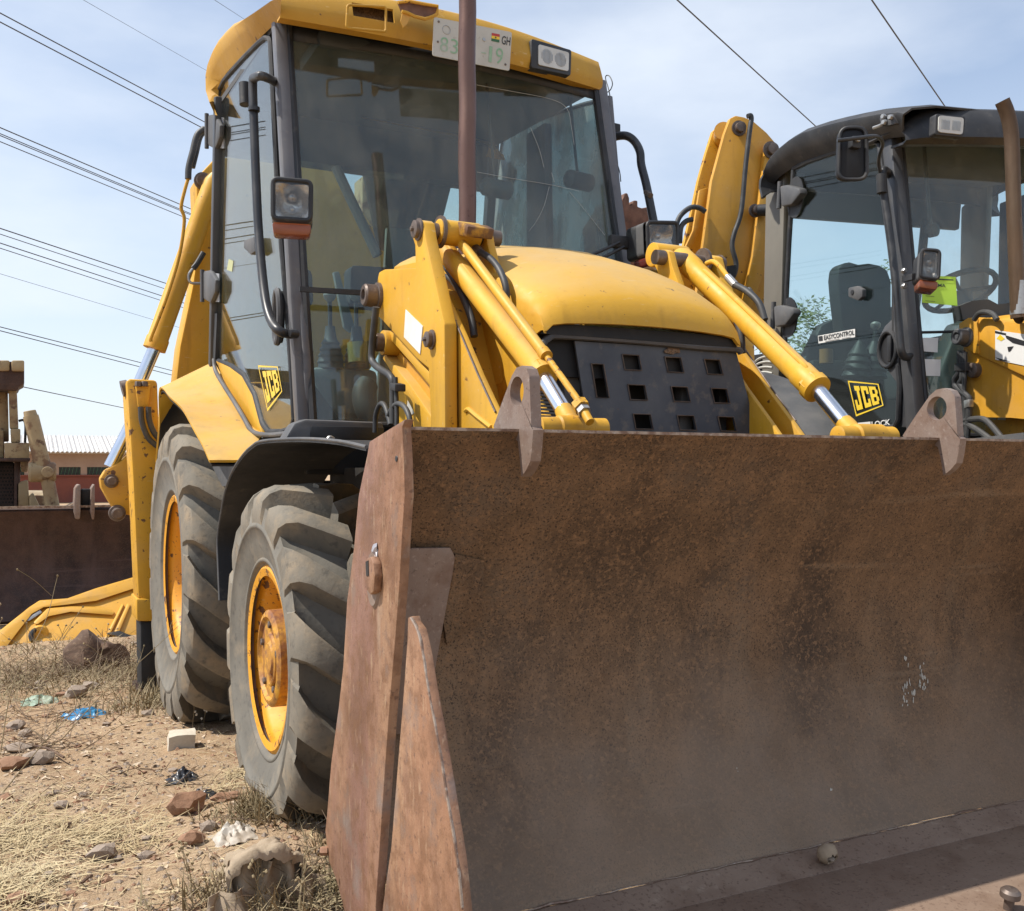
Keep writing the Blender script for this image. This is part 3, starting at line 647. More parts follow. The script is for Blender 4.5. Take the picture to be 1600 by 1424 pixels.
# yellow square logo on the near door
lq = side_pts([(407, 570), (434, 573), (442, 615), (420, 641)]); lq = side_pts([(405, 571), (436, 573), (443, 612), (420, 643)])
build(logo([p+Vector((-.004, 0, 0)) for p in lq]), 'door_logo', FYEL, M1, smooth=180)
bm = NB(); prism(bm, [p+Vector((-.002, 0, 0)) for p in side_pts([(358, 405), (365, 408), (363, 425), (355, 422)])], (.001, 0, 0)); build(bm, 'faded_sticker', mat('faded_sticker', (.45, .47, .25), rough=.6), M1)
# yellow lower cab flank and rubber tube that borders the door opening
fl = side_pts([(340, 563), (362, 574), (381, 588), (398, 618), (410, 664), (414, 684), (398, 668), (380, 642), (365, 618), (352, 592)])
bm = NB(); prism(bm, [p+Vector((-.012, 0, 0)) for p in fl], (.03, 0, 0)); build(bm, 'cab_flank', YEL, M1, bevel=.004)
bm = NB(); tube(bm, PL([(334, 562), (337, 580), (350, 603), (366, 628), (382, 655), (391, 671), (402, 678), (425, 680), (450, 677), (461, 671)], X=.985), .0115, 10, 5); build(bm, 'door_seal_tube', GRYP, M1)
bm = NB(); prism(bm, PL([(333, 490), (339, 490), (336, 562), (331, 560)], X=1.0), (.02, 0, 0)); build(bm, 'door_edge_strip', BLKP, M1)
# rear and right-hand glazing
bm = NB(); prism(bm, [RLb+Vector((.04, 0, .05)), RRb+Vector((-.04, 0, .05)), RRt+Vector((-.04, .0, -.28)), RLt+Vector((.04, .0, -.28))], (0, .005, 0)); build(bm, 'rear_window', GLS, M1)

# ---- roof
bl, br = Vector((.965, 4.04, 2.995)), Vector((2.60, 4.20, 3.035))
def visor_pt(s, dz, dy=0):
    p = lerp(bl, br, s); return p+Vector((0, -.14*math.sin(math.pi*s)+dy, dz-.035*math.sin(math.pi*s)))
rows = []
hole_l = (.13, .24); n = 28
for dz, dy in ((-.0, .05), (0, 0), (.035, -.012), (.06, -.012), (.13, .012), (.175, .03), (.20, .07), (.225, .16)):
    rows.append([visor_pt(k/n, dz*(.86+.14*math.sin(math.pi*k/n)), dy) for k in range(n+1)])
bm = NB(); grid(bm, rows)
# cut the empty lamp opening (left) and the torn hole
bm.faces.ensure_lookup_table(); kill = []
for f in bm.faces:
    c = f.calc_center_median(); s = (c.x-bl.x)/(br.x-bl.x)
    dzz = c.z-visor_pt(s, 0).z
    if .175 < s < .30 and .05 < dzz < .14: kill.append(f)
bmesh.ops.delete(bm, geom=kill, context='FACES')
bmesh.ops.recalc_face_normals(bm, faces=bm.faces[:]); bmesh.ops.solidify(bm, geom=bm.faces[:], thickness=.012)
roof = build(bm, 'cab_roof', YELR, M1, smooth=45)
# roof crown and drooping side brim
ring = []
side_out = [(440, -6), (423, 2), (400, 18), (382, 30), (362, 45), (350, 58), (338, 72), (330, 86), (324, 102), (321, 118), (321.5, 142), (327, 160), (336, 180)]
side_in = [(437, 36), (431, 36), (414, 52), (400, 66), (386, 80), (374, 92), (362, 105), (354, 114), (349, 121), (345, 127), (342, 136), (341, 150), (340, 178)]
so_ = [V(u, v, X=.93) for u, v in side_out]; si_ = [V(u, v, X=.985) for u, v in side_in]
for mir in (None, 1.772):
    rws = []
    for a, b in (zip(so_, si_) if mir is None else list(zip(so_, si_))[3:]):
        a = Vector(a); b = Vector(b); q_ = min(1, max(.001, (a.z-3.17)/.12)) if mir is None else 1; top = Vector((a.x+.07*q_, a.y, a.z+.06*q_)); rws.append([b, lerp(b, a, .6)+Vector((0, 0, -.004)), a, a+Vector((.012, 0, .03*q_)), top, top+Vector((.12*q_, 0, .03*q_)), top+Vector((.82*q_, 0, .05*q_))])
    bm = NB(); grid(bm, rws); build(bm, 'roof_brim' , YELR, roof, smooth=50, mirror=mir)
bm = NB(); prism(bm, [(1.0, 4.10, 3.045), (2.62, 4.22, 3.06), (2.62, 5.50, 3.13), (.99, 5.50, 3.13)], (0, 0, .03)); build(bm, 'headliner', LINER, roof)
bm = NB(); box(bm, (1.16, 4.16, 2.97), (1.50, 4.5, 3.04)); build(bm, 'overhead_locker', DARK, M1, bevel=.02)
# rusty bracing seen through the empty lamp opening and the tear
bm = NB(); beam(bm, visor_pt(.15, .10, .08), visor_pt(.46, .10, .08), .02, .13); build(bm, 'roof_brace', RUST, roof, bevel=.004)
# frame round the empty lamp opening
fq = [(543, 8), (603, 11), (603, 50), (541, 44)]
fqp = [V(u, v, Y=3.905) for u, v in fq]
bm = NB(); tube(bm, rquad(fqp, .012)+[rquad(fqp, .012)[0]], .0055, 6, 1); build(bm, 'lamp_opening_frame', YELR, roof)
# jagged tear with a loose flap of fibreglass
tear = [(622, 4), (640, 2), (660, 6), (684, 10), (683, 22), (676, 26), (664, 30), (648, 26), (636, 20), (628, 18)]
bm = NB(); prism(bm, [V(u, v, Y=3.880) for u, v in tear], (0, .01, 0)); build(bm, 'torn_hole', BULBT, roof)
bm = NB(); prism(bm, [V(u, v, Y=3.872) for u, v in [(629, 20), (642, 24), (636, 38), (630, 43), (626, 33)]], (0, .006, 0)); build(bm, 'torn_flap', YELP, roof)
bm = NB(); tube(bm, [V(u, v, Y=3.868) for u, v in tear], .007, 6, 1); build(bm, 'torn_edge', YELW, roof)
# work lamp (right)
wq = [V(833, 64, Y=4.034), V(890, 80, Y=4.078), V(889, 115, Y=4.066), V(833, 103, Y=4.018)]
bm = NB(); prism(bm, rquad([bil(wq, s, t) for s, t in ((-.05, -.08), (1.06, -.08), (1.06, 1.08), (-.05, 1.08))], .014), (0, .05, 0)); wl = build(bm, 'work_lamp', BLKP, M1, bevel=.006)
iq = [bil(wq, s, t) for s, t in ((.13, .10), (.97, .10), (.97, .93), (.13, .93))]
bm = NB(); prism(bm, rquad([p+Vector((0, -.006, 0)) for p in iq], .012), (0, .01, 0)); build(bm, 'lamp_lens', LENSW, wl)
bm = NB()
for c_ in (.28, .72):
    for k in range(9):
        x_ = c_-.17+.34*k/8; hgt_ = .36*math.sqrt(max(0, 1-((x_-c_)/.19)**2)); a = bil(iq, x_, .5-hgt_); b = bil(iq, x_, .5+hgt_); tube(bm, [a+Vector((0, -.007, 0)), b+Vector((0, -.007, 0))], .0018, 5, 1)
build(bm, 'lens_ribs', STEEL, wl, kind='stuff')
# number plate
pq = [V(678, 26.7, Y=3.868), V(800, 50.6, Y=3.885), V(796, 111, Y=3.885), V(675.7, 87, Y=3.868)]
bm = NB(); prism(bm, rquad(pq, .010), (0, .004, 0)); npl = build(bm, 'number_plate', PLATE, M1)
def sub(q, s0, t0, s1, t1): return [bil(q, s0, t0), bil(q, s1, t0), bil(q, s1, t1), bil(q, s0, t1)]
for body, a in (('8', (.09, .47, .19, .85)), ('3', (.22, .47, .315, .85)), ('-', (.615, .66, .675, .69)), ('1', (.715, .47, .755, .88)), ('9', (.805, .47, .90, .88))):
    build(text_bm(body, sub(pq, *a), .0015, bold=-.004), 'plate_character', GINK, npl)
build(text_bm('GH', sub(pq, .87, .14, .985, .36), .0015, bold=.01), 'country_code', INK, npl)
fs = sub(pq, .735, .12, .84, .33)
for k, mm in enumerate((RED, FYEL, GRN)): build(rects_bm([(0, 1-(k+1)/3, 1, 1-k/3)], fs, .0014), 'flag_stripe', mm, npl)
bm = NB()
star = [bil(fs, .5+.14*(1 if k % 2 == 0 else .42)*math.sin(k*math.pi/5), .5-.17*(1 if k % 2 == 0 else .42)*math.cos(k*math.pi/5))+Vector((0, -.0025, 0)) for k in range(10)]
face(bm, [bm.verts.new(p) for p in star]); build(bm, 'flag_star', INK, npl)
for s, t in ((.06, .10), (.94, .86), (.06, .62)):
    bm = NB(); bolt(bm, bil(pq, s, t), (0, -1, 0), .005, .003); build(bm, 'plate_screw', PIN, npl)
cc = bil(pq, .16, .27); bm = NB(); pr = [cc+Vector((.018*math.cos(t), -.001, .018*math.sin(t))) for t in [2*math.pi*k/20 for k in range(21)]]; tube(bm, pr, .0012, 5, 1); build(bm, 'plate_ring', STEEL, npl)
bm = NB(); lathe(bm, [(0, .008), (.003, .007)], bil(pq, .64, .33), (0, -1, 0), 12); build(bm, 'plate_seal', STEEL, npl)

# ---- exhaust stack
bm = NB(); p0 = V(730, 372, Y=3.37); p1 = V(732, -60, Y=3.37)
zz = [(p0.z-.3)+(p1.z-p0.z+.3)*k/14 for k in range(15)]
tube(bm, [(p0.x+.002*math.sin(k*1.7), 3.37, z) for k, z in enumerate(zz)], .0325, 24, 2); ex = build(bm, 'exhaust_stack', EXH, M1)
bm = NB(); tube(bm, [(p0.x+.026, 3.37+.016, zz[2]), (p0.x+.026, 3.37+.016, zz[-1])], .012, 8, 1); build(bm, 'exhaust_seam', EXH, ex)

# ---- handrails and lamps on the cab front
def px_tube(px, X, r, name, m=RAIL, par=None, mir=None, seg=12):
    bm = NB(); tube(bm, PL(px, X=X) if not callable(X) else [X(u, v) for u, v in px], r, seg, 6); return build(bm, name, m, par or M1, mirror=mir)
rail = [V(433, 130, X=1.0), V(422, 124, X=.95), V(408, 119, X=.905), V(398, 122, X=.9), V(395, 132, X=.9), V(397, 200, X=.9), V(400, 280, X=.9), V(404, 360, X=.9), V(410, 430, X=.9), V(416, 475, X=.9), V(424, 502, X=.905), V(436, 517, X=.92), V(450, 522, X=.96), V(462, 522, X=1.0)]
bm = NB(); tube(bm, rail, .0185, 14, 6); gr = build(bm, 'grab_rail', RAIL, M1)
bm = NB(); cyl(bm, V(382, 131, X=.885), V(383, 164, X=.885), .024); build(bm, 'mirror_socket', BLKP, gr)
bm = NB(); cyl(bm, V(397, 168, X=.9), V(397, 174, X=.9), .024); build(bm, 'rail_collar', RAIL, gr)
bm = NB(); lathe(bm, [(0, .018), (.03, .014), (.031, .001)], V(463, 522, X=.985), (-1, -.3, 0), 12); build(bm, 'rail_foot', RAIL, gr)
rr_ = [(952, 218), (965, 213), (980, 213), (992, 222), (1000, 238), (1002, 258), (1010, 290), (1020, 340), (1024, 360)]
bm = NB(); tube(bm, [V(u, v, X=2.72+.03*min(k, 3)) for k, (u, v) in enumerate(rr_)], .021, 14, 6); gr2 = build(bm, 'grab_rail', RAIL, M1)
bm = NB(); tube(bm, [V(1009, 300, X=2.8), V(1017, 306, X=2.8)], .014, 8, 1); build(bm, 'rail_stud', PIN, gr2)
def headlamp(q, depth, ind, par=M1):
    q = [Vector(p) for p in q]; nr = (q[1]-q[0]).cross(q[3]-q[0]).normalized()
    if nr.y > 0: nr = -nr
    bm = NB(); prism(bm, rquad([p-nr*.052 for p in q], .022), -nr*depth); hl = build(bm, 'headlamp', BLKP, par, bevel=.008)
    o0 = rquad(q, .022); bm = NB(); grid(bm, [o0, [p-nr*.056 for p in o0]], thick=.003, closed=True); build(bm, 'lamp_shell', GRYP, hl)
    a = [bil(q, s, t)+nr*.001 for s, t in ((.10, .09), (.91, .09), (.91, .92), (.10, .92))]
    bm = NB(); rows = []
    for i in range(9):
        r_ = []
        for j in range(9):
            s, t = i/8, j/8; d_ = max(0, 1-((s-.5)/.52)**2-((t-.5)/.52)**2); r_.append(bil(a, s, t)+nr*(.002-.045*math.sqrt(d_)))
        rows.append(r_)
    grid(bm, rows); build(bm, 'reflector', LAMPB, hl, smooth=180)
    for (s, t, r_) in ((.5, .36, .016), (.5, .70, .012)):
        bm = NB(); lathe(bm, [(0, r_), (.008, r_*.9), (.014, r_*.55), (.016, .001)], bil(a, s, t)-nr*.020, nr, 14, cap=False); build(bm, 'bulb_cap', LAMPB, hl)
    bm = NB(); prism(bm, rquad([p+nr*.024 for p in a], .015), -nr*.003); build(bm, 'lamp_glass', GLL, hl)
    o_ = [bil(q, s, t)+nr*.024 for s, t in ((.045, .04), (.955, .04), (.955, .965), (.045, .965))]; rq = rquad(o_, .02); bm = NB(); tube(bm, rq+[rq[0]], .009, 8, 1); build(bm, 'lamp_bezel', BLKP, hl)
    iq_ = [bil(q, .02, 1.03), bil(q, .98, 1.03), bil(q, .93, 1.30), bil(q, .05, 1.30)]
    bm = NB(); prism(bm, rquad([p+nr*.012 for p in iq_], .012), -nr*(depth+.012)); build(bm, 'indicator_lens', ind, hl, bevel=.006)
    return hl
hl = headlamp([V(424, 279, Y=3.70), V(489, 285, Y=3.66), V(488, 350, Y=3.66), V(424, 346, Y=3.70)], .07, AMBER)
bm = NB(); beam(bm, V(462, 340, Y=3.78), FLb+Vector((0, -.02, .9)), .03, .03); build(bm, 'lamp_bracket', BLKP, M1)
headlamp([V(1004, 347, Y=3.74), V(1056, 348, Y=3.74), V(1055, 401, Y=3.74), V(1006, 401, Y=3.74)], .09, REDL)
bm = NB(); beam(bm, V(1020, 385, Y=3.85), Vector((2.66, 3.97, 2.15)), .03, .03); build(bm, 'lamp_bracket', BLKP, M1)
# wiper and its arm, hanging wire, roof-corner bracket
bm = NB(); tube(bm, [on_glass(948, 284)+Vector((0, -.02, 0)), on_glass(950, 310)+Vector((0, -.02, 0)), on_glass(958, 372)+Vector((0, -.03, 0))], .007, 6, 3); wp = build(bm, 'wiper_blade', BLKP, M1)
for a, b in (((968, 379), (905, 406)), ((975, 386), (925, 410))):
    bm = NB(); tube(bm, [V(a[0], a[1], Y=3.86), V((a[0]+b[0])/2, (a[1]+b[1])/2+1, Y=3.85), V(b[0], b[1], Y=3.84)], .008, 6, 3); build(bm, 'wiper_arm', BLKP, wp)
bm = NB(); box(bm, V(958, 382, Y=3.88)-Vector((.02, .02, .015)), V(980, 374, Y=3.88)+Vector((.02, .02, .01))); build(bm, 'wiper_motor', BLKP, wp, bevel=.006)
bm = NB(); tube(bm, [V(u, v, X=2.70) for u, v in ((937, 140), (950, 144), (957, 132), (952, 119), (946, 122), (953, 150), (955, 200), (960, 240), (968, 268), (970, 284))], .0028, 6, 5); build(bm, 'loose_wire', INK, M1)
bm = NB(); prism(bm, PL([(948, 190), (957, 192), (957, 208), (950, 208)], X=2.74), (.05, 0, 0)); build(bm, 'mirror_bracket', BLKP, M1, bevel=.004)

# ---- cab interior
bm = NB(); box(bm, (1.9, 4.75, 1.62), (2.35, 5.2, 1.74)); st = build(bm, 'seat', SEATM, M1, bevel=.04)
bm = NB(); prism(bm, [(1.95, 5.16, 1.72), (2.30, 5.16, 1.72), (2.30, 5.28, 2.32), (2.22, 5.29, 2.42), (2.03, 5.29, 2.42), (1.95, 5.28, 2.32)], (0, .10, 0)); build(bm, 'backrest', SEATM, st, bevel=.035)
bm = NB(); box(bm, (2.0, 4.85, 1.3), (2.25, 5.1, 1.64)); build(bm, 'seat_base', DARK, st)
bm = NB(); cw = Vector((1.90, 4.50, 2.02)); nn = Vector((0, .5, .86)).normalized(); a_, b_ = frame_of(nn)
ww = [cw+(a_*math.cos(t)+b_*math.sin(t))*.20 for t in [2*math.pi*k/28 for k in range(29)]]
tube(bm, ww, .016, 10, 1); sw = build(bm, 'steering_wheel', DARK, M1)
for t in (.3, 2.4, 4.5): bm = NB(); tube(bm, [cw, cw+(a_*math.cos(t)+b_*math.sin(t))*.19], .010, 8, 1); build(bm, 'spoke', DARK, sw)
bm = NB(); cyl(bm, (1.90, 4.33, 1.3), cw-nn*.02, .055); build(bm, 'steering_column', DARK, M1)
bm = NB(); prism(bm, [(1.62, 4.05, 1.31), (2.2, 4.05, 1.31), (2.2, 4.25, 1.98), (1.62, 4.25, 1.98)], (0, .12, 0)); build(bm, 'dashboard', DARK, M1, bevel=.03)
# backhoe lever console behind the left part of the windscreen
bm = NB(); prism(bm, PL([(486, 573), (592, 578), (592, 652), (530, 648), (505, 632), (491, 600)], Y=4.55), (0, .35, 0)); cs = build(bm, 'lever_console', CONS, M1, bevel=.03)
for cu in (515, 556):
    top_ = V(cu, 462, Y=4.6); basep = V(cu+2, 576, Y=4.6)
    bm = NB(); lathe(bm, [(0, .062), (.02, .058), (.03, .064), (.05, .055), (.06, .06), (.08, .048), (.09, .053), (.11, .040), (.12, .044), (.14, .03), (.2, .022)], basep, top_-basep, 20); build(bm, 'lever_gaiter', DARK, cs)
    bm = NB(); tube(bm, [basep, lerp(basep, top_, .6), top_], .011, 8, 2); build(bm, 'lever', DARK, cs)
    bm = NB(); lathe(bm, [(-.03, .012), (-.015, .026), (0, .031), (.012, .026), (.018, .001)], top_, (0, 0, 1), 18); build(bm, 'lever_knob', CONS, cs)
bm = NB(); prism(bm, PL([(521, 425), (530, 424), (556, 515), (548, 520), (538, 512)], Y=4.72), (0, .03, 0)); build(bm, 'throttle_lever', CONS, M1, bevel=.006)
bm = NB(); cyl(bm, V(561, 535, Y=4.42), V(563, 566, Y=4.42), .056); build(bm, 'brass_canister', mat('brass_canister', (.26, .25, .10), rough=.35, metal=.5), M1)
bm = NB(); prism(bm, PL([(464, 415), (490, 420), (492, 478), (470, 478)], Y=4.9), (0, .1, 0)); build(bm, 'armrest_pad', SEATM, M1, bevel=.03)
bm = NB(); prism(bm, rquad(PL([(548, 414), (612, 418), (614, 482), (546, 478)], Y=4.95), .03), (0, .12, 0)); build(bm, 'rear_seat_back', SEATM, M1, bevel=.03)
bm = NB(); prism(bm, PL([(468, 600), (490, 600), (520, 640), (530, 655), (468, 655)], Y=4.3), (0, .05, 0)); build(bm, 'side_trim', DARK, M1)
bm = NB(); tube(bm, [V(575, 600, Y=4.3), V(567, 615, Y=4.28), V(572, 640, Y=4.25), V(585, 655, Y=4.25)], .05, 12, 4); build(bm, 'air_duct', DARK, M1)
for cu, cv in ((776, 295), (905, 283)):
    p = V(cu, cv, Y=4.35); bm = NB(); lathe(bm, [(-.09, .02), (-.07, .045), (.07, .045), (.09, .02)], p, (1, .2, 0), 12); mm_ = build(bm, 'interior_mirror', DARK, M1)
    bm = NB(); tube(bm, [p, p+Vector((0, .03, .1)), p+Vector((0, .12, .6))], .008, 6, 3); build(bm, 'mirror_stalk', DARK, mm_)
bm = NB(); tube(bm, [V(525, 262, Y=5.3), V(552, 320, Y=5.25), V(590, 400, Y=5.2)], .028, 10, 2); build(bm, 'gas_strut', CONS, M1)
# ---- hood
def hood_ring(y, hw, zs, zc, zb, bow=.02):
    out = []
    for x, f in ((-1, None), (-1, .35), (-1, .7), (-.995, .9), (-.97, 1.0)):
        zb_ = min(zb, zs-.03); z = zb_ if f is None else zb_+(zs-.022-zb_)*f*.97
        out.append((x, z))
    out[4] = (-.975, zs-.022)
    out += [(-.92, zs-.002), (-.80, zs+(zc-zs)*.35), (-.55, zs+(zc-zs)*.72), (-.28, zs+(zc-zs)*.94)]
    full = out+[(0, zc)]+[(-x, z) for x, z in out[::-1]]
    return [Vector((XC+x*hw, y-bow*(1-x*x), z)) for x, z in full]
secs = [(3.90, .455, 2.015, 2.095, 1.42), (3.60, .445, 1.985, 2.055, 1.42), (3.30, .432, 1.925, 1.99, 1.42), (3.05, .42, 1.84, 1.905, 1.42), (2.90, .41, 1.775, 1.835, 1.45), (2.80, .40, 1.72, 1.772, 1.54), (2.75, .393, 1.685, 1.728, 1.575), (2.722, .388, 1.655, 1.69, 1.585), (2.708, .386, 1.62, 1.645, 1.585), (2.704, .385, 1.605, 1.618, 1.58)]
bm = NB(); grid(bm, [hood_ring(*s) for s in secs], thick=.010); hood = build(bm, 'hood', HOODP, M1, smooth=32)
def hood_z(x, y):
    for a, b in zip(secs, secs[1:]):
        if b[0] <= y <= a[0]:
            t = (a[0]-y)/(a[0]-b[0]); s = [a[i]*(1-t)+b[i]*t for i in range(5)]; q = abs(x-XC)/s[1]
            return s[2]+(s[3]-s[2])*max(0, 1-q**1.9)
    return 2.0
for sx in (-1, 1):
    bm = NB(); pts = [Vector((XC+sx*(.16+.10*k/8), 3.72-.62*k/8, 0)) for k in range(9)]
    for p in pts: p.z = hood_z(p.x, p.y)-.002
    tube(bm, pts, .006, 8, 2, rad=lambda t: .001+.0065*math.sin(math.pi*t)); build(bm, 'hood_crease', HOODP, hood)
bm = NB(); box(bm, (1.45, 2.80, .9), (1.48, 3.88, 1.44)); build(bm, 'side_cowl', BLKP, M1)
bm = NB(); box(bm, (2.22, 2.80, .9), (2.25, 3.88, 1.44)); build(bm, 'side_cowl', BLKP, M1)
# ---- grille guard and its surround
gq = PL([(898, 533), (1150, 549), (1190, 704), (924, 700)], Y=2.745)
k_ = 138/168
hs = []
for t in (.21, .558, .90):
    for s in (.312, .57, .82): hs.append((s-.05, (t-.088)*k_, s+.05, (t+.088)*k_))
hs.append((.072, .25*k_, .142, .635*k_))
bm = NB(); holed_plate(bm, gq, hs, .008); gg = build(bm, 'grille_guard', GRILLE, M1, smooth=20)
bm = NB(); prism(bm, [gq[1], gq[1]+Vector((.035, .07, -.01)), gq[2]+Vector((.035, .07, 0)), gq[2]], (-.004, .006, 0)); build(bm, 'folded_edge', GRILLE, gg)
for q in hs:      # thin scorched burrs left by the cutting torch round each opening
    c = [bil(gq, a, b)+Vector((0, -.003, 0)) for a, b in ((q[0], q[1]), (q[2], q[1]), (q[2], q[3]), (q[0], q[3]))]
    bm = NB(); tube(bm, c+[c[0]], .0022, 5, 1); build(bm, 'torch_burr', PIN, gg)
for s, t, r_ in ((.56, .04, .022), (.60, .035, .016)):
    bm = NB(); blob(bm, bil(gq, s, t)+Vector((0, -.004, 0)), r_, .004, r_*.5, 2, .4, 2, 3); build(bm, 'weld_scar', RUST, gg)
bm = NB(); tube(bm, PL([(846, 540), (858, 528), (880, 525), (1000, 533), (1100, 543), (1150, 546), (1158, 552)], Y=2.735), .012, 8, 3); build(bm, 'grille_trim', GRYP, M1)
for mir in (None, XC):
    q = PL([(860, 532), (887, 533), (908, 600), (914, 700), (893, 700), (880, 600)], Y=2.79); bm = NB(); prism(bm, q, (0, .08, 0)); build(bm, 'grille_column', GRYP, M1, bevel=.012, mirror=mir)
bm = NB(); box(bm, (1.466, 2.722, 1.576), (2.234, 2.768, 1.612)); build(bm, 'nose_backing_box', BLACK, M1)  # black backing boxes added to close the see-through gap under the hood lip
bm = NB(); box(bm, (1.472, 2.77, 1.45), (2.228, 2.80, 1.602)); build(bm, 'nose_backing_box', BLACK, M1)
bm = NB(); box(bm, (1.46, 2.83, 1.0), (2.24, 2.86, 1.585)); build(bm, 'radiator_core', BLACK, M1)
for k in range(14):
    bm = NB(); p = V(842, 612+k*5.5, X=1.40); beam(bm, p, p+Vector((.07, .02, 0)), .012, .006); build(bm, 'cooler_fin', GRYP, M1)

# ---- loader arms, both sides
def right_ram():
    XR = 2.34; a, b = V(1066, 404, X=XR), V(1274, 606, X=XR); d = (b-a).normalized(); Ln = (b-a).length
    bm = NB(); lathe(bm, [(-.03, .03), (0, .044), (.09, .045), (.10, .0415), (Ln-.09, .0415), (Ln-.085, .045), (Ln-.02, .045), (Ln-.018, .049), (Ln+.012, .049), (Ln+.016, .03)], a, d, 28); rm = build(bm, 'bucket_ram', YEL, M1)
    bm = NB(); lathe(bm, [(0, .050), (.03, .050)], b-d*.028, d, 6); build(bm, 'gland_nut', YELW, rm)
    bm = NB(); cyl(bm, V(1070, 404, X=2.42), V(1070, 404, X=2.42)+Vector((-.16, 0, 0)), .048, seg=26); build(bm, 'ram_eye', YEL, rm, bevel=.004)
    p = V(1048, 408, X=2.30); bm = NB(); lathe(bm, [(.0, .034), (.012, .034), (.014, .026), (.03, .026), (.032, .02)], p, (-1, -.2, 0), 24); build(bm, 'ram_pin', YELW, rm)
    e = V(1318, 660, X=XR); bm = NB(); cyl(bm, b, e, .026, seg=24); build(bm, 'ram_rod', CHROME, rm)
    f = V(1338, 682, X=XR); bm = NB(); lathe(bm, [(0, .028), (.02, .030), ((f-e).length+.02, .030)], e, f-e, 24); build(bm, 'rod_end', YEL, rm)
    bm = NB(); p = V(1356, 683, X=XR); lathe(bm, [(-.13, .020), (-.125, .032), (-.06, .033), (-.055, .040), (.05, .040), (.055, .033), (.10, .034), (.105, .02)], p, (1, 0, 0), 22); build(bm, 'rod_end_pin', YELW, rm)
    bm = NB(); tube(bm, PL([(1088, 440), (1090, 430), (1098, 425), (1108, 430), (1170, 488), (1240, 556), (1254, 569), (1260, 578), (1256, 588)], X=2.325), .0095, 10, 4); build(bm, 'steel_pipe', YEL, rm)
    bm = NB(); tube(bm, PL([(1091, 442), (1104, 456)], X=2.32), .0135, 12, 1); build(bm, 'hose_fitting', STEEL, rm)
    bm = NB(); tube(bm, PL([(1103, 455), (1124, 470), (1145, 492), (1157, 520), (1160, 552)], X=2.315), .0125, 12, 5); build(bm, 'hydraulic_hose', HOSE, rm)
    bm = NB(); tube(bm, PL([(1104, 412), (1114, 409), (1124, 416), (1138, 434)], X=2.38), .0095, 10, 4); build(bm, 'steel_pipe', YEL, rm)
    bm = NB(); tube(bm, PL([(1137, 433), (1149, 446)], X=2.38), .0145, 12, 1); build(bm, 'hose_fitting', STEEL, rm)
    bm = NB(); tube(bm, PL([(1148, 445), (1168, 456), (1186, 474), (1195, 500)], X=2.38), .0125, 12, 5); build(bm, 'hydraulic_hose', HOSE, rm)
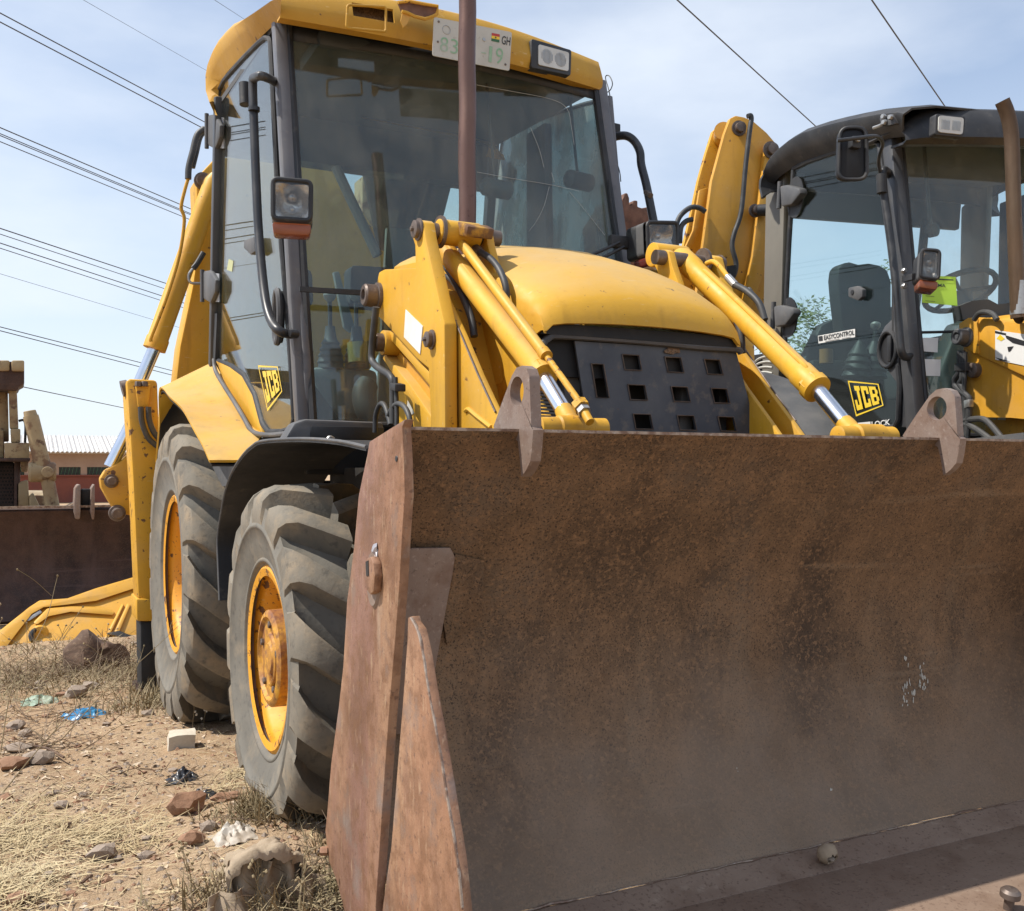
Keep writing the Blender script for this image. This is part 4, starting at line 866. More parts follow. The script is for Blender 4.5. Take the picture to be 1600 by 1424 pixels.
def loader(mir):
    kw = dict(mirror=mir)
    knee = [(652, 344), (657, 344), (660.5, 347), (664, 371), (681, 448), (690, 490), (694, 506), (695, 664), (696, 720), (676, 720), (673, 664), (669, 576), (650, 560), (597, 501), (586, 491), (585, 470), (587, 448), (592, 425), (600, 421), (649, 419), (648, 384), (644, 371), (645, 351)]
    bm = NB(); prism(bm, PL(knee, X=1.22), (.045, 0, 0)); arm = build(bm, 'loader_arm', YEL, M1, bevel=.006, **kw)
    bm = NB(); prism(bm, [p+Vector((.23, 0, 0)) for p in PL(knee, X=1.22)], (.03, 0, 0)); build(bm, 'inner_knee_plate', YEL, arm, bevel=.005, **kw)
    fa = [(680, 430), (686, 446), (704, 485), (721.5, 523), (748, 586), (775, 644), (800, 700), (850, 800), (800, 860), (735, 760), (709, 667), (700, 643), (690, 520), (683, 450)]
    fp = PL(fa, X=1.272)
    bm = NB(); prism(bm, fp, (.022, 0, 0)); build(bm, 'front_arm_plate', YEL, arm, bevel=.004, **kw)
    bm = NB(); prism(bm, [p+Vector((.165 if mir is None else .10, 0, 0)) for p in fp], (.02, 0, 0)); build(bm, 'front_arm_plate', YEL, arm, bevel=.004, **kw)
    bm = NB(); prism(bm, PL([(682, 452), (690, 470), (722, 640), (745, 760), (735, 760), (709, 667), (700, 643), (690, 520)], X=1.294), (.143 if mir is None else .078, 0, 0)); build(bm, 'arm_web', YELW, arm, **kw)
    bm = NB(); tube(bm, [p+Vector((-.002, 0, 0)) for p in fp[1:6]], .0035, 6, 2); build(bm, 'chipped_edge', PIN, arm, **kw)
    bm = NB(); tube(bm, [p+Vector((-.001, 0, 0)) for p in PL([(728, 643), (733, 640), (745, 650), (768, 668)], X=1.272)], .008, 6, 3); build(bm, 'weld_bead', YEL, arm, **kw)
    for u, v, r_, d_ in ((655, 359, .030, .02), (675.5, 531, .026, .022)):
        p = V(u, v, X=1.22); bm = NB(); lathe(bm, [(0, r_*1.25), (.006, r_*1.25), (.008, r_), (d_, r_), (d_+.003, r_*.8)], p, (-1, 0, 0), 22); pn = build(bm, 'pivot_pin', PIN, arm, **kw)
        bm = NB(); bolt(bm, p+Vector((-d_, 0, 0)), (-1, 0, 0), r_*.3, .012); build(bm, 'grease_nipple', STEEL, pn, **kw) if False else build(bm, 'grease_nipple', PIN, arm, **kw)
    p = V(592, 463, X=1.22); bm = NB(); lathe(bm, [(-.02, .052), (.012, .05), (.014, .042), (.055, .042), (.062, .036), (.062, .022), (.045, .02), (.045, .001)], p, (-1, 0, 0), 26, cap=False); build(bm, 'rear_pivot_pin', PIN, arm, **kw)
    bm = NB(); cyl(bm, V(655, 359, X=1.22), V(655, 359, X=1.22)+Vector((.30, 0, 0)), .028); build(bm, 'pivot_shaft', PIN, arm, **kw)
    bm = NB(); lathe(bm, [(0, .055), (.012, .055)], V(655, 359, X=1.22)+Vector((.07, 0, 0)), (1, 0, 0), 24); build(bm, 'spacer_washer', PIN, arm, **kw)
    if mir is None:
        bm = NB(); prism(bm, PL([(633.5, 484), (660, 510), (656, 553.5), (631, 527)], X=1.2165), (.003, 0, 0)); build(bm, 'white_sticker', WHITE, arm)
    # lower link: an I-section
    bm = NB(); prism(bm, PL([(597, 524), (603, 517), (616, 519), (640, 546), (672, 584), (673, 606), (640, 566), (612, 534)], X=1.235), (.14, 0, 0)); lk = build(bm, 'lift_link', YEL, M1, bevel=.006, **kw)
    bm = NB(); prism(bm, PL([(597, 560), (601, 553), (640, 602), (673, 650), (674, 700), (655, 662), (625, 605)], X=1.235), (.14, 0, 0)); build(bm, 'link_flange', YEL, lk, bevel=.006, **kw)
    bm = NB(); prism(bm, PL([(604, 530), (673, 600), (673, 655), (604, 560)], X=1.275), (.03, 0, 0)); build(bm, 'link_web', YELB, lk, **kw)
    p = V(605, 536, X=1.235); bm = NB(); cyl(bm, p+Vector((.06, 0, 0)), p+Vector((-.02, 0, 0)), .046, seg=24); build(bm, 'link_boss', YEL, lk, bevel=.004, **kw)
    bm = NB(); lathe(bm, [(0, .034), (.03, .034), (.034, .030), (.034, .012), (.03, .010), (.03, .001)], p+Vector((-.018, 0, 0)), (-1, 0, 0), 24, cap=False); build(bm, 'link_pin', PIN, lk, **kw)
    bm = NB(); prism(bm, PL([(600, 452), (645, 440), (680, 640), (680, 720), (619, 720), (622, 600), (634, 598)], X=1.32), (.10, 0, 0)); tw = build(bm, 'loader_tower', YEL, M1, bevel=.008, **kw)
    if mir is None:
        bm = NB(); prism(bm, PL([(638, 618), (655, 641), (640, 650), (634, 648)], X=1.317), (.003, 0, 0)); build(bm, 'torn_sticker', PLATE, tw)
    # bucket ram
    if mir is not None: right_ram(); return arm
    XR = 1.36; a, b = V(685, 379, X=XR), V(848, 587, X=XR); d = (b-a).normalized(); Ln = (b-a).length
    bm = NB(); lathe(bm, [(-.02, .026), (0, .038), (.10, .0385), (.105, .0365), (Ln-.06, .0365), (Ln-.055, .040), (Ln-.02, .040), (Ln-.018, .044), (Ln+.012, .044), (Ln+.016, .03)], a, d, 26); rm = build(bm, 'bucket_ram', YEL, M1, **kw)
    bm = NB(); lathe(bm, [(0, .045), (.026, .045)], b-d*.024, d, 6); build(bm, 'gland_nut', YELW, rm, **kw)
    bm = NB(); cyl(bm, V(684, 362, X=1.285), V(684, 362, X=1.285)+Vector((.15, 0, 0)), .043, seg=26); build(bm, 'ram_eye', YEL, rm, bevel=.004, **kw)
    e = V(880, 640, X=XR); bm = NB(); cyl(bm, b, e, .0235, seg=24); build(bm, 'ram_rod', CHROME, rm, **kw)
    f = V(893, 664, X=XR); bm = NB(); lathe(bm, [(0, .025), (.02, .027), ((f-e).length+.02, .027)], e, f-e, 24); build(bm, 'rod_end', YEL, rm, **kw)
    bm = NB(); p = V(895, 670, X=XR); lathe(bm, [(-.11, .020), (-.105, .030), (-.05, .031), (-.045, .036), (.05, .036), (.055, .03), (.10, .031), (.105, .02)], p, (1, 0, 0), 22); build(bm, 'rod_end_pin', YELW, rm, **kw)
    bm = NB(); prism(bm, PL([(677, 350), (683, 343), (722, 348), (731, 353), (728, 370), (712, 368), (690, 364), (678, 362)], X=1.345), (.10, 0, 0)); build(bm, 'port_block', mat('worn_block_paint', (.46, .24, .03), [((.11, .05, .028), 16, .38, .52, .95), ((.35, .2, .08), 30, .5, .7, .6)], rough=.5, bump=.3) if 'worn_block_paint' not in bpy.data.materials else bpy.data.materials['worn_block_paint'], rm, bevel=.006, **kw)
    bm = NB(); tube(bm, PL([(700, 354), (730, 392), (780, 459), (854, 557)], X=1.365), .0165, 16, 1); tt = build(bm, 'steel_pipe', YEL, rm, **kw)
    bm = NB(); lathe(bm, [(0, .019), (.03, .019)], V(848, 549, X=1.365), V(854, 557, X=1.365)-V(848, 549, X=1.365), 16); build(bm, 'pipe_sleeve', YELW, rm, **kw)
    if mir is None:
        bm = NB(); tube(bm, PL([(853, 556), (875, 586), (905, 628)], X=1.365), .0095, 12, 1); build(bm, 'linkage_rod', YELW, rm, **kw)
        for u, v, r_, m_ in ((907, 634, .023, YELW), (911, 641, .019, STEEL)):
            q = V(u, v, X=1.365); dd = (V(905, 628, X=1.365)-V(875, 586, X=1.365)).normalized(); bm = NB(); lathe(bm, [(-.012, r_), (.012, r_)], q, dd, 6); build(bm, 'lock_nut', m_, rm, **kw)
        bm = NB(); cyl(bm, V(911, 640, X=1.365), V(922, 660, X=1.365), .012); build(bm, 'threaded_stud', YELW, rm, **kw)
    bm = NB(); tube(bm, PL([(684, 398), (685, 389), (691, 383), (699, 385), (712, 401), (770, 476), (826, 548), (829, 556)], X=1.352), .0075, 10, 4); build(bm, 'steel_pipe', YEL, rm, **kw)
    bm = NB(); tube(bm, PL([(686, 402), (694, 414)], X=1.35), .0125, 12, 1); build(bm, 'hose_fitting', STEEL, rm, **kw)
    bm = NB(); tube(bm, PL([(693, 412), (709, 436), (726, 470), (737, 500), (741, 526)], X=1.345), .0125, 12, 5); build(bm, 'hydraulic_hose', HOSE, rm, **kw)
    bm = NB(); tube(bm, PL([(690, 431), (705, 437), (718, 457), (729, 487), (734, 520)], X=1.40), .011, 12, 5); build(bm, 'hydraulic_hose', HOSE, rm, **kw)
    bm = NB(); tube(bm, PL([(728, 366), (736, 378), (744, 388)], X=1.42), .009, 10, 3); build(bm, 'steel_pipe', YELW, rm, **kw)
    bm = NB(); tube(bm, PL([(743, 387), (751, 395)], X=1.42), .0135, 12, 1); build(bm, 'hose_fitting', PIN, rm, **kw)
    bm = NB(); tube(bm, PL([(750, 394), (767, 405), (781, 423), (790, 447), (791, 470), (786, 500)], X=1.42), .0115, 12, 5); build(bm, 'hydraulic_hose', HOSE, rm, **kw)
    return arm
loader(None); loader(XC)
for px, r_ in (([(588, 480), (584, 515), (581, 545), (582, 565), (594, 577), (610, 588), (614, 605), (614, 662)], .013), ([(586, 676), (587, 652), (592, 635), (598, 631), (604, 640), (610, 664)], .0095), ([(606, 652), (613, 638), (622, 631), (632, 636), (639, 650), (642, 668)], .0095), ([(618, 590), (620, 640), (620, 690)], .008)):
    bm = NB(); tube(bm, PL(px, X=1.17), r_, 12, 5); build(bm, 'hydraulic_pipe', HOSE, M1)
bm = NB(); prism(bm, PL([(609, 598), (617, 600), (617, 612), (609, 610)], X=1.15), (.04, 0, 0)); build(bm, 'pipe_clamp', BLKP, M1, bevel=.004)

# ---- the bucket
BX0, BX1 = .756, 3.20
wall = [(2.0, 1.237), (2.055, 1.17), (2.13, 1.05), (2.21, .90), (2.262, .74), (2.27, .58), (2.24, .42), (2.17, .26), (2.062, .12)]
wp_ = smooth_path([Vector((0, y, z)) for y, z in wall], 3)
bm = NB(); grid(bm, [[(BX0+(BX1-BX0)*k/24, p.y, p.z) for k in range(73)] for p in wp_])
for v in bm.verts: v.co.y += .010*noise.noise(Vector((v.co.x*2.2, v.co.z*2.6, 3)))+.004*noise.noise(Vector((v.co.x*7, v.co.z*7, 5)))
bmesh.ops.recalc_face_normals(bm, faces=bm.faces[:])
if sum(f.normal.y for f in bm.faces) > 0: bmesh.ops.reverse_faces(bm, faces=bm.faces[:])
r_ = bmesh.ops.extrude_face_region(bm, geom=bm.faces[:]); bmesh.ops.translate(bm, vec=(0, .014, 0), verts=[v for v in r_['geom'] if isinstance(v, bmesh.types.BMVert)])
bucket = build(bm, 'bucket', RUST, M1, smooth=40, label='wide rusty loader bucket')
bm = NB(); beam(bm, (BX0, 2.007, 1.240), (BX1, 2.007, 1.240), .016, .007); build(bm, 'worn_top_edge', WORN, bucket)
bm = NB(); prism(bm, [(BX0, 2.060, .118), (BX0, 1.972, .088), (BX0, 1.965, .07), (BX0, 2.060, .09)], (BX1-BX0, 0, 0)); build(bm, 'heel_plate', mat('scoured_rust', (.24, .165, .12), [((.33, .24, .175), 3, .4, .68, .7, (.4, 1, 1)), ((.17, .105, .07), 9, .5, .7, .6), ((.11, .065, .045), 90, .56, .66, .7), ((.42, .33, .25), 22, .6, .72, .5)], rough=.5, rough2=.65, metal=.15, bump=.3, bscale=100), bucket)
bm = NB(); prism(bm, [(BX0, 1.972, .088), (BX0, 1.28, .045), (BX0, 1.30, .025), (BX0, 1.965, .066)], (BX1-BX0, 0, 0)); build(bm, 'bucket_floor', bpy.data.materials['scoured_rust'], bucket, bevel=.003)
bm = NB(); pts = [(BX0+.02+(BX1-BX0-.04)*k/60, 2.058+.003*math.sin(k*2.3), .121+.004*noise.noise(Vector((k*.37, 0, 0)))) for k in range(61)]; tube(bm, pts, .006, 6, 1, rad=lambda t: .0012+.0065*max(0, noise.noise(Vector((t*17, 1, 0))))); build(bm, 'chipped_weld', WORN, bucket)
# side plate of the back blade
sp_l = [(632.6, 655), (577, 690), (573, 713), (566, 745), (560, 775), (553, 853), (547, 900), (542, 938), (536, 1040), (529, 1104), (517, 1193), (511, 1268), (508, 1298), (513, 1345), (525, 1375), (536, 1417), (550, 1470)]
sp_r = [(590, 1470), (586.5, 1417), (593, 1321), (599, 1232), (608, 1104), (617, 1000), (624, 907), (628, 831), (632, 775), (630.5, 720), (628, 668)]
for mir in (None, (BX0+BX1)/2):
    bm = NB(); prism(bm, PL(sp_l+sp_r, X=.735), (.022, 0, 0)); sp = build(bm, 'side_plate', RUSTL, bucket, bevel=.003, mirror=mir, label='bright rusty side plate')
    c = [(643, 963), (645, 972), (653, 983), (661.5, 1019), (670, 1074), (685, 1155), (700, 1247), (715, 1342), (722.6, 1417), (733, 1500), (745, 1600), (700, 1640), (590, 1500), (597.6, 1417), (611, 1321), (620, 1208), (629, 1098), (636, 1000), (637, 965)]
    bm = NB(); prism(bm, PL(c, X=.737), (.02, 0, 0)); ck = build(bm, 'jaw_cheek', RUSTL, bucket, bevel=.003, mirror=mir)
    e_ = PL([(643, 966), (653, 985), (661.5, 1021), (670, 1076), (685, 1157), (700, 1249), (715, 1344), (722.6, 1419)], X=.738)
    bm = NB(); tube(bm, e_, .0035, 6, 3); build(bm, 'worn_cheek_edge', WORN, bucket, mirror=mir)
    # lug with a slot, welded pivot boss
    bm = NB(); lathe(bm, [(0, .040), (.006, .036), (.008, .001)], V(585, 905, X=.735), (-1, 0, 0), 24, cap=False)
    for v in bm.verts: v.co.z = V(585, 905, X=.735).z+(v.co.z-V(585, 905, X=.735).z)*1.7; v.co.y = V(585, 905, X=.735).y+(v.co.y-V(585, 905, X=.735).y)*1.1
    build(bm, 'pivot_cover', RUSTG, bucket, mirror=mir)
    bm = NB(); prism(bm, PL([(573, 872), (579, 870), (583, 880), (585, 900), (583, 925), (578, 930), (572, 922), (569, 898)], X=.715), (.02, 0, 0)); build(bm, 'slotted_lug', RUSTL, bucket, bevel=.004, mirror=mir)
    bm = NB(); prism(bm, PL([(571, 878), (575, 876), (576, 900), (572, 900)], X=.7135), (.003, 0, 0)); build(bm, 'lug_slot', INK, bucket, mirror=mir)
    bm = NB(); blob(bm, V(586, 862, X=.733), .006, .016, .018, 2, .5, 2, 5); build(bm, 'weld_lump', mat('grey_weld_metal', (.40, .38, .40), rough=.4, metal=.5) if 'grey_weld_metal' not in bpy.data.materials else bpy.data.materials['grey_weld_metal'], bucket, mirror=mir)
    bm = NB(); lathe(bm, [(0, .007), (.002, .006)], V(620, 717, X=.735), (-1, 0, 0), 10); build(bm, 'bolt_hole', INK, bucket, mirror=mir)
    bm = NB(); bolt(bm, V(512, 1330, X=.735), (-1, .4, 0), .012, .02); build(bm, 'stub_bolt', RUSTL, bucket, mirror=mir)
    # gusset plates inside the left corner
    if mir is not None: continue
    gp = [(.757, .972), (.915, .968), (.932, .945), (.935, .90), (.93, .82), (.90, .60), (.885, .52), (.757, .52)]
    def wy(z):
        for a, b in zip(wp_, wp_[1:]):
            if b.z <= z <= a.z: return a.y+(b.y-a.y)*(a.z-z)/(a.z-b.z)
        return 2.06
    bm = NB(); prism(bm, [(x, wy(z)-.028, z) for x, z in gp], (0, .026, 0)); build(bm, 'corner_gusset', RUSTG, bucket, mirror=mir, bevel=.003)
    bm = NB(); prism(bm, [(.94, wy(.95)-.008, .95), (1.02, wy(.93)-.008, .93), (1.02, wy(.90)-.008, .80), (.95, wy(.72)-.010, .72), (.93, wy(.8)-.01, .8)], (0, .007, 0)); build(bm, 'patch_plate', RUST, bucket, mirror=mir)
bm = NB(); p = V(770, 862, Y=wy(.86)-.004); prism(bm, [p+Vector((x*.016, 0, z*.028)) for x, z in ((-.6, .5), (.6, .6), (.5, -.2), (.1, -.9), (-.2, -.1))], (0, .003, 0)); build(bm, 'yellow_hole_mark', FYEL, bucket)  # yellow flake standing in for a hole that shows yellow behind
# lifting hooks with an eye
hk = [(771, 667), (785, 627), (800, 587), (807, 575), (816, 571.5), (823, 576), (827, 588), (828.5, 625), (830, 667), (833, 672), (831, 700), (828.6, 721), (822, 735), (814.6, 745), (812, 715), (809, 690), (800, 680), (780, 690)]
for X_ in (1.018, 2.375):
    pts = [p+Vector((X_-1.018, 0, 0)) for p in PL(hk, X=1.018)]; c = V(807.5, 612, X=1.018)+Vector((X_-1.018, 0, 0))
    bm = NB(); plate_hole(bm, pts, c, .034, (.026, 0, 0)); hkk = build(bm, 'lifting_hook', RUSTG, bucket, smooth=30)
# dried white streaks and scratches on the wall (old mortar)
def smear(u, v, w_, h_, n_, name='mortar_smear'):
    for k in range(n_):
        uu, vv = u+random.uniform(-w_, w_), v+random.uniform(-h_, h_); lo, hi = 1.9, 2.4
        for _ in range(24):
            m_ = (lo+hi)/2; p = V(uu, vv, Y=m_)
            if m_ < wy(p.z): lo = m_
            else: hi = m_
        p = V(uu, vv, Y=lo); bm = NB(); blob(bm, p, random.uniform(.0015, .0035), .0008, random.uniform(.003, .009), 1, .5, 2, k); build(bm, name, PLATE, bucket)
smear(1420, 1084, 10, 20, 22); smear(1443, 1058, 7, 22, 22); smear(1416, 1030, 4, 10, 5); smear(1150, 1203, 5, 4, 3); smear(1300, 1232, 3, 3, 2)
# bolts through the cutting edge
for k in range(5):
    x_ = 1.0+k*.45; p = Vector((2.19, 1.64, .066)) if k == 0 else Vector((x_, 1.40, .053)); bm = NB(); lathe(bm, [(0, .012), (.03, .012), (.034, .024), (.048, .024), (.055, .017), (.057, .001)], p, (0, -.15, 1), 14, cap=False); build(bm, 'edge_bolt', PIN, bucket)

# ---- rear: stabiliser, boom folded across the back, rams
bm = NB(); prism(bm, PL([(197, 594), (204, 592), (246, 594), (250, 700), (249, 968), (217, 968), (207, 750)], Y=6.4), (0, .28, 0)); sb = build(bm, 'stabiliser_leg', YELW, M1, bevel=.022)
bm = NB(); prism(bm, PL([(213, 936), (252, 936), (252, 971), (214, 971)], Y=6.385), (0, .31, 0)); build(bm, 'leg_collar', YELW, sb, bevel=.01)
bm = NB(); prism(bm, PL([(219, 971), (250, 971), (252, 1095), (221, 1085)], Y=6.42), (0, .24, 0)); build(bm, 'inner_leg', BLACK, sb, bevel=.01)
bm = NB(); prism(bm, PL([(216, 1080), (256, 1084), (256, 1096), (216, 1092)], Y=6.36), (0, .36, 0)); build(bm, 'foot_pad', RUSTD, sb)
bm = NB(); cyl(bm, V(190, 608, Y=6.5), V(200, 606, Y=6.5), .05); build(bm, 'stabiliser_pin', PIN, sb)
bm = NB(); prism(bm, PL([(212, 601), (236, 601), (232, 636), (216, 636)], Y=6.36), (0, .06, 0)); bk = build(bm, 'hose_bracket', YELW, M1, bevel=.006)
for k, u in enumerate((216, 226)):
    bm = NB(); bolt(bm, V(u, 604, Y=6.35), (0, 0, 1), .02, .03); build(bm, 'bracket_bolt', PIN, bk)
for px in ([(220, 636), (222, 660), (232, 685), (249, 700)], [(232, 636), (233, 655), (240, 675), (252, 690)]):
    bm = NB(); tube(bm, PL(px, Y=6.34), .017, 10, 5); build(bm, 'stabiliser_hose', HOSE, M1)
bm = NB(); prism(bm, PL([(178, 727), (190, 720), (212, 700), (240, 700), (240, 805), (205, 806), (180, 800), (168, 780), (158, 762), (156, 748), (164, 735)], Y=6.9), (0, .12, 0)); tl = build(bm, 'dipper_link', YELW, M1, bevel=.012)
for u, v, r_ in ((174, 752, .030), (183, 802, .036)):
    bm = NB(); lathe(bm, [(0, r_*1.5), (.01, r_*1.4), (.012, r_), (.05, r_), (.055, r_*.8)], V(u, v, Y=6.9), (0, -1, 0), 20); build(bm, 'link_pin', PIN, tl)
bm = NB(); cyl(bm, V(215, 645, Y=6.95), V(172, 730, Y=6.95), .042); build(bm, 'dipper_rod', CHROME, M1)
boom = [(334, 249), (318, 266), (306, 279), (308, 330), (311, 377), (300, 450), (281, 541), (275, 595), (290, 640), (330, 640), (560, 610), (640, 470), (627, 405), (575, 350), (540, 292), (520, 262), (505, 250), (420, 235)]
bm = NB(); prism(bm, PL(boom, Y=6.72), (0, .26, 0)); bo = build(bm, 'boom', YEL, M1, bevel=.015)
bm = NB(); tube(bm, PL([(540, 292), (575, 350), (627, 405)], Y=6.70), .012, 6, 2); build(bm, 'boom_edge', YELW, bo)
for u, v, r_ in ((317, 284, .045),):
    bm = NB(); lathe(bm, [(0, r_*1.3), (.015, r_*1.3), (.017, r_), (.05, r_), (.055, r_*.7)], V(u, v, Y=6.72), (0, -1, 0), 20); build(bm, 'boom_pin', PIN, bo)
    bm = NB(); bolt(bm, V(u, v+13, Y=6.72), (0, -1, 0), .02, .03); build(bm, 'boom_bolt', PIN, bo)
a, b = V(318, 330, Y=6.58), V(241, 546, Y=6.58); bm = NB(); lathe(bm, [(-.25, .045), (-.2, .062), (0, .064), ((b-a).length-.08, .064), ((b-a).length-.07, .07), ((b-a).length, .07)], a, b-a, 26); cr_ = build(bm, 'boom_ram', YEL, M1)
bm = NB(); cyl(bm, b, V(216, 604, Y=6.58), .040); build(bm, 'ram_rod', CHROME, cr_)
bm = NB(); tube(bm, PL([(294, 279), (288, 300), (283, 325), (288, 345), (280, 400), (262, 460), (247, 500), (236, 528), (236, 534)], Y=6.5), .011, 10, 4); build(bm, 'ram_pipe', YELW, cr_)
bm = NB(); tube(bm, PL([(320, 201), (308, 212), (301, 238), (295, 262), (294, 280)], Y=6.5), .020, 12, 5); build(bm, 'ram_hose', HOSE, cr_)
bm = NB(); tube(bm, PL([(322, 202), (312, 214), (306, 238), (300, 262)], Y=6.6), .020, 12, 5); build(bm, 'ram_hose', HOSE, cr_)
bm = NB(); tube(bm, PL([(318, 395), (308, 412), (302, 420)], Y=6.5), .018, 10, 3); build(bm, 'ram_hose', HOSE, cr_)
bm = NB(); tube(bm, PL([(303, 418), (295, 430), (298, 442), (318, 443)], Y=6.5), .009, 8, 4); build(bm, 'ram_pipe', STEEL, cr_)
# king post and counter structure seen through the back window
bm = NB(); prism(bm, PL([(566, 275), (590, 282), (632, 370), (640, 470), (566, 470)], Y=7.1), (0, .2, 0)); build(bm, 'dipper_arm', CREAM, M1, bevel=.01)
# ================================================================== MACHINE TWO (right, turned a little towards the camera)
W2 = F2.V
def P2(pts, **k): return [W2(u, v, **k) for u, v in pts]
M2 = Thing('backhoe_loader', (4.2, 5.2, -.05), 'backhoe loader with black cab roof and lime paper in its windscreen, at the right', 'backhoe loader', 'backhoe loaders parked in the yard', F2)
X2 = 3.37; XC2 = 4.2
def b2(bm, name, m, par=None, **k): return build(bm, name, m, par or M2, **k)
bm = NB(); box(bm, (3.75, 3.3, .40), (4.65, 6.9, 1.0)); b2(bm, 'chassis', BLACK, bevel=.02)
bm = NB(); box(bm, (3.42, 4.5, 1.10), (4.98, 6.0, 1.30)); b2(bm, 'cab_floor', BLACK)
bm = NB(); box(bm, (3.85, 3.3, 1.0), (4.55, 4.40, 1.55)); b2(bm, 'engine_block', BLACK)
def wheel2(cx_out, cy_, cz_, Rr, rim, wd, nl, mir):
    cx_ = cx_out+wd/2; zg = cz_-Rr+.03
    bm = NB(); tyre(bm, cx_, cy_, cz_, Rr, rim, wd, nl, seg=48); squash(bm, zg, cx_); ty = b2(bm, 'wheel', RUB, smooth=50, mirror=mir)
    bm = NB(); lugs(bm, cx_, cy_, cz_, Rr, rim, wd, nl, k=-1.0); squash(bm, zg, cx_); b2(bm, 'tread_lugs', LUGM, ty, kind='stuff', mirror=mir)
    bm = NB(); lathe(bm, [(-.012, rim-.03), (-.018, rim-.004), (.006, rim+.006), (.03, rim-.034), (.165, rim-.07), (.165, .15), (.10, .12), (.10, .01)], (cx_-wd*.37, cy_, cz_), (1, 0, 0), 40, cap=False); b2(bm, 'rim', RIMY, ty, mirror=mir)
for mir in (None, XC2):
    wheel2(3.10, 4.0, .45, .60, .31, .40, 15, mir); wheel2(3.06, 6.05, .56, .79, .41, .46, 17, mir)
# cab frame
def q2(p): return Vector(p)
FLb, FLt = Vector((3.40, 4.47, 1.33)), Vector((3.40, 4.70, 2.99)); FRb, FRt = Vector((5.0, 4.47, 1.33)), Vector((4.98, 4.70, 3.0))
RLb, RLt = Vector((3.40, 6.02, 1.60)), Vector((3.40, 6.02, 3.14)); RRb, RRt = Vector((5.0, 6.02, 1.60)), Vector((4.98, 6.02, 3.14))
for p0, p1 in ((FLb, FLt), (FRb, FRt)):
    bm = NB(); beam(bm, p0-Vector((0, 0, .06)), p1+Vector((0, 0, .03)), .09, .07, (1, 0, 0)); b2(bm, 'front_pillar', FRAME, bevel=.015)
bm = NB(); prism(bm, P2([(1216, 270), (1226, 262), (1220, 500), (1216, 590), (1190, 590), (1194, 400), (1196, 300)], X=X2+.02), (.05, 0, 0)); b2(bm, 'rear_pillar', BEIGE, bevel=.01)
bm = NB(); prism(bm, [(2*XC2-v.x, v.y, v.z) for v in P2([(1216, 270), (1226, 262), (1216, 590), (1190, 590), (1194, 300)], X=X2+.02)], (-.05, 0, 0)); b2(bm, 'rear_pillar', BEIGE, bevel=.01)
bm = NB(); prism(bm, [RLt+Vector((.03, 0, .0)), RRt+Vector((-.03, 0, .0)), RRt+Vector((-.03, .03, -.26)), RLt+Vector((.03, .03, -.26))], (0, .05, 0)); b2(bm, 'rear_header', LINER, bevel=.01)
bm = NB(); prism(bm, [RLb+Vector((.03, 0, -.3)), RRb+Vector((-.03, 0, -.3)), RRb+Vector((-.03, 0, .55)), RLb+Vector((.03, 0, .22))], (0, .05, 0)); b2(bm, 'rear_panel', TRIM2, bevel=.01)
bm = NB(); prism(bm, [(4.99, 5.4, 1.4), (4.99, 5.75, 1.4), (4.98, 5.70, 2.98), (4.98, 5.45, 2.98)], (.03, 0, 0)); b2(bm, 'right_post', DARK, bevel=.012)
# windscreen
rows = front_sheet(FLb, FLt, FRb, FRt, .10, .05)
bm = NB(); grid(bm, rows, thick=.005); ws2 = b2(bm, 'windscreen', GLW, smooth=30)
for idx in (0, -1): 
    b = NB(); tube(b, [Vector(r[idx])+Vector((0, -.006, 0)) for r in rows], .016, 8, 1); b2(b, 'windscreen_seal', BLKP, ws2)
for rI, nm, rr in ((0, 'lower_seal', .016), (-1, 'upper_seal', .03)):
    b = NB(); tube(b, [Vector(p)+Vector((0, -.006, 0)) for p in rows[rI]], rr, 8, 1); b2(b, nm, BLKP, ws2)
def og2(u, v, off=.004):
    lo, hi = 3.9, 5.0
    for _ in range(30):
        m_ = (lo+hi)/2; p = W2(u, v, Y=m_); t = (p.z-1.33)/1.66; q = (p.x-3.45)/1.5
        y = 4.47+.23*t-.012-.10*math.sin(math.pi*min(max(q, 0), 1))-off
        if m_ < y: lo = m_
        else: hi = m_
    return W2(u, v, Y=lo)
bm = NB(); tube(bm, [og2(1424, 520), og2(1470, 519), og2(1496, 518)], .008, 6, 2); b2(bm, 'windscreen_bar', BLKP)
for q in ([(1440, 528), (1466, 528), (1465, 551), (1441, 549)], [(1438, 561), (1470, 562), (1469, 588), (1437, 587)]):
    bm = NB(); prism(bm, [og2(u, v, .008) for u, v in q], (0, .001, 0)); b2(bm, 'white_label', WHITE, ws2)
bm = NB(); prism(bm, [og2(u, v, .006) for u, v in [(1441, 430), (1493, 433), (1496, 478), (1441, 473)]], (0, .0015, 0)); lp = b2(bm, 'lime_paper', LIME, ws2)
pqq = [og2(u, v, .0065) for u, v in [(1441, 430), (1493, 433), (1496, 478), (1441, 473)]]
b2(text_bm('EMA', sub(pqq, .38, .28, .68, .40), .0035, bold=.01), 'paper_print', INK, lp); b2(rects_bm([(.08, .24, .34, .255), (.08, .06, .36, .075), (.3, .86, .92, .90)], pqq, .0035), 'paper_lines', INK, lp)
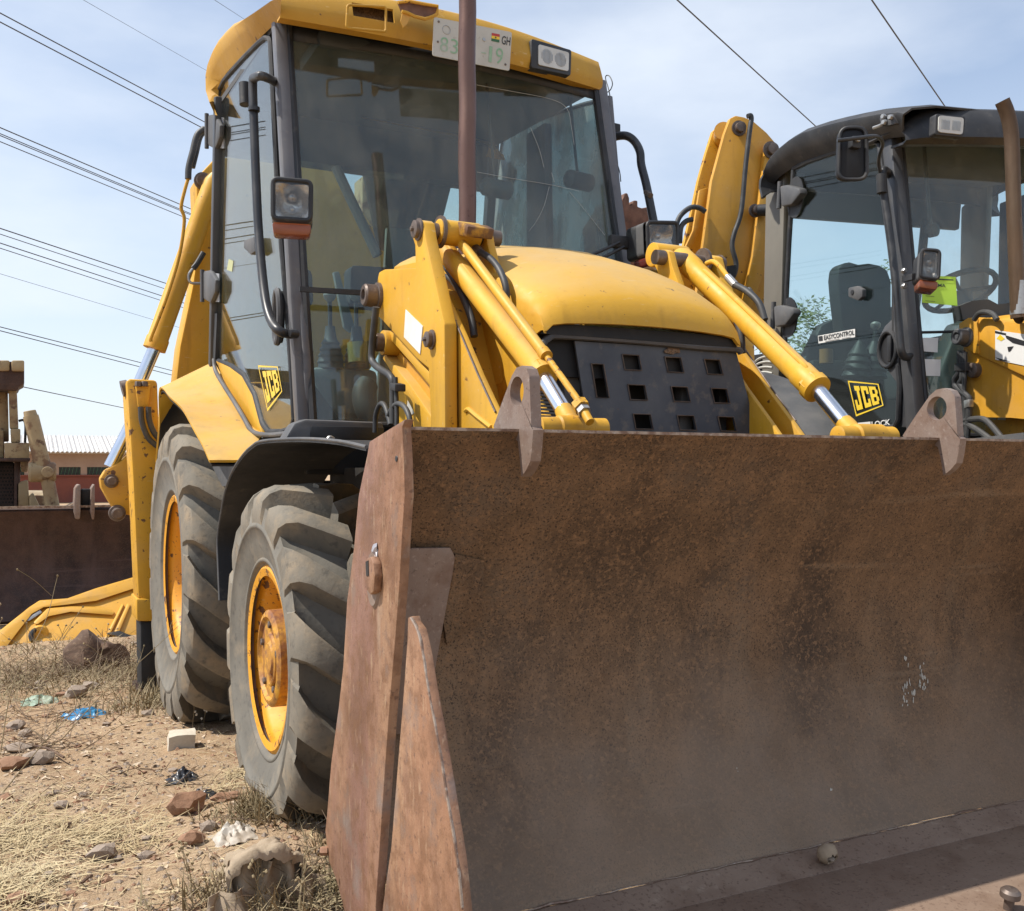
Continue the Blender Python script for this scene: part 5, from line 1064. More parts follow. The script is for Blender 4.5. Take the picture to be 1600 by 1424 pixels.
# door
dpx = [(1240, 264), (1262, 253), (1300, 240), (1340, 229), (1368, 222), (1374, 226), (1380, 262), (1392, 340), (1398, 420), (1398, 520), (1406, 600), (1404, 655), (1398, 668), (1344, 668), (1300, 640), (1260, 610), (1235, 585), (1226, 560), (1228, 480), (1233, 380)]
dp2 = P2(dpx, X=X2)
bm = NB(); prism(bm, dp2, (.005, 0, 0)); d2 = b2(bm, 'door', GLC, smooth=30, label='glass side door with stickers')
bm = NB(); tube(bm, dp2+[dp2[0]], .016, 8, 1); b2(bm, 'door_frame', BLKP, d2)
bm = NB(); prism(bm, [Vector((2*XC2-p.x, p.y, p.z)) for p in dp2], (-.005, 0, 0)); b2(bm, 'right_window', GLC, smooth=30)
bm = NB(); prism(bm, P2([(1376, 224), (1386, 222), (1410, 380), (1418, 500), (1418, 668), (1406, 668), (1408, 600), (1402, 570), (1398, 500), (1400, 420), (1393, 340)], X=X2+.012), (.03, 0, 0)); b2(bm, 'pillar_cover', FRAME, bevel=.006)
# swollen door edge that carries the handle
hs_ = [(1392, 500), (1402, 498), (1403, 600), (1398, 595), (1386, 578), (1376, 566), (1371, 548), (1373, 528), (1382, 510)]
bm = NB(); prism(bm, P2(hs_, X=X2-.012), (.02, 0, 0)); b2(bm, 'handle_panel', GRYP, d2, bevel=.006)
oc = W2(1387, 546, X=X2-.02); bm = NB(); rr = [Vector((oc.x, oc.y+.075*math.cos(t), oc.z+.095*math.sin(t))) for t in [2*math.pi*k/24 for k in range(24)]]; tube(bm, rr+[rr[0]], .012, 8, 1); b2(bm, 'handle_surround', BLKP, d2)
bm = NB(); prism(bm, [p+Vector((.004, 0, 0)) for p in rr], (.004, 0, 0)); b2(bm, 'handle_recess', INK, d2)
bm = NB(); beam(bm, oc+Vector((-.006, -.03, -.07)), oc+Vector((-.006, -.03, .07)), .02, .03); b2(bm, 'door_handle', BLKP, d2, bevel=.006)
for cu, cv in ((1232, 306), (1222, 494)):
    q = P2([(cu-14, cv-15), (cu-4, cv-17), (cu+16, cv-12), (cu+18, cv-4), (cu+4, cv+14), (cu-12, cv+17)], X=X2-.06); bm = NB(); prism(bm, q, (.06, 0, 0)); hg = b2(bm, 'hinge', GRYP, d2, bevel=.012)
    pp = P2([(cu-13, cv-22), (cu-15, cv+20)], X=X2-.05); bm = NB(); cyl(bm, pp[0], pp[1], .016); b2(bm, 'hinge_pin', GRYP, d2)
    bm = NB(); lathe(bm, [(0, .10), (.012, .095)], W2(cu+10, cv+2, X=X2-.012), (1, 0, 0), 20)
    for v in bm.verts: v.co.z = W2(cu+10, cv+2, X=X2).z+(v.co.z-W2(cu+10, cv+2, X=X2).z)*1.3; 
    b2(bm, 'hinge_pad', BLKP, d2)
bm = NB(); prism(bm, P2([(1325, 450), (1338, 447), (1347, 452), (1347, 464), (1340, 470), (1325, 464)], X=X2-.035), (.03, 0, 0)); b2(bm, 'door_catch', GRYP, d2, bevel=.006)
bm = NB(); lathe(bm, [(0, .016), (.004, .014)], W2(1332, 457, X=X2-.035), (-1, 0, 0), 12); b2(bm, 'catch_bolt', INK, d2)
Lq = P2([(1325, 595), (1373, 600), (1381, 634), (1338, 651)], X=X2-.004); b2(logo(Lq), 'door_logo', FYEL, d2, smooth=30)
bm = NB(); prism(bm, P2([(1278, 525), (1336, 514), (1336, 527), (1279, 537)], X=X2-.003), (.001, 0, 0)); stq = b2(bm, 'sticker', WHITE, d2)
sq = P2([(1278, 525), (1336, 514), (1336, 527), (1279, 537)], X=X2-.004)
b2(text_bm('EASYCONTROL', sub(sq, .17, .10, .985, .70), .0015, bold=.018), 'sticker_lettering', INK, stq); b2(rects_bm([(.02, .3, .13, .9), (.2, .08, .6, .13), (.66, .08, .9, .13)], sq, .0015), 'sticker_emblem', INK, stq)
b2(text_bm('LOCK', P2([(1362, 659), (1391, 655), (1391, 664), (1362, 668)], X=X2-.004), .001, bold=.02), 'door_lettering', WHITE, d2)
bm = NB(); prism(bm, P2([(1340, 661), (1360, 659), (1360, 668), (1340, 669)], X=X2-.003), (.001, 0, 0)); b2(bm, 'worn_lettering_strip', WHITE, d2)
# dark lower trim inside the door
bm = NB(); prism(bm, P2([(1282, 505), (1392, 480), (1400, 560), (1402, 664), (1344, 664), (1300, 636), (1262, 606), (1236, 580), (1250, 555)], X=X2+.10), (.03, 0, 0)); b2(bm, 'door_trim', DARK, bevel=.01) if False else bm.free()
# grab rail, mirror, lamp
bm = NB(); tube(bm, [W2(1392, 275, X=3.38), W2(1386, 268, X=3.34), W2(1380, 268, X=3.30), W2(1381, 300, X=3.29), W2(1392, 380, X=3.29), W2(1400, 450, X=3.29), W2(1405, 520, X=3.29), W2(1408, 548, X=3.295), W2(1414, 558, X=3.33), W2(1422, 556, X=3.38)], .021, 12, 6); g2 = b2(bm, 'grab_rail', RAIL)
bm = NB(); cyl(bm, W2(1377, 273, X=3.27), W2(1378, 302, X=3.27), .026); b2(bm, 'mirror_socket', BLKP, g2)
mq = P2([(1312, 200), (1353, 200), (1354, 281), (1309, 281)], X=3.12)
mq = [W2(1312, 200, Y=4.5), W2(1353, 200, Y=4.44), W2(1354, 281, Y=4.44), W2(1309, 281, Y=4.5)]
bm = NB(); prism(bm, rquad(mq, .05, 6), (.01, .05, 0)); mir_ = b2(bm, 'wing_mirror', MIRB, bevel=.014)
rq = rquad([p+Vector((0, -.004, 0)) for p in mq], .05, 6); bm = NB(); tube(bm, rq+[rq[0]], .010, 8, 1); b2(bm, 'mirror_rim', BLKP, mir_)
bm = NB(); prism(bm, rquad([W2(1332, 212, Y=4.42), W2(1346, 212, Y=4.42), W2(1346, 232, Y=4.42), W2(1332, 230, Y=4.42)], .012), (0, .04, 0)); b2(bm, 'mirror_clamp', BLKP, mir_, bevel=.004)
bm = NB(); bolt(bm, W2(1339, 219, Y=4.42), (0, -1, 0), .014, .015); b2(bm, 'clamp_bolt', STEEL, mir_)
bm = NB(); tube(bm, [W2(1308, 220, Y=4.42), W2(1340, 216, Y=4.40), W2(1366, 213, Y=4.42), W2(1376, 217, Y=4.45), W2(1379, 226, Y=4.5), W2(1374, 243, Y=4.55), W2(1373, 256, Y=4.6), W2(1376, 270, Y=4.62)], .010, 10, 5); b2(bm, 'mirror_arm', RAIL, mir_)
headq = [W2(1438, 390, Y=4.20), W2(1468, 392, Y=4.16), W2(1466, 440, Y=4.16), W2(1435, 436, Y=4.20)]
h2 = headlamp(headq, .12, AMBER, M2)
bm = NB(); beam(bm, W2(1430, 432, Y=4.28), W2(1414, 436, Y=4.45), .03, .03); b2(bm, 'lamp_bracket', BLKP, h2)
for v in (424, 448):
    bm = NB(); bolt(bm, W2(1411, v, Y=4.40), (0, -1, 0), .014, .02); b2(bm, 'bracket_bolt', STEEL, h2)
# roof: side brim and visor
s_out = [(1412, 178), (1403, 176), (1372, 179), (1340, 185), (1312, 191), (1286, 197.5), (1251, 209), (1232, 220), (1216, 233), (1205, 244), (1198, 255), (1193, 268), (1190, 281), (1189, 293), (1193, 309)]
s_in = [(1414, 214), (1394, 216), (1364, 222), (1335, 230), (1308, 238), (1282, 245), (1250, 256), (1236, 264), (1223, 273), (1214, 281), (1208, 288), (1204, 293), (1201, 298), (1199, 303), (1196, 309)]
for mir in (None, XC2):
    rws = []
    for a, b in zip(s_out, s_in):
        a = W2(*a, X=3.28); b = W2(*b, X=3.36); rws.append([b, lerp(b, a, .5)+Vector((-.012, 0, -.01)), lerp(b, a, .9)+Vector((-.008, 0, 0)), a, a+Vector((.05, 0, .035)), a+Vector((.2, 0, .06)), a+Vector((.92, 0, .07))])
    bm = NB(); grid(bm, rws, thick=.01); rf2 = b2(bm, 'cab_roof', BLKP, smooth=50, mirror=mir)
vl, vr = W2(1412, 214, Y=4.44), W2(1640, 258, Y=4.36)
def v2(s, dz, dy): 
    p = lerp(Vector((3.33, 4.50, 2.86)), Vector((5.07, 4.50, 2.86)), s); return p+Vector((0, -.16*math.sin(math.pi*s)+dy, dz))
rws = []
prof2 = [(.02, .10), (0, 0), (.03, -.03), (.10, -.02), (.185, .02), (.205, .05), (.225, .16), (.24, .4)]
for dz, dy in prof2:
    r_ = []
    for k in range(25):
        s = k/24; e_ = min(1, min(s, 1-s)/.07); hfac = .45+.55*e_*e_*(3-2*e_); r_.append(v2(s, dz*hfac, dy))
    rws.append(r_)
bm = NB(); grid(bm, rws, thick=.012); vz2 = b2(bm, 'roof_visor', BLKP, smooth=40)
bm = NB(); prism(bm, [(3.40, 4.58, 2.98), (5.0, 4.58, 2.98), (5.0, 6.05, 3.15), (3.38, 6.05, 3.15)], (0, 0, .03)); b2(bm, 'headliner', LINER)
wq = [W2(1466, 181, Y=4.29), W2(1505, 185, Y=4.28), W2(1503, 211, Y=4.28), W2(1465, 207, Y=4.29)]
bm = NB(); prism(bm, rquad([bil(wq, s, t) for s, t in ((-.10, -.12), (1.1, -.12), (1.1, 1.15), (-.1, 1.15))], .014), (0, .05, 0)); wl2 = b2(bm, 'work_lamp', BLKP, bevel=.005)
bm = NB(); prism(bm, rquad([p+Vector((0, -.006, 0)) for p in wq], .016), (0, .01, 0)); b2(bm, 'lamp_lens', LENSW, wl2)
bm = NB()
for c_ in (.28, .72):
    for k in range(7):
        x_ = c_-.15+.30*k/6; tube(bm, [bil(wq, x_, .22)+Vector((0, -.007, 0)), bil(wq, x_, .8)+Vector((0, -.007, 0))], .0018, 5, 1)
b2(bm, 'lens_ribs', STEEL, wl2, kind='stuff')
bm = NB(); prism(bm, rquad([W2(1374, 184, X=3.27), W2(1394, 178, X=3.27), W2(1398, 194, X=3.27), W2(1377, 198, X=3.27)], .012), (.03, 0, 0)); br2 = b2(bm, 'roof_bracket', GRYP, bevel=.005)
for u, v in ((1382, 183), (1393, 184), (1383, 192)):
    bm = NB(); bolt(bm, W2(u, v, X=3.265), (-1, -.3, 0), .014, .02); b2(bm, 'bracket_bolt', STEEL, br2)
bm = NB(); tube(bm, P2([(1365, 200), (1378, 195), (1384, 188)], X=3.26), .009, 8, 3); b2(bm, 'bracket_hook', STEEL, br2)
# exhaust with a curved, cut-off tip
ez = [W2(1591, 497, Y=3.98), W2(1590, 480, Y=3.98), W2(1584, 320, Y=3.98), W2(1581, 225, Y=3.98), W2(1578, 195, Y=3.98), W2(1573, 175, Y=3.98), W2(1566, 158, Y=3.98)]
bm = NB(); tube(bm, ez, .034, 22, 5, rad=lambda t: .034, cap=False); bmesh.ops.solidify(bm, geom=bm.faces[:], thickness=.004); e2 = b2(bm, 'exhaust_stack', EXH2)
bm = NB(); lathe(bm, [(0, .040), (.16, .040)], W2(1592, 492, Y=3.98), (0, 0, 1), 22); b2(bm, 'exhaust_sleeve', STEEL, e2)
# hood, loader tower, arm, link, pipes
def hood2(y, hw, zs, zc): 
    r_ = hood_ring(y, hw, zs, zc, zs-.5); return [Vector((p.x-XC+XC2, p.y, p.z)) for p in r_]
bm = NB(); grid(bm, [hood2(4.42, .56, 1.93, 1.99), hood2(4.1, .55, 1.91, 1.97), hood2(3.7, .53, 1.86, 1.92), hood2(3.3, .50, 1.74, 1.80), hood2(3.15, .48, 1.62, 1.68)], thick=.01); b2(bm, 'hood', YELB, smooth=32)
bm = NB(); prism(bm, P2([(1500, 478), (1520, 470), (1545, 468), (1560, 476), (1600, 470), (1600, 500), (1505, 500)], Y=4.44), (0, .05, 0)); b2(bm, 'scuttle_panel', DARK)
A2 = [(1505, 508), (1512, 497), (1528, 496), (1640, 510), (1700, 560), (1700, 640), (1625, 600), (1560, 570), (1520, 552), (1502, 540), (1498, 526)]
bm = NB(); prism(bm, P2(A2, X=3.63), (.05, 0, 0)); la2 = b2(bm, 'loader_arm', YELB, bevel=.008)
bm = NB(); prism(bm, [p+Vector((1.14, 0, 0)) for p in P2(A2, X=3.63)], (-.05, 0, 0)); b2(bm, 'far_loader_arm', YELB, bevel=.008)
bm = NB(); prism(bm, P2([(1498, 506), (1512, 497), (1527, 498), (1529, 553), (1520, 552), (1500, 538)], X=3.622), (.01, 0, 0)); b2(bm, 'arm_cheek', YELB, la2, bevel=.004)
p = W2(1510, 527, X=3.62); bm = NB(); lathe(bm, [(-.01, .052), (.01, .05), (.012, .042), (.06, .042), (.066, .036), (.066, .024), (.05, .02), (.05, .014), (.062, .012), (.062, .001)], p, (-1, 0, 0), 26, cap=False); b2(bm, 'arm_pin', GRYP, la2)
stk = P2([(1555, 516), (1640, 528), (1640, 580), (1555, 562)], X=3.626); bm = NB(); prism(bm, stk, (.002, 0, 0)); sk = b2(bm, 'torn_white_sticker', WHITE, la2)
for pts in ([(.0, .02), (.22, .06), (.2, .12), (.0, .1)], [(.2, .12), (.6, .22), (.6, .38), (.34, .34), (.22, .22)], [(.24, .5), (.36, .44), (.3, .62), (.26, .66)], [(.0, .92), (.3, .96), (.1, 1.0)]):
    bm = NB(); face(bm, [bm.verts.new(bil(stk, s, t)+Vector((-.0015, 0, 0))) for s, t in pts]); b2(bm, 'torn_print', INK, sk)
bm = NB(); face(bm, [bm.verts.new(bil(stk, s, t)+Vector((-.0015, 0, 0))) for s, t in ((.03, .28), (.1, .12), (.19, .24), (.12, .34))]); b2(bm, 'hazard_mark', FYEL, sk)
for nm, q, dx in (('lift_link', [(1521, 570), (1530, 566), (1545, 570), (1640, 622), (1640, 640), (1560, 590), (1530, 578)], .10), ('link_flange', [(1521, 592), (1530, 597), (1640, 664), (1640, 690), (1600, 650), (1530, 602)], .10), ('link_web', [(1540, 580), (1640, 636), (1640, 668), (1530, 600)], .04)):
    bm = NB(); prism(bm, P2(q, X=3.66 if nm != 'link_web' else 3.70), (dx, 0, 0)); o_ = b2(bm, nm, YELB, bevel=.006)
    if nm == 'lift_link': lk2 = o_
bm = NB(); cyl(bm, W2(1530, 580, X=3.66)+Vector((.06, 0, 0)), W2(1530, 580, X=3.66)+Vector((-.02, 0, 0)), .048, seg=24); b2(bm, 'link_boss', YELB, lk2)
bm = NB(); lathe(bm, [(0, .038), (.03, .038), (.034, .032), (.034, .012), (.028, .01), (.028, .001)], W2(1526, 579, X=3.64), (-1, 0, 0), 24, cap=False); b2(bm, 'link_pin', PIN, lk2)
bm = NB(); prism(bm, P2([(1512, 545), (1600, 560), (1600, 660), (1592, 700), (1590, 760), (1508, 760), (1516, 640)], X=3.76), (.10, 0, 0)); tw2 = b2(bm, 'loader_tower', YELB, bevel=.008)
for nm, q, m_ in (('faded_label', [(1527, 625), (1557, 628), (1556, 656), (1525, 652)], PLATE), ('warning_label', [(1561, 624), (1573, 626), (1571, 657), (1559, 656)], WHITE)):
    bm = NB(); prism(bm, P2(q, X=3.757), (.002, 0, 0)); wl_ = b2(bm, nm, m_, tw2)
tri = P2([(1567, 628), (1572, 639), (1562, 638)], X=3.754); bm = NB(); tube(bm, tri+[tri[0]], .003, 5, 1); b2(bm, 'warning_triangle', INK, tw2)
for px, r_ in (([(1500, 548), (1499, 580), (1492, 592), (1491, 602), (1500, 611), (1512, 620), (1515, 630), (1510, 690)], .016), ([(1504, 548), (1503, 590), (1499, 600), (1506, 612), (1508, 640), (1505, 690)], .014), ([(1508, 550), (1507, 590), (1506, 612)], .012), ([(1500, 660), (1515, 656), (1535, 655), (1548, 664), (1568, 688)], .016), ([(1498, 664), (1512, 664), (1530, 674), (1552, 690)], .016), ([(1522, 500), (1530, 490), (1542, 488), (1552, 492), (1558, 500)], .014), ([(1590, 498), (1592, 490), (1600, 486)], .012)):
    bm = NB(); tube(bm, P2(px, X=3.60), r_, 10, 5); b2(bm, 'hydraulic_pipe', HOSE)
bm = NB(); prism(bm, P2([(1491, 568), (1508, 566), (1508, 580), (1490, 580)], X=3.58), (.03, 0, 0)); b2(bm, 'pipe_clamp', BLKP, bevel=.004)
bm = NB(); prism(bm, P2([(1505, 626), (1514, 624), (1514, 636), (1506, 638)], X=3.58), (.03, 0, 0)); b2(bm, 'pipe_clamp', STEEL, bevel=.004)
bm = NB(); prism(bm, P2([(1480, 690), (1600, 676), (1600, 720), (1480, 720)], X=3.5), (.3, 0, 0)); b2(bm, 'step_panel', GRYP)
# rear fender (grey) and louvred box
fo2 = P2([(1180, 590), (1188, 591), (1199, 606), (1212, 620), (1226, 636), (1244, 658), (1262, 684), (1275, 706)], X=3.08); fi2 = P2([(1192, 583), (1206, 585), (1225, 590), (1248, 600), (1275, 616), (1304, 645), (1330, 680), (1340, 706)], X=3.37)
bm = NB(); grid(bm, [[lerp(a, b, k/5)+Vector((0, 0, .02*math.sin(math.pi*k/5))) for k in range(6)] for a, b in zip(smooth_path(fo2, 3), smooth_path(fi2, 3))], thick=.012); b2(bm, 'rear_fender', GRYP, smooth=50)
bm = NB(); prism(bm, P2([(1172, 556), (1196, 552), (1216, 560), (1216, 588), (1180, 594)], X=3.40), (.1, 0, 0)); lb = b2(bm, 'louvre_box', BLACK)
for k in range(4):
    bm = NB(); tube(bm, P2([(1176-.5*k, 571+6*k), (1184, 562+7*k), (1196, 557.5+8*k), (1207, 556.5+9*k)], X=3.39), .008, 6, 4); b2(bm, 'louvre_fin', PLATE, lb)
bm = NB(); tube(bm, P2([(1170, 452), (1182, 470), (1192, 492), (1196, 512)], X=3.2), .017, 10, 4); b2(bm, 'rear_hose', HOSE)
# interior
bm = NB(); prism(bm, [(4.0, 5.3, 1.6), (4.5, 5.3, 1.6), (4.5, 5.4, 1.9), (4.0, 5.4, 1.9)], (0, .3, 0)); s2_ = b2(bm, 'seat', SEATM, bevel=.04)
sb_ = [(1308, 408), (1312, 414), (1309, 430), (1310, 470), (1316, 520), (1392, 520), (1394, 440), (1388, 418), (1372, 412), (1360, 411), (1345, 413), (1332, 408), (1320, 405)]
sb_ = [(1311, 418), (1318, 411), (1330, 409), (1344, 413), (1360, 411), (1376, 414), (1388, 421), (1394, 440), (1394, 520), (1318, 520), (1312, 470), (1309, 435)]
bm = NB(); prism(bm, P2(sb_, Y=5.35), (0, .12, 0)); b2(bm, 'backrest', TRIM2, s2_, bevel=.03)
bm = NB(); prism(bm, P2([(1266, 545), (1284, 508), (1300, 500), (1400, 478), (1420, 500), (1420, 690), (1250, 640), (1246, 580)], Y=5.62), (0, .1, 0)); b2(bm, 'side_console', TRIM2, bevel=.02)
for k, cu in enumerate((1338, 1362)):
    basep, top_ = W2(cu, 590, Y=5.25), W2(cu+6, 512 if k else 530, Y=5.25)
    bm = NB(); lathe(bm, [(0, .09), (.03, .08), (.045, .088), (.075, .07), (.09, .078), (.12, .06), (.135, .066), (.17, .045), (.22, .02)], basep, top_-basep, 20); b2(bm, 'lever_gaiter', TRIM2)
    bm = NB(); cyl(bm, basep, top_, .012); b2(bm, 'lever', TRIM2)
bm = NB(); lathe(bm, [(-.03, .014), (-.012, .03), (.005, .032), (.018, .02), (.022, .001)], W2(1368, 508, Y=5.25), (0, 0, 1), 16); b2(bm, 'lever_knob', STEEL)
bm = NB(); cyl(bm, W2(1291, 568, Y=5.5), W2(1291, 546, Y=5.5), .042); b2(bm, 'orange_cap', mat('dull_orange_cap', (.24, .12, .03), rough=.5))
bm = NB(); box(bm, W2(1270, 610, Y=5.56), W2(1330, 568, Y=5.7)); b2(bm, 'front_console', TRIM2, bevel=.02)
cw = W2(1500, 455, Y=4.95); nn = Vector((0, .45, .89)).normalized(); a_, b_ = frame_of(nn)
bm = NB(); tube(bm, [cw+(a_*math.cos(t)+b_*math.sin(t))*.20 for t in [2*math.pi*k/28 for k in range(29)]], .017, 10, 1); sw2 = b2(bm, 'steering_wheel', DARK)
for t in (.3, 2.4, 4.5): bm = NB(); tube(bm, [cw, cw+(a_*math.cos(t)+b_*math.sin(t))*.19], .012, 8, 1); b2(bm, 'spoke', DARK, sw2)
bm = NB(); cyl(bm, cw+Vector((-.05, -.2, -.7)), cw-nn*.02, .06); b2(bm, 'steering_column', DARK)
bm = NB(); prism(bm, [(3.75, 4.55, 1.3), (4.95, 4.55, 1.3), (4.95, 4.72, 2.02), (4.5, 4.72, 2.06), (3.85, 4.70, 1.98), (3.7, 4.68, 1.7)], (0, .14, 0)); b2(bm, 'dashboard', DARK, bevel=.03)
bm = NB(); p = W2(1457, 360, Y=4.9); lathe(bm, [(-.03, .02), (-.02, .04), (.02, .04), (.03, .02)], p, (.3, -1, 0), 16); im = b2(bm, 'cab_fan', DARK)
bm = NB(); tube(bm, [p, p+Vector((-.02, 0, .08)), p+Vector((-.04, .02, .5))], .012, 6, 3); b2(bm, 'fan_stalk', DARK, im)
bm = NB(); tube(bm, P2([(1424, 520), (1436, 440), (1446, 345)], Y=5.9), .03, 8, 2); b2(bm, 'rear_frame_bar', DARK)
# boom folded behind the cab
bb = [(1141, 185), (1150, 180.6), (1163, 183), (1177, 189), (1198, 207), (1210, 221), (1222, 246), (1226, 300), (1215, 420), (1185, 520), (1150, 560), (1080, 520), (1088, 462), (1099, 379), (1112, 283), (1132, 209)]
bm = NB(); prism(bm, P2(bb, Y=7.0), (0, .05, 0)); bo2 = b2(bm, 'boom', YELB, bevel=.010)
bc = [(1124, 196), (1134, 197), (1150, 205), (1150, 420), (1110, 470), (1060, 450), (1052, 410), (1067, 388), (1083, 321), (1091, 283), (1103, 240), (1114, 205)]
bm = NB(); prism(bm, P2(bc, Y=7.32), (0, .05, 0)); b2(bm, 'rear_boom_plate', YELW, bo2, bevel=.01)
bm = NB(); prism(bm, P2([(1093, 297), (1107, 293), (1104, 331), (1098, 350), (1084, 380), (1060, 420), (1056, 410), (1070, 388), (1083, 360)], Y=7.12), (0, .03, 0)); b2(bm, 'boom_web', YELB, bo2, bevel=.006)
bm = NB(); p = W2(1119, 212, Y=7.25); cyl(bm, p+Vector((0, -.12, .0)), p+Vector((.1, .1, .0)), .07); b2(bm, 'boom_cross_tube', YELB, bo2)
bm = NB(); prism(bm, P2([(1196, 236), (1208, 225), (1218, 300), (1196, 420), (1160, 520), (1150, 520), (1176, 400)], Y=6.94), (0, .06, 0)); b2(bm, 'boom_doubler', YELB, bo2, bevel=.008)
bm = NB(); box(bm, (3.35, 6.95, .2), (3.78, 7.40, 2.05)); b2(bm, 'king_post', YELW, bo2, bevel=.02)
bm = NB(); box(bm, (3.6, 6.7, .3), (4.9, 7.1, .9)); b2(bm, 'rear_frame', YELW, bevel=.02)
for u, v, r_, y in ((1154, 201, .04, 7.0), (1204, 235, .045, 6.94), (1179, 330, .035, 6.94)):
    bm = NB(); lathe(bm, [(0, r_*1.5), (.012, r_*1.5), (.014, r_), (.05, r_), (.055, r_*.7)], W2(u, v, Y=y), (0, -1, 0), 18); b2(bm, 'boom_pin', PIN, bo2)
bm = NB(); cyl(bm, W2(1184, 329, Y=6.9), W2(1203, 328, Y=6.85), .045); b2(bm, 'boom_pivot', BLKP, bo2)
bm = NB(); tube(bm, P2([(1168, 182), (1173, 181), (1174, 188), (1172, 200), (1165, 259), (1158, 331), (1147, 366), (1144, 386), (1150, 410), (1149, 424), (1144, 436)], Y=6.92), .019, 12, 5); b2(bm, 'boom_hose', HOSE, bo2)
for px in ([(1057, 392), (1056, 360), (1062, 339), (1078, 325), (1092, 325), (1102, 331)], [(1062, 380), (1064, 356), (1072, 346), (1082, 343)]):
    bm = NB(); tube(bm, P2(px, Y=6.98), .020, 12, 5); b2(bm, 'boom_hose', HOSE, bo2)
bm = NB(); prism(bm, P2([(1136, 416), (1150, 414), (1150, 432), (1136, 430)], Y=6.9), (0, .05, 0)); b2(bm, 'hose_clamp', BLKP, bo2)
# ---- rusty digging bucket raised behind the first machine (seen between the two cabs)
dg = [(974, 309), (976, 302), (981, 301), (984, 310), (984, 320), (988, 322), (990, 313), (997, 313), (997, 323), (1004, 325), (1014, 323), (1018, 340), (1016, 372), (1008, 402), (985, 420), (960, 400), (955, 340)]
bm = NB(); prism(bm, PL(dg, Y=7.3), (0, .5, 0)); db = build(bm, 'digging_bucket', BULBT, M1, bevel=.02)
bm = NB(); prism(bm, PL([(985, 362), (1012, 364), (1010, 402), (990, 396)], Y=7.26), (0, .06, 0)); build(bm, 'bucket_rib', RUST, db, bevel=.01)
bm = NB(); prism(bm, PL([(984, 392), (1014, 392), (1034, 560), (1046, 760), (985, 760), (990, 560)], Y=7.42), (0, .26, 0)); build(bm, 'dipper_arm', YELW, M1, bevel=.015)
bm = NB(); box(bm, (1.3, 6.36, .1), (2.5, 6.9, .8)); build(bm, 'rear_frame', YELW, M1, bevel=.02)
bm = NB(); box(bm, (2.2, 6.9, .2), (5.0, 7.7, .55)); build(bm, 'swing_frame', BLACK, M1) if False else bm.free()
bm = NB(); prism(bm, PL([(1003, 411), (1045, 414), (1044, 440), (1000, 432)], X=2.9), (.1, .2, 0)); build(bm, 'fender_corner', YELW, M1)

# ================================================================== SURROUNDINGS
# ---- old bulldozer at the left
BD = Thing('bulldozer', V(20, 970, Y=10.2), 'old cream bulldozer with wide dark rusty blade at the left edge', 'bulldozer')
YB = 10.0
bw = [V(0, v, Y=YB).z for v in (795, 975)]; zt, zb = bw
prof = [(YB+.02, zt), (YB+.12, zt-.15), (YB+.2, zt-.45), (YB+.16, zt-.75), (YB-.05, zb)]
xs = [-1.6+3.4*k/16 for k in range(17)]
bm = NB(); grid(bm, [[(x, y, z) for x in xs] for y, z in prof]); bmesh.ops.recalc_face_normals(bm, faces=bm.faces[:]); bmesh.ops.solidify(bm, geom=bm.faces[:], thickness=.05); bl_ = build(bm, 'dozer_blade', RUSTD, BD, smooth=40)
bm = NB(); beam(bm, (-1.6, YB-.02, zt+.01), (1.8, YB-.02, zt+.01), .05, .02); build(bm, 'blade_edge', WORN, bl_)
def bx(px, y, d, name, m, par=BD, bev=.015):
    b = NB(); prism(b, PL(px, Y=y), (0, d, 0)); return build(b, name, m, par, bevel=bev)
for u0, u1 in ((115, 126), (141, 148)):
    bx([(u0, 800), (u0+2, 764), (u0+6, 757), (u1, 757), (u1, 800), (u1-1, 812), (u0+3, 812)], YB-.08, .25, 'blade_lug', RUSTG)
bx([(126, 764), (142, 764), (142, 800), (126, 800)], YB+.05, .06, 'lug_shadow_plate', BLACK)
bx([(-140, 565), (38, 565), (38, 600), (30, 604), (28, 610), (-140, 610)], 10.6, .5, 'lift_crosshead', RUSTD)
bx([(18, 563), (38, 563), (38, 580), (18, 580)], 10.55, .2, 'crosshead_cap', CREAM); bx([(-3, 563), (15, 563), (15, 580), (-3, 580)], 10.57, .2, 'crosshead_cap', CREAM)
bx([(13, 600), (26, 600), (29, 670), (15, 670)], 10.7, .2, 'mast_post', CREAM); bx([(-5, 600), (12, 600), (14, 690), (0, 690)], 10.9, .2, 'mast_post', CREAM)
bx([(16, 670), (32, 670), (32, 692), (17, 692)], 10.66, .25, 'post_foot', CREAM)
bx([(6, 692), (46, 692), (46, 717), (8, 718)], 10.6, .6, 'nose_box', CREAM)
bx([(-80, 716), (48, 716), (46, 722), (-80, 720)], 10.58, .6, 'nose_rail', RUSTD); bx([(-60, 670), (6, 672), (6, 716), (-60, 716)], 10.8, .6, 'nose_shell', CREAM)
bx([(-80, 722), (22, 722), (22, 800), (-80, 800)], 10.9, .6, 'radiator_core', BLACK)
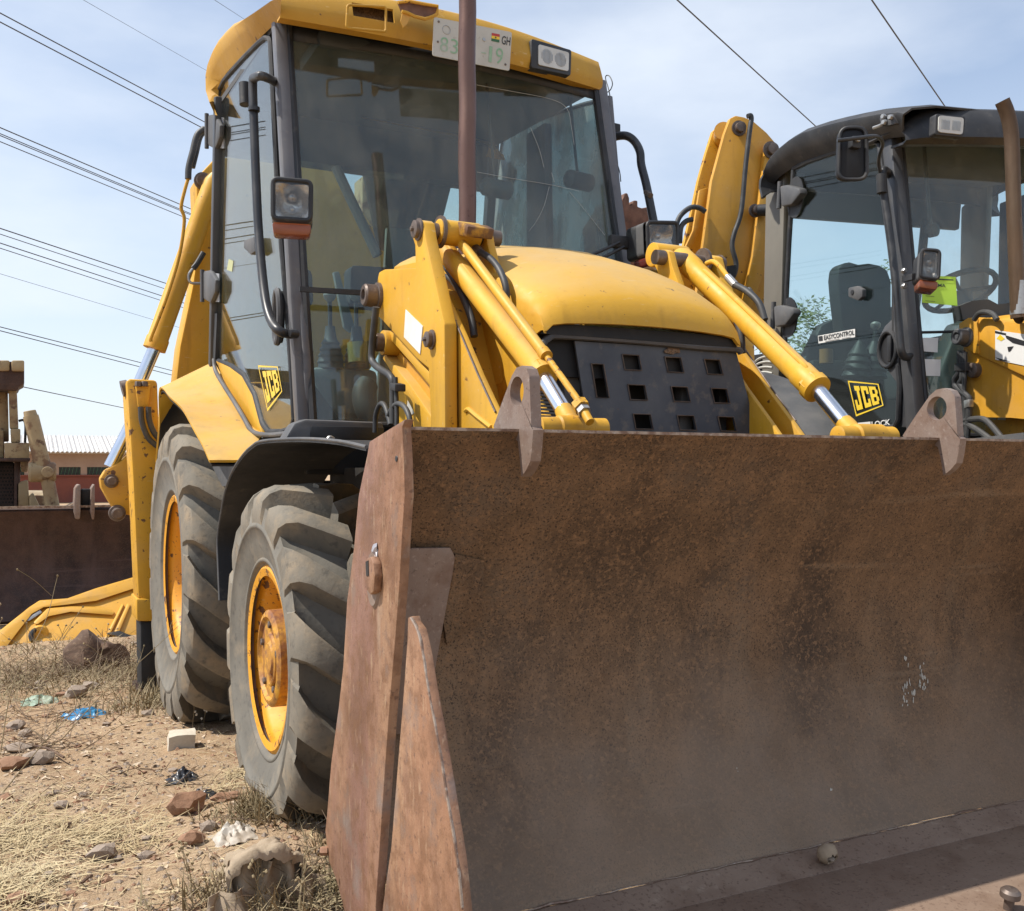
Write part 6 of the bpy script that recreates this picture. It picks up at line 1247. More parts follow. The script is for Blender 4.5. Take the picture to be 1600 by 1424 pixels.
# radiator guard with true round openings
def guard(x0, x1, z0, z1, y, nx, nz, r):
    bm = NB()
    for i in range(nx):
        for j in range(nz):
            cx_ = x0+(x1-x0)*(i+.5+(.5 if j % 2 else 0))/nx; cz_ = z0+(z1-z0)*(j+.5)/nz; dx = (x1-x0)/nx/2; dz = (z1-z0)/nz/2
            a = []; b = []
            for k in range(8):
                t = math.pi/4*k+math.pi/8; c_, s_ = math.cos(t), math.sin(t); k_ = 1/max(abs(c_), abs(s_)); a.append(bm.verts.new((cx_+dx*c_*k_, y, cz_+dz*s_*k_))); b.append(bm.verts.new((cx_+r*c_, y, cz_+r*s_)))
            for k in range(8): face(bm, (a[k], a[(k+1) % 8], b[(k+1) % 8], b[k]))
    return bm
g0, g1 = V(-60, 800, Y=10.85), V(22, 728, Y=10.85)
build(guard(g0.x, g1.x, g0.z, g1.z, 10.85, 16, 13, .013), 'radiator_guard', RUSTD, BD, kind='stuff')
bx([(22, 720), (32, 720), (31, 795), (22, 795)], 10.8, .2, 'guard_post', RUSTD); bx([(32, 720), (45, 720), (43, 738), (33, 738)], 10.75, .2, 'guard_bracket', CREAM); bx([(24, 755), (44, 750), (46, 795), (24, 795)], 10.8, .2, 'guard_side', CREAM)
bx([(46, 775), (52, 770), (64, 795), (46, 795)], 10.7, .2, 'push_arm', CREAM); bx([(98, 795), (118, 785), (118, 797), (98, 797)], 10.2, .3, 'blade_brace', CREAM)
a, b = V(48, 650, Y=10.5), V(70, 742, Y=10.5)
bm = NB(); lathe(bm, [(-.05, .05), (-.045, .055), (0, .06), (.0, .068), (.03, .07), ((b-a).length, .075)], a, b-a, 24); rc = build(bm, 'lift_ram', CREAM, BD)
bm = NB(); lathe(bm, [(-.12, .08), (-.1, .095), (.1, .095), (.12, .08)], V(66, 738, Y=10.5), (1, 0, 0), 20); build(bm, 'trunnion', CREAM, rc)
bm = NB(); lathe(bm, [(-.02, .06), (0, .058), (.04, .05), (.045, .01)], V(74, 738, Y=10.42), (0, -1, 0), 20); build(bm, 'trunnion_cap', CREAM, rc)
bm = NB(); cyl(bm, V(74, 748, Y=10.5), V(84, 800, Y=10.5), .062); build(bm, 'ram_lower_tube', CREAM, rc)
bm = NB(); tube(bm, PL([(29, 658), (37, 657), (40, 666), (39, 692)], Y=10.6), .012, 8, 4); build(bm, 'oil_pipe', BLACK, BD)
bx([(50, 718), (56, 716), (56, 735), (50, 738)], 10.6, .1, 'pipe_bracket', CREAM)
bm = NB(); box(bm, (-2.6, 11.5, -.1), (.35, 13.8, .9)); build(bm, 'dozer_body', CREAM, BD, bevel=.05)
for x0 in (-2.6, -.1):
    bm = NB(); prism(bm, [(x0, 10.9, -.15), (x0, 11.1, .15), (x0, 13.8, .35), (x0, 14.2, .1), (x0, 14.0, -.25), (x0, 11.1, -.25)], (.5, 0, 0)); build(bm, 'crawler_track', RUSTD, BD, bevel=.05)

# ---- detached yellow body panel lying in the grass
PN = Thing('body_panel', V(110, 1000, Y=8.9), 'detached yellow machine panel lying in dry grass before the dark dozer blade', 'body panel')
Yp = 8.9
op = [(-30, 1018), (0, 988), (20, 972), (45, 952), (62, 941), (105, 938), (150, 922), (215, 904), (262, 890), (262, 1002), (210, 1008), (120, 1014), (10, 1020)]
def lean(u, v): 
    p = V(u, v, Y=Yp); k = (p.z+.25)*1.1; return Vector((p.x*(1+k/Yp), p.y+k, (p.z-H)*(1+k/Yp)+H))
bm = NB(); prism(bm, [lean(u, v) for u, v in op], (0, .03, 0)); pp_ = build(bm, 'panel_skin', YELP, PN, bevel=.008)
def strip(px, name, m=YELP, th=.05, dy=-.055):
    b = NB(); prism(b, [lean(u, v)+Vector((0, dy, 0)) for u, v in px], (0, th, 0)); return build(b, name, m, PN, bevel=.008)
strip([(-28, 1014), (0, 985), (45, 949), (62, 938), (105, 935), (150, 919), (262, 886), (262, 905), (205, 920), (150, 938), (104, 944), (68, 948), (50, 958), (25, 990), (10, 1010)], 'panel_flange')
strip([(74, 950), (110, 947), (160, 948), (178, 955), (176, 960), (110, 955), (76, 962), (58, 975), (52, 972)], 'pressed_rib')
strip([(198, 943), (203, 944), (178, 1004), (170, 1004)], 'panel_stiffener'); strip([(190, 943), (193, 944), (166, 1002), (160, 1002)], 'panel_stiffener')
strip([(104, 936), (138, 928), (142, 936), (108, 943)], 'yellow_label', FYEL, .045, -.042); strip([(38, 968), (62, 951), (66, 956), (45, 970)], 'silver_label', STEEL, .045, -.042)
bm = NB(); tube(bm, [lean(50, 1000)+Vector((0, -.03, 0)), lean(48, 990)+Vector((0, -.06, 0)), lean(56, 982)+Vector((0, -.06, 0)), lean(64, 981)+Vector((0, -.03, 0))], .02, 8, 4); build(bm, 'pull_handle', BLKP, PN)
bm = NB(); lathe(bm, [(0, .07), (.03, .06), (.035, .03), (.02, .01)], lean(62, 990)+Vector((0, -.0, 0)), (0, -1, 0), 18); build(bm, 'lock_cup', YELP, PN)
strip([(165, 988), (185, 984), (215, 996), (215, 1000)], 'loose_rod', BLACK, .03, -.08)

# ---- far shed
SH = Thing('shed', (3.5, 47, -.27), 'low shed with grey corrugated roof and red wall far behind the bulldozer', 'shed')
Yd = 47.0
def sx(u, y=Yd): return V(u, 700, Y=y).x
x0, x1 = sx(-60), sx(470); ze = V(100, 707, Y=Yd-.8).z; zr = V(100, 681.5, Y=Yd+3).z
n = 300; rows = [[], [], []]
for k in range(n+1):
    x = x0+(x1-x0)*k/n; dz = .035*math.sin(2*math.pi*(x-x0)/.16*.9)
    for r_, (y, z) in zip(rows, ((Yd-.8, ze), (Yd+1.1, (ze+zr)/2), (Yd+3, zr))): r_.append((x, y, z+dz))
bm = NB(); grid(bm, rows, thick=.02); build(bm, 'roof', ROOF, SH, smooth=60)
zw0, zw1 = V(100, 730, Y=Yd).z, V(100, 743, Y=Yd).z
bm = NB(); box(bm, (x0+.4, Yd, zw0), (x1-.4, Yd+.2, ze-.05)); build(bm, 'upper_wall', WALLP, SH)
bm = NB(); box(bm, (x0+.4, Yd, -.30), (x1-.4, Yd+.2, zw1)); build(bm, 'lower_wall', WALLR, SH)
bm = NB(); box(bm, (x0+.4, Yd-.1, zw1-.04), (x1-.4, Yd+.0, zw1+.02)); build(bm, 'window_sill', WALLR, SH)
k = 0; u = -40
while u < 440:
    a, b = sx(u), sx(u+34); bm = NB(); box(bm, (a, Yd+.12, zw1), (b, Yd+.15, zw0)); wn = build(bm, 'window', GLASSB, SH)
    bm = NB(); box(bm, (sx(u+34), Yd, zw1), (sx(u+44), Yd+.2, zw0)); build(bm, 'pier', WALLP, SH)
    for j in range(6):
        bm = NB(); xa = a+(b-a)*(j+.5)/6; beam(bm, (xa, Yd+.08, zw1), (xa+.08, Yd+.08, zw0), .03, .02); build(bm, 'window_bar', mat('green_bar', (.05, .13, .06), rough=.6) if 'green_bar' not in bpy.data.materials else bpy.data.materials['green_bar'], wn)
    u += 44
bm = NB(); box(bm, (x0+.4, Yd+.25, -.3), (x1-.4, Yd+5.8, ze-.1)); build(bm, 'rear_block', WALLP, SH)
rows = [[(x0, Yd+3, zr), (x1, Yd+3, zr)], [(x0, Yd+6.5, ze), (x1, Yd+6.5, ze)]]; bm = NB(); grid(bm, rows, thick=.02); build(bm, 'rear_roof', ROOF, SH)

# ---- overhead cables
def cable(p0, p1, t0, t1, r, label, grp='overhead cables crossing the sky', ext=(-.5, 2.2), sag=.25):
    (u0, v0), (u1, v1) = p0, p1; A = V(u0, v0, T=t0); B = V(u1, v1, T=t1)
    a = A+(B-A)*ext[0]; b = A+(B-A)*ext[1]; pts = []
    for k in range(25):
        s = k/24; q = a+(b-a)*s; f = ext[0]+(ext[1]-ext[0])*s; q.z -= sag*max(0, -f*(1-f)) if False else 0
        pts.append(q)
    bm = NB(); tube(bm, pts, r, 6, 1); solo(bm, 'power_cable', CABLE, label, 'cable', loc=a, group=grp)
for p0, p1, r, lab in [
    ((130, 0), (320, 109), .004, 'faint thin cable highest above the yellow cab roof edge at left'),
    ((335, 0), (372, 24), .005, 'short thin cable running into the top of the yellow cab roof'),
    ((0, 20.5), (318, 190), .012, 'dark cable, upper of the pair reaching the upper door hinge'),
    ((0, 34.6), (314, 199), .012, 'dark cable, lower of the pair reaching the upper door hinge'),
    ((0, 199.6), (280, 319), .011, 'dark cable, topmost of the four ending at the top of the boom ram'),
    ((0, 209), (280, 326.5), .009, 'grey cable, second of the four ending at the top of the boom ram'),
    ((0, 212), (280, 328.5), .009, 'grey cable touching the one just above it, third of the four by the boom ram'),
    ((0, 221.5), (280, 336.5), .009, 'grey cable, lowest of the four ending at the top of the boom ram'),
    ((0, 357), (253, 441), .011, 'dark cable, topmost of the four crossing the middle of the boom ram'),
    ((0, 366), (250, 449), .008, 'grey cable, second of the four crossing the middle of the boom ram'),
    ((0, 380), (245, 460), .010, 'dark cable, third of the four crossing the middle of the boom ram'),
    ((0, 388), (240, 466), .008, 'grey cable, lowest of the four crossing the middle of the boom ram'),
    ((0, 428), (270, 509), .004, 'very faint lone cable between the ram lines and the rod lines'),
    ((0, 511), (275, 581), .009, 'dark cable, upper of the pair crossing the chrome rod of the boom ram'),
    ((0, 517), (275, 588), .009, 'dark cable, lower of the pair crossing the chrome rod of the boom ram'),
    ((37, 605), (195, 638), .009, 'lone low cable from the bulldozer mast to the stabiliser leg')]:
    cable(p0, p1, 19, 26, r, lab, ext=(-.5 if p0[0] == 0 else -.05 if p0[0] == 37 else -1.2, 2.3 if p1[0] > 230 else 2.0))
cable((1058, 0), (1275, 198), 17, 24, .013, 'dark cable slanting down behind the left end of the black cab roof', ext=(-.4, 2.0))
cable((1362, 0), (1472, 160), 15, 19, .013, 'dark cable slanting down to the middle of the black cab roof', ext=(-.4, 2.2))

# ---- tree far behind, seen through the second cab's glass
TR = Thing('tree', F1.V(1290, 735, T=26)*1.0, 'leafy green tree far behind, showing through the second cab door glass', 'tree')
c0 = F1.V(1290, 560, T=26)
bm = NB(); tube(bm, [(c0.x, c0.y, -.4), (c0.x+.1, c0.y, 1.2), (c0.x-.05, c0.y, 3.0)], .16, 10, 4, rad=lambda t: .2-.12*t); build(bm, 'trunk', WOOD, TR)
vs_, fs_ = [], []
cl = [(c0+Vector((random.gauss(0, .95), random.gauss(0, .95), random.gauss(0, .75))), random.uniform(.3, .6)) for _ in range(60)]
for c, rr in cl:
    for _ in range(90):
        d = Vector((random.gauss(0, 1), random.gauss(0, 1), random.gauss(0, 1))).normalized()*rr*random.uniform(.5, 1); p = c+d
        a = Vector((random.gauss(0, 1), random.gauss(0, 1), random.gauss(0, 1))).normalized(); b = a.orthogonal().normalized(); s = random.uniform(.05, .09); i = len(vs_)
        vs_ += [p-a*s, p+b*s*.4, p+a*s, p-b*s*.4]; fs_.append((i, i+1, i+2, i+3))
me = bpy.data.meshes.new('crown'); me.from_pydata([Vector(v)-TR.local for v in vs_], [], fs_); me.materials.append(LEAF); o = bpy.data.objects.new('crown', me); C.objects.link(o); o.parent = TR.o
# ================================================================== GROUND LITTER, STONES, GRASS
def on_ground(u, v):
    t = 1.5
    while t < 14:
        p = V(u, v, T=t)
        if p.z <= ground_h(p.x, p.y): break
        t += .004
    return Vector((p.x, p.y, ground_h(p.x, p.y)))
def rock(u, v, wpx, hpx, m, label, seed, amp=.28, group=None, name='stone', sink=.25, flat=1.0, sub=2):
    p = on_ground(u, v); t = (p.x*F1.s+p.y*F1.c); sx_ = wpx/1550*t/2; sz_ = hpx/1550*t/2
    bm = NB(); blob(bm, p+Vector((0, 0, sz_*(1-sink))), sx_, sx_*.8*flat, sz_, sub, amp, 1.6, seed)
    return solo(bm, name, m, label, 'stone', loc=p, group=group, smooth=25)
p = on_ground(283, 1168); bm = NB()
prism(bm, [p+Vector(q) for q in ((-.065, -.05, -.01), (.05, -.06, -.01), (.062, .05, -.01), (-.05, .065, -.01))], (.004, .0, .075))
bmesh.ops.subdivide_edges(bm, edges=bm.edges[:], cuts=2, use_grid_fill=True)
for v in bm.verts: v.co += Vector((noise.noise(v.co*30), noise.noise(v.co*30+Vector((5, 0, 0))), noise.noise(v.co*30+Vector((0, 7, 0)))))*.009
solo(bm, 'concrete_block', BLOCK, 'pale broken concrete block on the soil in front of the rear tyre', 'block', loc=p, smooth=20)
rock(292, 1268, 58, 36, STONER, 'large red brown stone below the black plastic bag', 3, .3)
rock(160, 1342, 42, 26, STONE, 'grey stone in the soil beside the straw at lower left', 5)
rock(75, 1372, 16, 12, STONE, 'small grey stone at the straw edge in the lower left corner', 6)
rock(300, 1318, 36, 22, STONER, 'brown stone left of the crumpled sackcloth', 9)
rock(325, 1298, 26, 18, STONE, 'grey stone between the red brown stone and the white plastic', 12)
rock(120, 1090, 34, 22, STONE, 'grey stone above the blue plastic bag', 14); rock(140, 1078, 30, 14, STONE, 'flat dark grey slab stone behind the blue plastic bag', 17, name='stone')
rock(352, 1250, 44, 14, STONER, 'flat tan stone beside the front tyre weeds', 18, flat=.7)
rock(60, 1192, 46, 22, STONE, 'weathered stone in the rubble heap at the left edge', 20); rock(20, 1200, 44, 20, STONER, 'brown stone at the left edge of the rubble heap', 22); rock(28, 1172, 40, 12, STONE, 'flat pale stone on top of the rubble heap at left', 24)
rock(25, 1138, 28, 14, STONE, 'dark stone at the left edge below the faded green plastic', 26); rock(232, 1118, 20, 10, STONE, 'small stone left of the concrete block near the rear tyre', 27)
rock(185, 1345, 14, 10, STONE, 'small stone right of the grey stone at lower left', 28); rock(130, 1246, 14, 9, STONE, 'small dark stone in the open soil left of the black bag', 29); rock(95, 1262, 24, 12, STONE, 'dark crumbly stone above the straw patch', 30)
# many loose stones alike
n_ = 0
while n_ < 48:
    y = random.uniform(2.3, 8.5); ang = R(random.uniform(-3, 17)); x = y*math.tan(ang)
    if x > .62 and y < 7: continue
    s = random.uniform(.010, .028)*(1+y*.07); z = ground_h(x, y)
    bm = NB(); blob(bm, Vector((x, y, z+s*.25)), s, s*random.uniform(.6, 1), s*random.uniform(.4, .7), 1, .3, 1.7, n_)
    solo(bm, 'loose_stone', STONE if random.random() < .55 else STONER, 'small loose stone lying on the reddish soil', 'stone', loc=(x, y, z), group='loose stones on the soil', smooth=25); n_ += 1
def soup(name, items, m, smooth=False):
    vs, fs = [], []
    for a, b in items:
        i = len(vs); vs += a; fs += [tuple(i+k for k in f) for f in b]
    me = bpy.data.meshes.new(name); me.from_pydata(vs, [], fs); me.materials.append(m); o = bpy.data.objects.new(name, me); C.objects.link(o); o['kind'] = 'stuff'
    if smooth:
        for p in me.polygons: p.use_smooth = True
    return o
octa_f = [(0, 2, 4), (2, 1, 4), (1, 3, 4), (3, 0, 4), (2, 0, 5), (1, 2, 5), (3, 1, 5), (0, 3, 5)]
its = {0: [], 1: []}
for k in range(12000):
    d = 2.1*(10/2.1)**random.random(); ang = R(random.uniform(-30, 22)); x, y = d*math.sin(ang), d*math.cos(ang); z = ground_h(x, y)
    s = random.uniform(.003, .009)*(1+d*.08)*(1 if random.random() < .85 else 1.7)
    a = random.uniform(0, 6.3); c_, s_ = math.cos(a), math.sin(a); f = lambda: random.uniform(.6, 1.2)
    its[0 if random.random() < .6 else 1].append(([(x+c_*s*f(), y+s_*s*f(), z+s*.1), (x-c_*s*f(), y-s_*s*f(), z), (x-s_*s*f(), y+c_*s*f(), z+s*.1), (x+s_*s*f(), y-c_*s*f(), z), (x, y, z+s*.7*f()), (x, y, z-s)], octa_f))
soup('gravel', its[0], STONE); soup('gravel', its[1], STONER)
def blade(x, y, z, ln, lean_, az, w_, curl):
    dx, dy = math.cos(az), math.sin(az); px, py = -dy*w_, dx*w_; pts = []
    for k, q in enumerate((0, .5, 1)):
        h = ln*q; r_ = h*math.sin(lean_)*(1+curl*q); zz = z+h*math.cos(lean_)*(1-.35*curl*q)
        ww = (1, .8, .15)[k]; pts += [(x+dx*r_-px*ww, y+dy*r_-py*ww, zz), (x+dx*r_+px*ww, y+dy*r_+py*ww, zz+w_*.4)]
    return (pts, [(0, 1, 3, 2), (2, 3, 5, 4)])
# flattened straw
st = []
for (u, v, rx, ry, n) in ((30, 1335, .22, .30, 520), (110, 1300, .22, .16, 330), (15, 1395, .18, .18, 520), (170, 1310, .16, .08, 230), (50, 1255, .30, .25, 190), (215, 1325, .12, .06, 110), (10, 1300, .16, .25, 260), (375, 1212, .08, .10, 170), (350, 1235, .08, .05, 70), (300, 1390, .12, .1, 50)):
    c = on_ground(u, v)
    for _ in range(n):
        x, y = random.gauss(c.x, rx*.55), random.gauss(c.y, ry*.6); st.append(blade(x, y, ground_h(x, y)+random.uniform(0, .018), random.uniform(.03, .12), R(random.uniform(70, 97)), random.uniform(0, 6.3), random.uniform(.0010, .0022), random.uniform(-.1, .3)))
for _ in range(3200):
    d = 2.2*(9/2.2)**random.random(); ang = R(random.uniform(-25, 16)); x, y = d*math.sin(ang), d*math.cos(ang); st.append(blade(x, y, ground_h(x, y)+.004, random.uniform(.03, .10), R(random.uniform(80, 94)), random.uniform(0, 6.3), random.uniform(.001, .0022), 0))
soup('flattened_straw', st, STRAW)
lt = []
for _ in range(9500):
    d = 2.1*(9/2.1)**random.random(); ang = R(random.uniform(-28, 17)); x, y = d*math.sin(ang), d*math.cos(ang)
    if noise.noise(Vector((x*1.3, y*1.3, 2.2))) < random.uniform(-.45, .5): continue
    a = random.uniform(0, 6.3); s = random.uniform(.005, .016)*(1+.06*d); w_ = s*random.uniform(.25, .7); c_, s_ = math.cos(a), math.sin(a); z = ground_h(x, y)+.001; f = lambda: random.uniform(0, .6)*s
    lt.append(([(x+c_*s, y+s_*s, z+f()), (x-s_*w_, y+c_*w_, z+f()), (x-c_*s, y-s_*s, z+f()), (x+s_*w_, y-c_*w_, z+f()), (x, y, z+f()*.3)], [(0, 1, 4), (1, 2, 4), (2, 3, 4), (3, 0, 4)]))
soup('leaf_litter', lt, LITTER)
# standing dry grass: band at the left below the panel, round the tyres and beside the bucket
gr = []
def patch(u, v, rx, ry, n, h0, h1, ln=(4, 50)):
    c = on_ground(u, v)
    for _ in range(n):
        x, y = random.gauss(c.x, rx*.5), random.gauss(c.y, ry*.5); gr.append(blade(x, y, ground_h(x, y)-.005, random.uniform(h0, h1), R(random.uniform(*ln)), random.uniform(0, 6.3), random.uniform(.0013, .0026)*(1+y*.08), random.uniform(.1, .7)))
patch(60, 1040, 1.5, 1.0, 1100, .04, .15, (15, 80)); patch(150, 1050, 1.0, 1.0, 800, .04, .15, (15, 80)); patch(30, 1070, 1.0, .8, 800, .03, .12, (20, 85)); patch(110, 1082, .9, .7, 500, .03, .10, (20, 85)); patch(190, 1060, .5, .6, 450, .04, .16, (10, 75)); patch(-60, 1060, 1.6, 1.4, 800, .04, .15, (15, 80))
patch(245, 1100, .16, .25, 260, .06, .2); patch(215, 1110, .3, .3, 200, .04, .13)
patch(430, 1255, .18, .12, 420, .03, .12); patch(470, 1270, .14, .10, 420, .03, .13); patch(405, 1270, .14, .12, 300, .03, .10); patch(500, 1265, .12, .08, 260, .03, .14)
patch(440, 1412, .16, .10, 330, .03, .13, (10, 70)); patch(360, 1400, .16, .12, 260, .03, .12, (10, 70)); patch(490, 1400, .10, .10, 260, .03, .12, (10, 70)); patch(510, 1330, .06, .14, 120, .02, .08)
soup('dry_grass', gr, WEED)
# tall dry weeds: stems, side twigs and seed heads
def weed(u, v, h, label, seed, n_side=5, spread=.35, heads=True, az0=None, m=WEED, r=.0028, group='dry weed stems at the left', white=False):
    rnd = random.Random(seed); p = on_ground(u, v); top = p+Vector((rnd.uniform(-1, 1)*spread*h if az0 is None else az0[0]*h, rnd.uniform(-.3, .3)*h if az0 is None else az0[1]*h, h))
    T = Thing('dry_weed', p, label, 'weed', group)
    main = [p-Vector((0, 0, .01)), lerp(p, top, .35)+Vector((rnd.uniform(-.05, .05)*h, rnd.uniform(-.05, .05)*h, .05*h)), lerp(p, top, .7)+Vector((rnd.uniform(-.04, .04)*h, 0, .03*h)), top]
    bm = NB(); tube(bm, main, r, 5, 4, rad=lambda t: r*(1-.6*t)); build(bm, 'stem', m, T)
    tips = [top]
    for k in range(n_side):
        s = rnd.uniform(.3, .95); b = lerp(p, top, s); d = Vector((rnd.uniform(-1, 1), rnd.uniform(-1, 1), rnd.uniform(.5, 1.3))).normalized()*h*rnd.uniform(.12, .32); bm = NB(); tube(bm, [b, b+d*.5+Vector((0, 0, .01)), b+d], r*.5, 4, 3); build(bm, 'twig', m, T); tips.append(b+d)
    if heads:
        for q in tips:
            bm = NB(); hs__ = .0035+.0007*q.y if white else .004+.0004*q.y; blob(bm, q, hs__, hs__, hs__, 1, .5, 2, seed); build(bm, 'seed_head', WEEDH if white else WEED, T)
    return T
weed(0, 1180, .78, 'tallest dry weed stem, branching in front of the dark dozer blade', 1, 7, az0=(.30, .05))
weed(-40, 1150, .62, 'dry weed stem at the left edge reaching over the yellow panel', 2, 6, az0=(.18, .1))
weed(30, 1110, .55, 'thin dry weed arching in front of the yellow panel', 3, 6, az0=(.6, .1)); weed(140, 1100, .42, 'dry weed between the log and the stabiliser leg', 4, 7, az0=(.25, .0))
weed(90, 1160, .50, 'long bare twig leaning right across the dry grass', 5, 3, az0=(1.1, .1), heads=False); weed(0, 1240, .34, 'bare twig leaning over the straw at the left edge', 6, 4, az0=(1.0, .3), heads=False)
weed(200, 1090, .30, 'white headed weed at the foot of the stabiliser leg', 7, 6, az0=(.3, 0))
for k, (u, v, lab) in enumerate(((300, 1140, 'tall white flowered weed stem before the rear tyre'), (318, 1137, 'short white flowered weed between the two tyres'), (285, 1134, 'low white flowered weed against the rear tyre'))):
    weed(u, v, (.15, .10, .07)[k], lab, 10+k, 5, az0=(.1, 0), r=.0016, group='white flowered weeds by the rear tyre', white=True)
for k, (u, v, h, lab) in enumerate(((455, 1265, .20, 'dry seeded weed growing against the front tyre'), (500, 1270, .20, 'dry weed between the front tyre and the bucket side'), (480, 1285, .12, 'low tangled weed in front of the tyre shadow'), (470, 1440, .17, 'dry branching weed at the bottom beside the bucket'), (400, 1424, .14, 'dry curled weed below the sackcloth'), (515, 1410, .15, 'dry weed touching the lower edge of the bucket side'), (300, 1400, .12, 'withered leafy weed left of the sackcloth'), (330, 1430, .12, 'bent dead twig at the bottom edge'))):
    weed(u, v, h, lab, 30+k, 9, .5, r=.0022, group='dry weeds beside the bucket')
# tangle of dead twigs over the rubble, round the stump and along the bucket
tw = []
def twig(x, y, ln, az, el, r):
    z = ground_h(x, y)+.004; pts = []; d = Vector((math.cos(az)*math.cos(el), math.sin(az)*math.cos(el), math.sin(el))); p_ = Vector((x, y, z)); vs, fs = [], []
    for k in range(5):
        rr_ = r*(1-.18*k); sdir = Vector((-math.sin(az), math.cos(az), 0)); up_ = Vector((0, 0, 1))
        vs += [tuple(p_+sdir*rr_), tuple(p_-sdir*rr_*.5+up_*rr_*.87), tuple(p_-sdir*rr_*.5-up_*rr_*.87)]
        p_ = p_+d*ln/4+Vector((random.gauss(0, .06), random.gauss(0, .06), random.gauss(0, .04)-.03*k*math.sin(el)))*ln*.6
        if p_.z < ground_h(p_.x, p_.y): p_.z = ground_h(p_.x, p_.y)+.003
    for k in range(4):
        for q in range(3): a_, b_ = k*3+q, k*3+(q+1) % 3; fs.append((a_, b_, b_+3, a_+3))
    tw.append((vs, fs))
for (u, v, rx, ry, n, l0, l1) in ((150, 1045, .35, .4, 170, .15, .5), (60, 1060, .8, .7, 240, .12, .5), (30, 1170, .25, .3, 60, .1, .3), (430, 1400, .15, .1, 70, .06, .2), (490, 1380, .10, .12, 50, .06, .2), (340, 1400, .15, .1, 40, .05, .16), (230, 1230, .4, .5, 60, .04, .14), (440, 1262, .14, .10, 70, .06, .18), (100, 1120, .5, .4, 80, .06, .25)):
    c = on_ground(u, v)
    for _ in range(n): twig(random.gauss(c.x, rx*.5), random.gauss(c.y, ry*.5), random.uniform(l0, l1), random.uniform(0, 6.3), random.uniform(-.05, .75), random.uniform(.0014, .0030))
soup('dead_twigs', tw, TWIGM)
# log, bags, cloth
p = on_ground(148, 1044); bm = NB(); rws = []
for k in range(12):
    q = k/11; r0 = (.06, .12, .15, .16, .165, .16, .15, .15, .13, .11, .09, .03)[k]; rg = []
    for j in range(18):
        t = 2*math.pi*j/18; n1 = noise.fractal(Vector((q*3, math.cos(t)*1.3, math.sin(t)*1.3)), .9, 2, 4); r_ = r0*(1+.45*n1)
        rg.append(p+Vector((-.20+.44*q, .10*q+r_*math.cos(t), .09-.05*q+r_*.9*math.sin(t))))
    rws.append(rg)
loft(bm, rws); solo(bm, 'log', WOOD, 'rotten brown stump lying in dry grass before the yellow panel', 'log', loc=p, smooth=40)
def crumple(u, v, wpx, dpx, hgt, m, name, label, cat, seed, fold=9, n=26):
    p = on_ground(u, v); t = p.x*F1.s+p.y*F1.c; sx_ = wpx/1550*t/2; sy_ = dpx; rnd = Vector((seed*2.3, seed*1.1, 0)); rows = []
    for i in range(n):
        r_ = []
        for j in range(n):
            a, b = i/(n-1)*2-1, j/(n-1)*2-1; rr = math.sqrt(a*a+b*b)
            q = Vector((a*1.2, b*1.2, seed)); f1 = noise.fractal(q*1.4+rnd, .8, 2, 4); rdg = 1-abs(noise.noise(q*fold*.28+rnd))*2.2
            z = hgt*max(0, (1-rr**2.2*.8))*(.55+.5*f1+.38*rdg)+.004
            k_ = 1+.28*noise.noise(Vector((a*2.1, b*2.1, seed+4)))
            x = p.x+a*sx_*k_; y = p.y+b*sy_*k_; r_.append((x, y, max(ground_h(x, y)-.004, ground_h(x, y)-.006+z)))
        rows.append(r_)
    bm = NB(); grid(bm, rows, thick=.0025); return solo(bm, name, m, label, cat, loc=p, smooth=60)
crumple(132, 1118, 62, .10, .045, PLASB, 'plastic_bag', 'crumpled bright blue plastic bag on the ground at left', 'plastic bag', 2)
crumple(62, 1098, 52, .12, .045, PLASG, 'plastic_bag', 'faded green plastic bag left of the blue one', 'plastic bag', 4)
crumple(285, 1218, 46, .055, .035, PLASK, 'plastic_bag', 'torn black plastic bag on the soil left of the front tyre', 'plastic bag', 6); crumple(316, 1245, 40, .05, .03, PLASK, 'plastic_bag', 'smaller scrap of black plastic above the red brown stone', 'plastic bag', 7)
crumple(365, 1308, 62, .07, .035, PLASW, 'plastic_bag', 'dirty white plastic bag behind the sackcloth', 'plastic bag', 9)
p = on_ground(412, 1396); arch = smooth_path([Vector(q) for q in ((-.15, 0, -.02), (-.125, 0, .03), (-.10, 0, .085), (-.055, 0, .118), (0, 0, .140), (.05, 0, .132), (.082, 0, .105), (.092, 0, .055), (.115, 0, -.01))], 7)
rows = []; nn_ = len(arch)
for k, q in enumerate(arch):
    s_ = k/(nn_-1); r_ = []
    for j in range(26):
        d_ = j/25; yy = -.07+.24*d_**.9; sh = 1-.55*d_**2.2
        fo = .009*math.sin(15*d_+5*noise.noise(Vector((s_*3.2, d_*1.2, 3))))*(1-d_*.4)+.030*noise.fractal(Vector((s_*4, d_*3.5, 9)), .8, 2, 5)
        rr_ = q*sh; n_r = q.normalized() if q.length > .02 else Vector((0, 0, 1))
        if j == 0: rr_ = rr_*.90; yy += .012
        w_ = rr_+n_r*fo; r_.append(p+Vector((w_.x+.02*math.sin(4*s_)*d_, yy-.03*math.sin(math.pi*s_)*(1-d_)+.015*noise.noise(Vector((s_*6, 2, d_))), max(-.012, w_.z))))
    rows.append(r_)
bm = NB(); grid(bm, rows, thick=.003); sack = solo(bm, 'sackcloth', CLOTH, 'crumpled dirty beige sackcloth on the ground beside the bucket', 'cloth', loc=p, smooth=75)
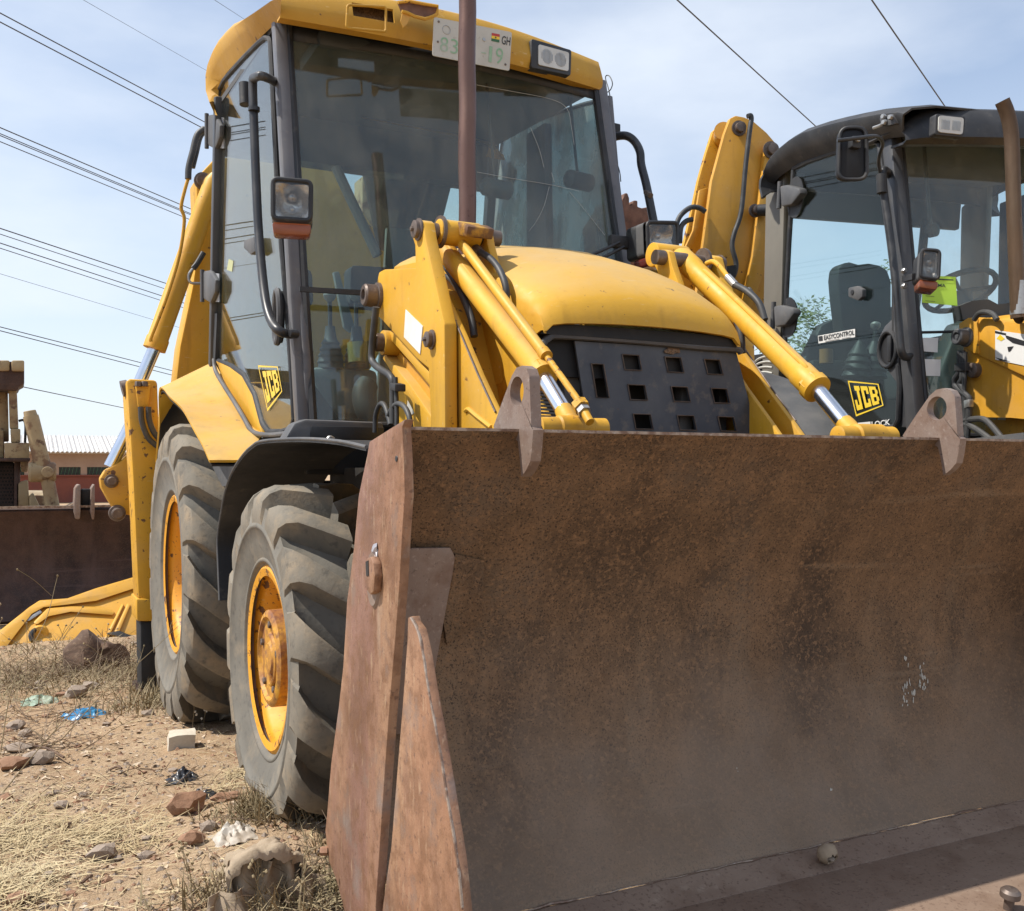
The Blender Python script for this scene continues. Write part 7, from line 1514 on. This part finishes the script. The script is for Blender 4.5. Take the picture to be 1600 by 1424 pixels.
for c0_, c1_, y0_, ph_ in ((-.085, -.015, -.035, 0), (-.01, .05, -.05, 2), (.03, .085, -.02, 5), (-.15, -.09, -.075, 4), (.06, .12, -.07, 7)):
    rows = []
    for i in range(14):
        z_ = .115*(1-i/13)*(1 if y0_ > -.06 else .55); r_ = []
        for j in range(22):
            t_ = j/21; x_ = c0_+(c1_-c0_)*t_+.02*noise.noise(Vector((z_*14, ph_, t_*2)))-.05*(1-z_/.14)*(.5-t_); r_.append(p+Vector((x_, y0_+.014*math.sin(9*t_+ph_+6*z_)-.05*(1-z_/.135)**2+.012*noise.noise(Vector((t_*4, z_*12, ph_))), z_-.006)))
        rows.append(r_)
    bm = NB(); grid(bm, rows, thick=.003); 
    for v in bm.verts: v.co -= p
    o = build(bm, 'cloth_fold', CLOTH, None, smooth=75); o.parent = sack
for (u, v, du, dv, lab) in ((100, 1300, 8, -20, 'short dark stick standing in the straw'), (125, 1385, 18, -22, 'thin dark twig on the bare soil at lower left'), (170, 1205, 20, 8, 'curled dead leaf stalk on the soil'), (40, 1165, 60, 30, 'thin branching twig across the rubble at left')):
    a, b = on_ground(u, v), on_ground(u+du, v+max(dv, 2)); a.z += .004; b.z += .03; bm = NB(); tube(bm, [a, lerp(a, b, .5)+Vector((.01, 0, .01)), b], .005, 6, 4); solo(bm, 'stick', WOOD, lab, 'stick', loc=a)
# dried pod in the bucket
p = V(1280, 1356, Y=2.02); z0 = .105; bm = NB(); blob(bm, Vector((p.x, 1.99, z0+.022)), .029, .026, .027, 3, .10, 2.5, 3)
c_ = Vector((p.x, 1.99, z0+.022)); dd = Vector((.05, -.85, -.5)).normalized()
bmesh.ops.delete(bm, geom=[f for f in bm.faces if (f.calc_center_median()-c_).normalized().dot(dd) > .74+.12*noise.noise(f.calc_center_median()*60)], context='FACES')
bmesh.ops.solidify(bm, geom=bm.faces[:], thickness=.004)
pod = solo(bm, 'dried_pod', SHELL, 'pale broken seed pod lying in the bucket heel', 'seed pod', loc=(p.x, 1.99, z0), smooth=60)
bm = NB(); blob(bm, c_+Vector((.004, -.006, -.012)), .012, .010, .007, 2, .4, 3, 8); o = build(bm, 'kernel', STONE, None); 
for v in o.data.vertices: v.co -= Vector((p.x, 1.99, z0))
o.parent = pod
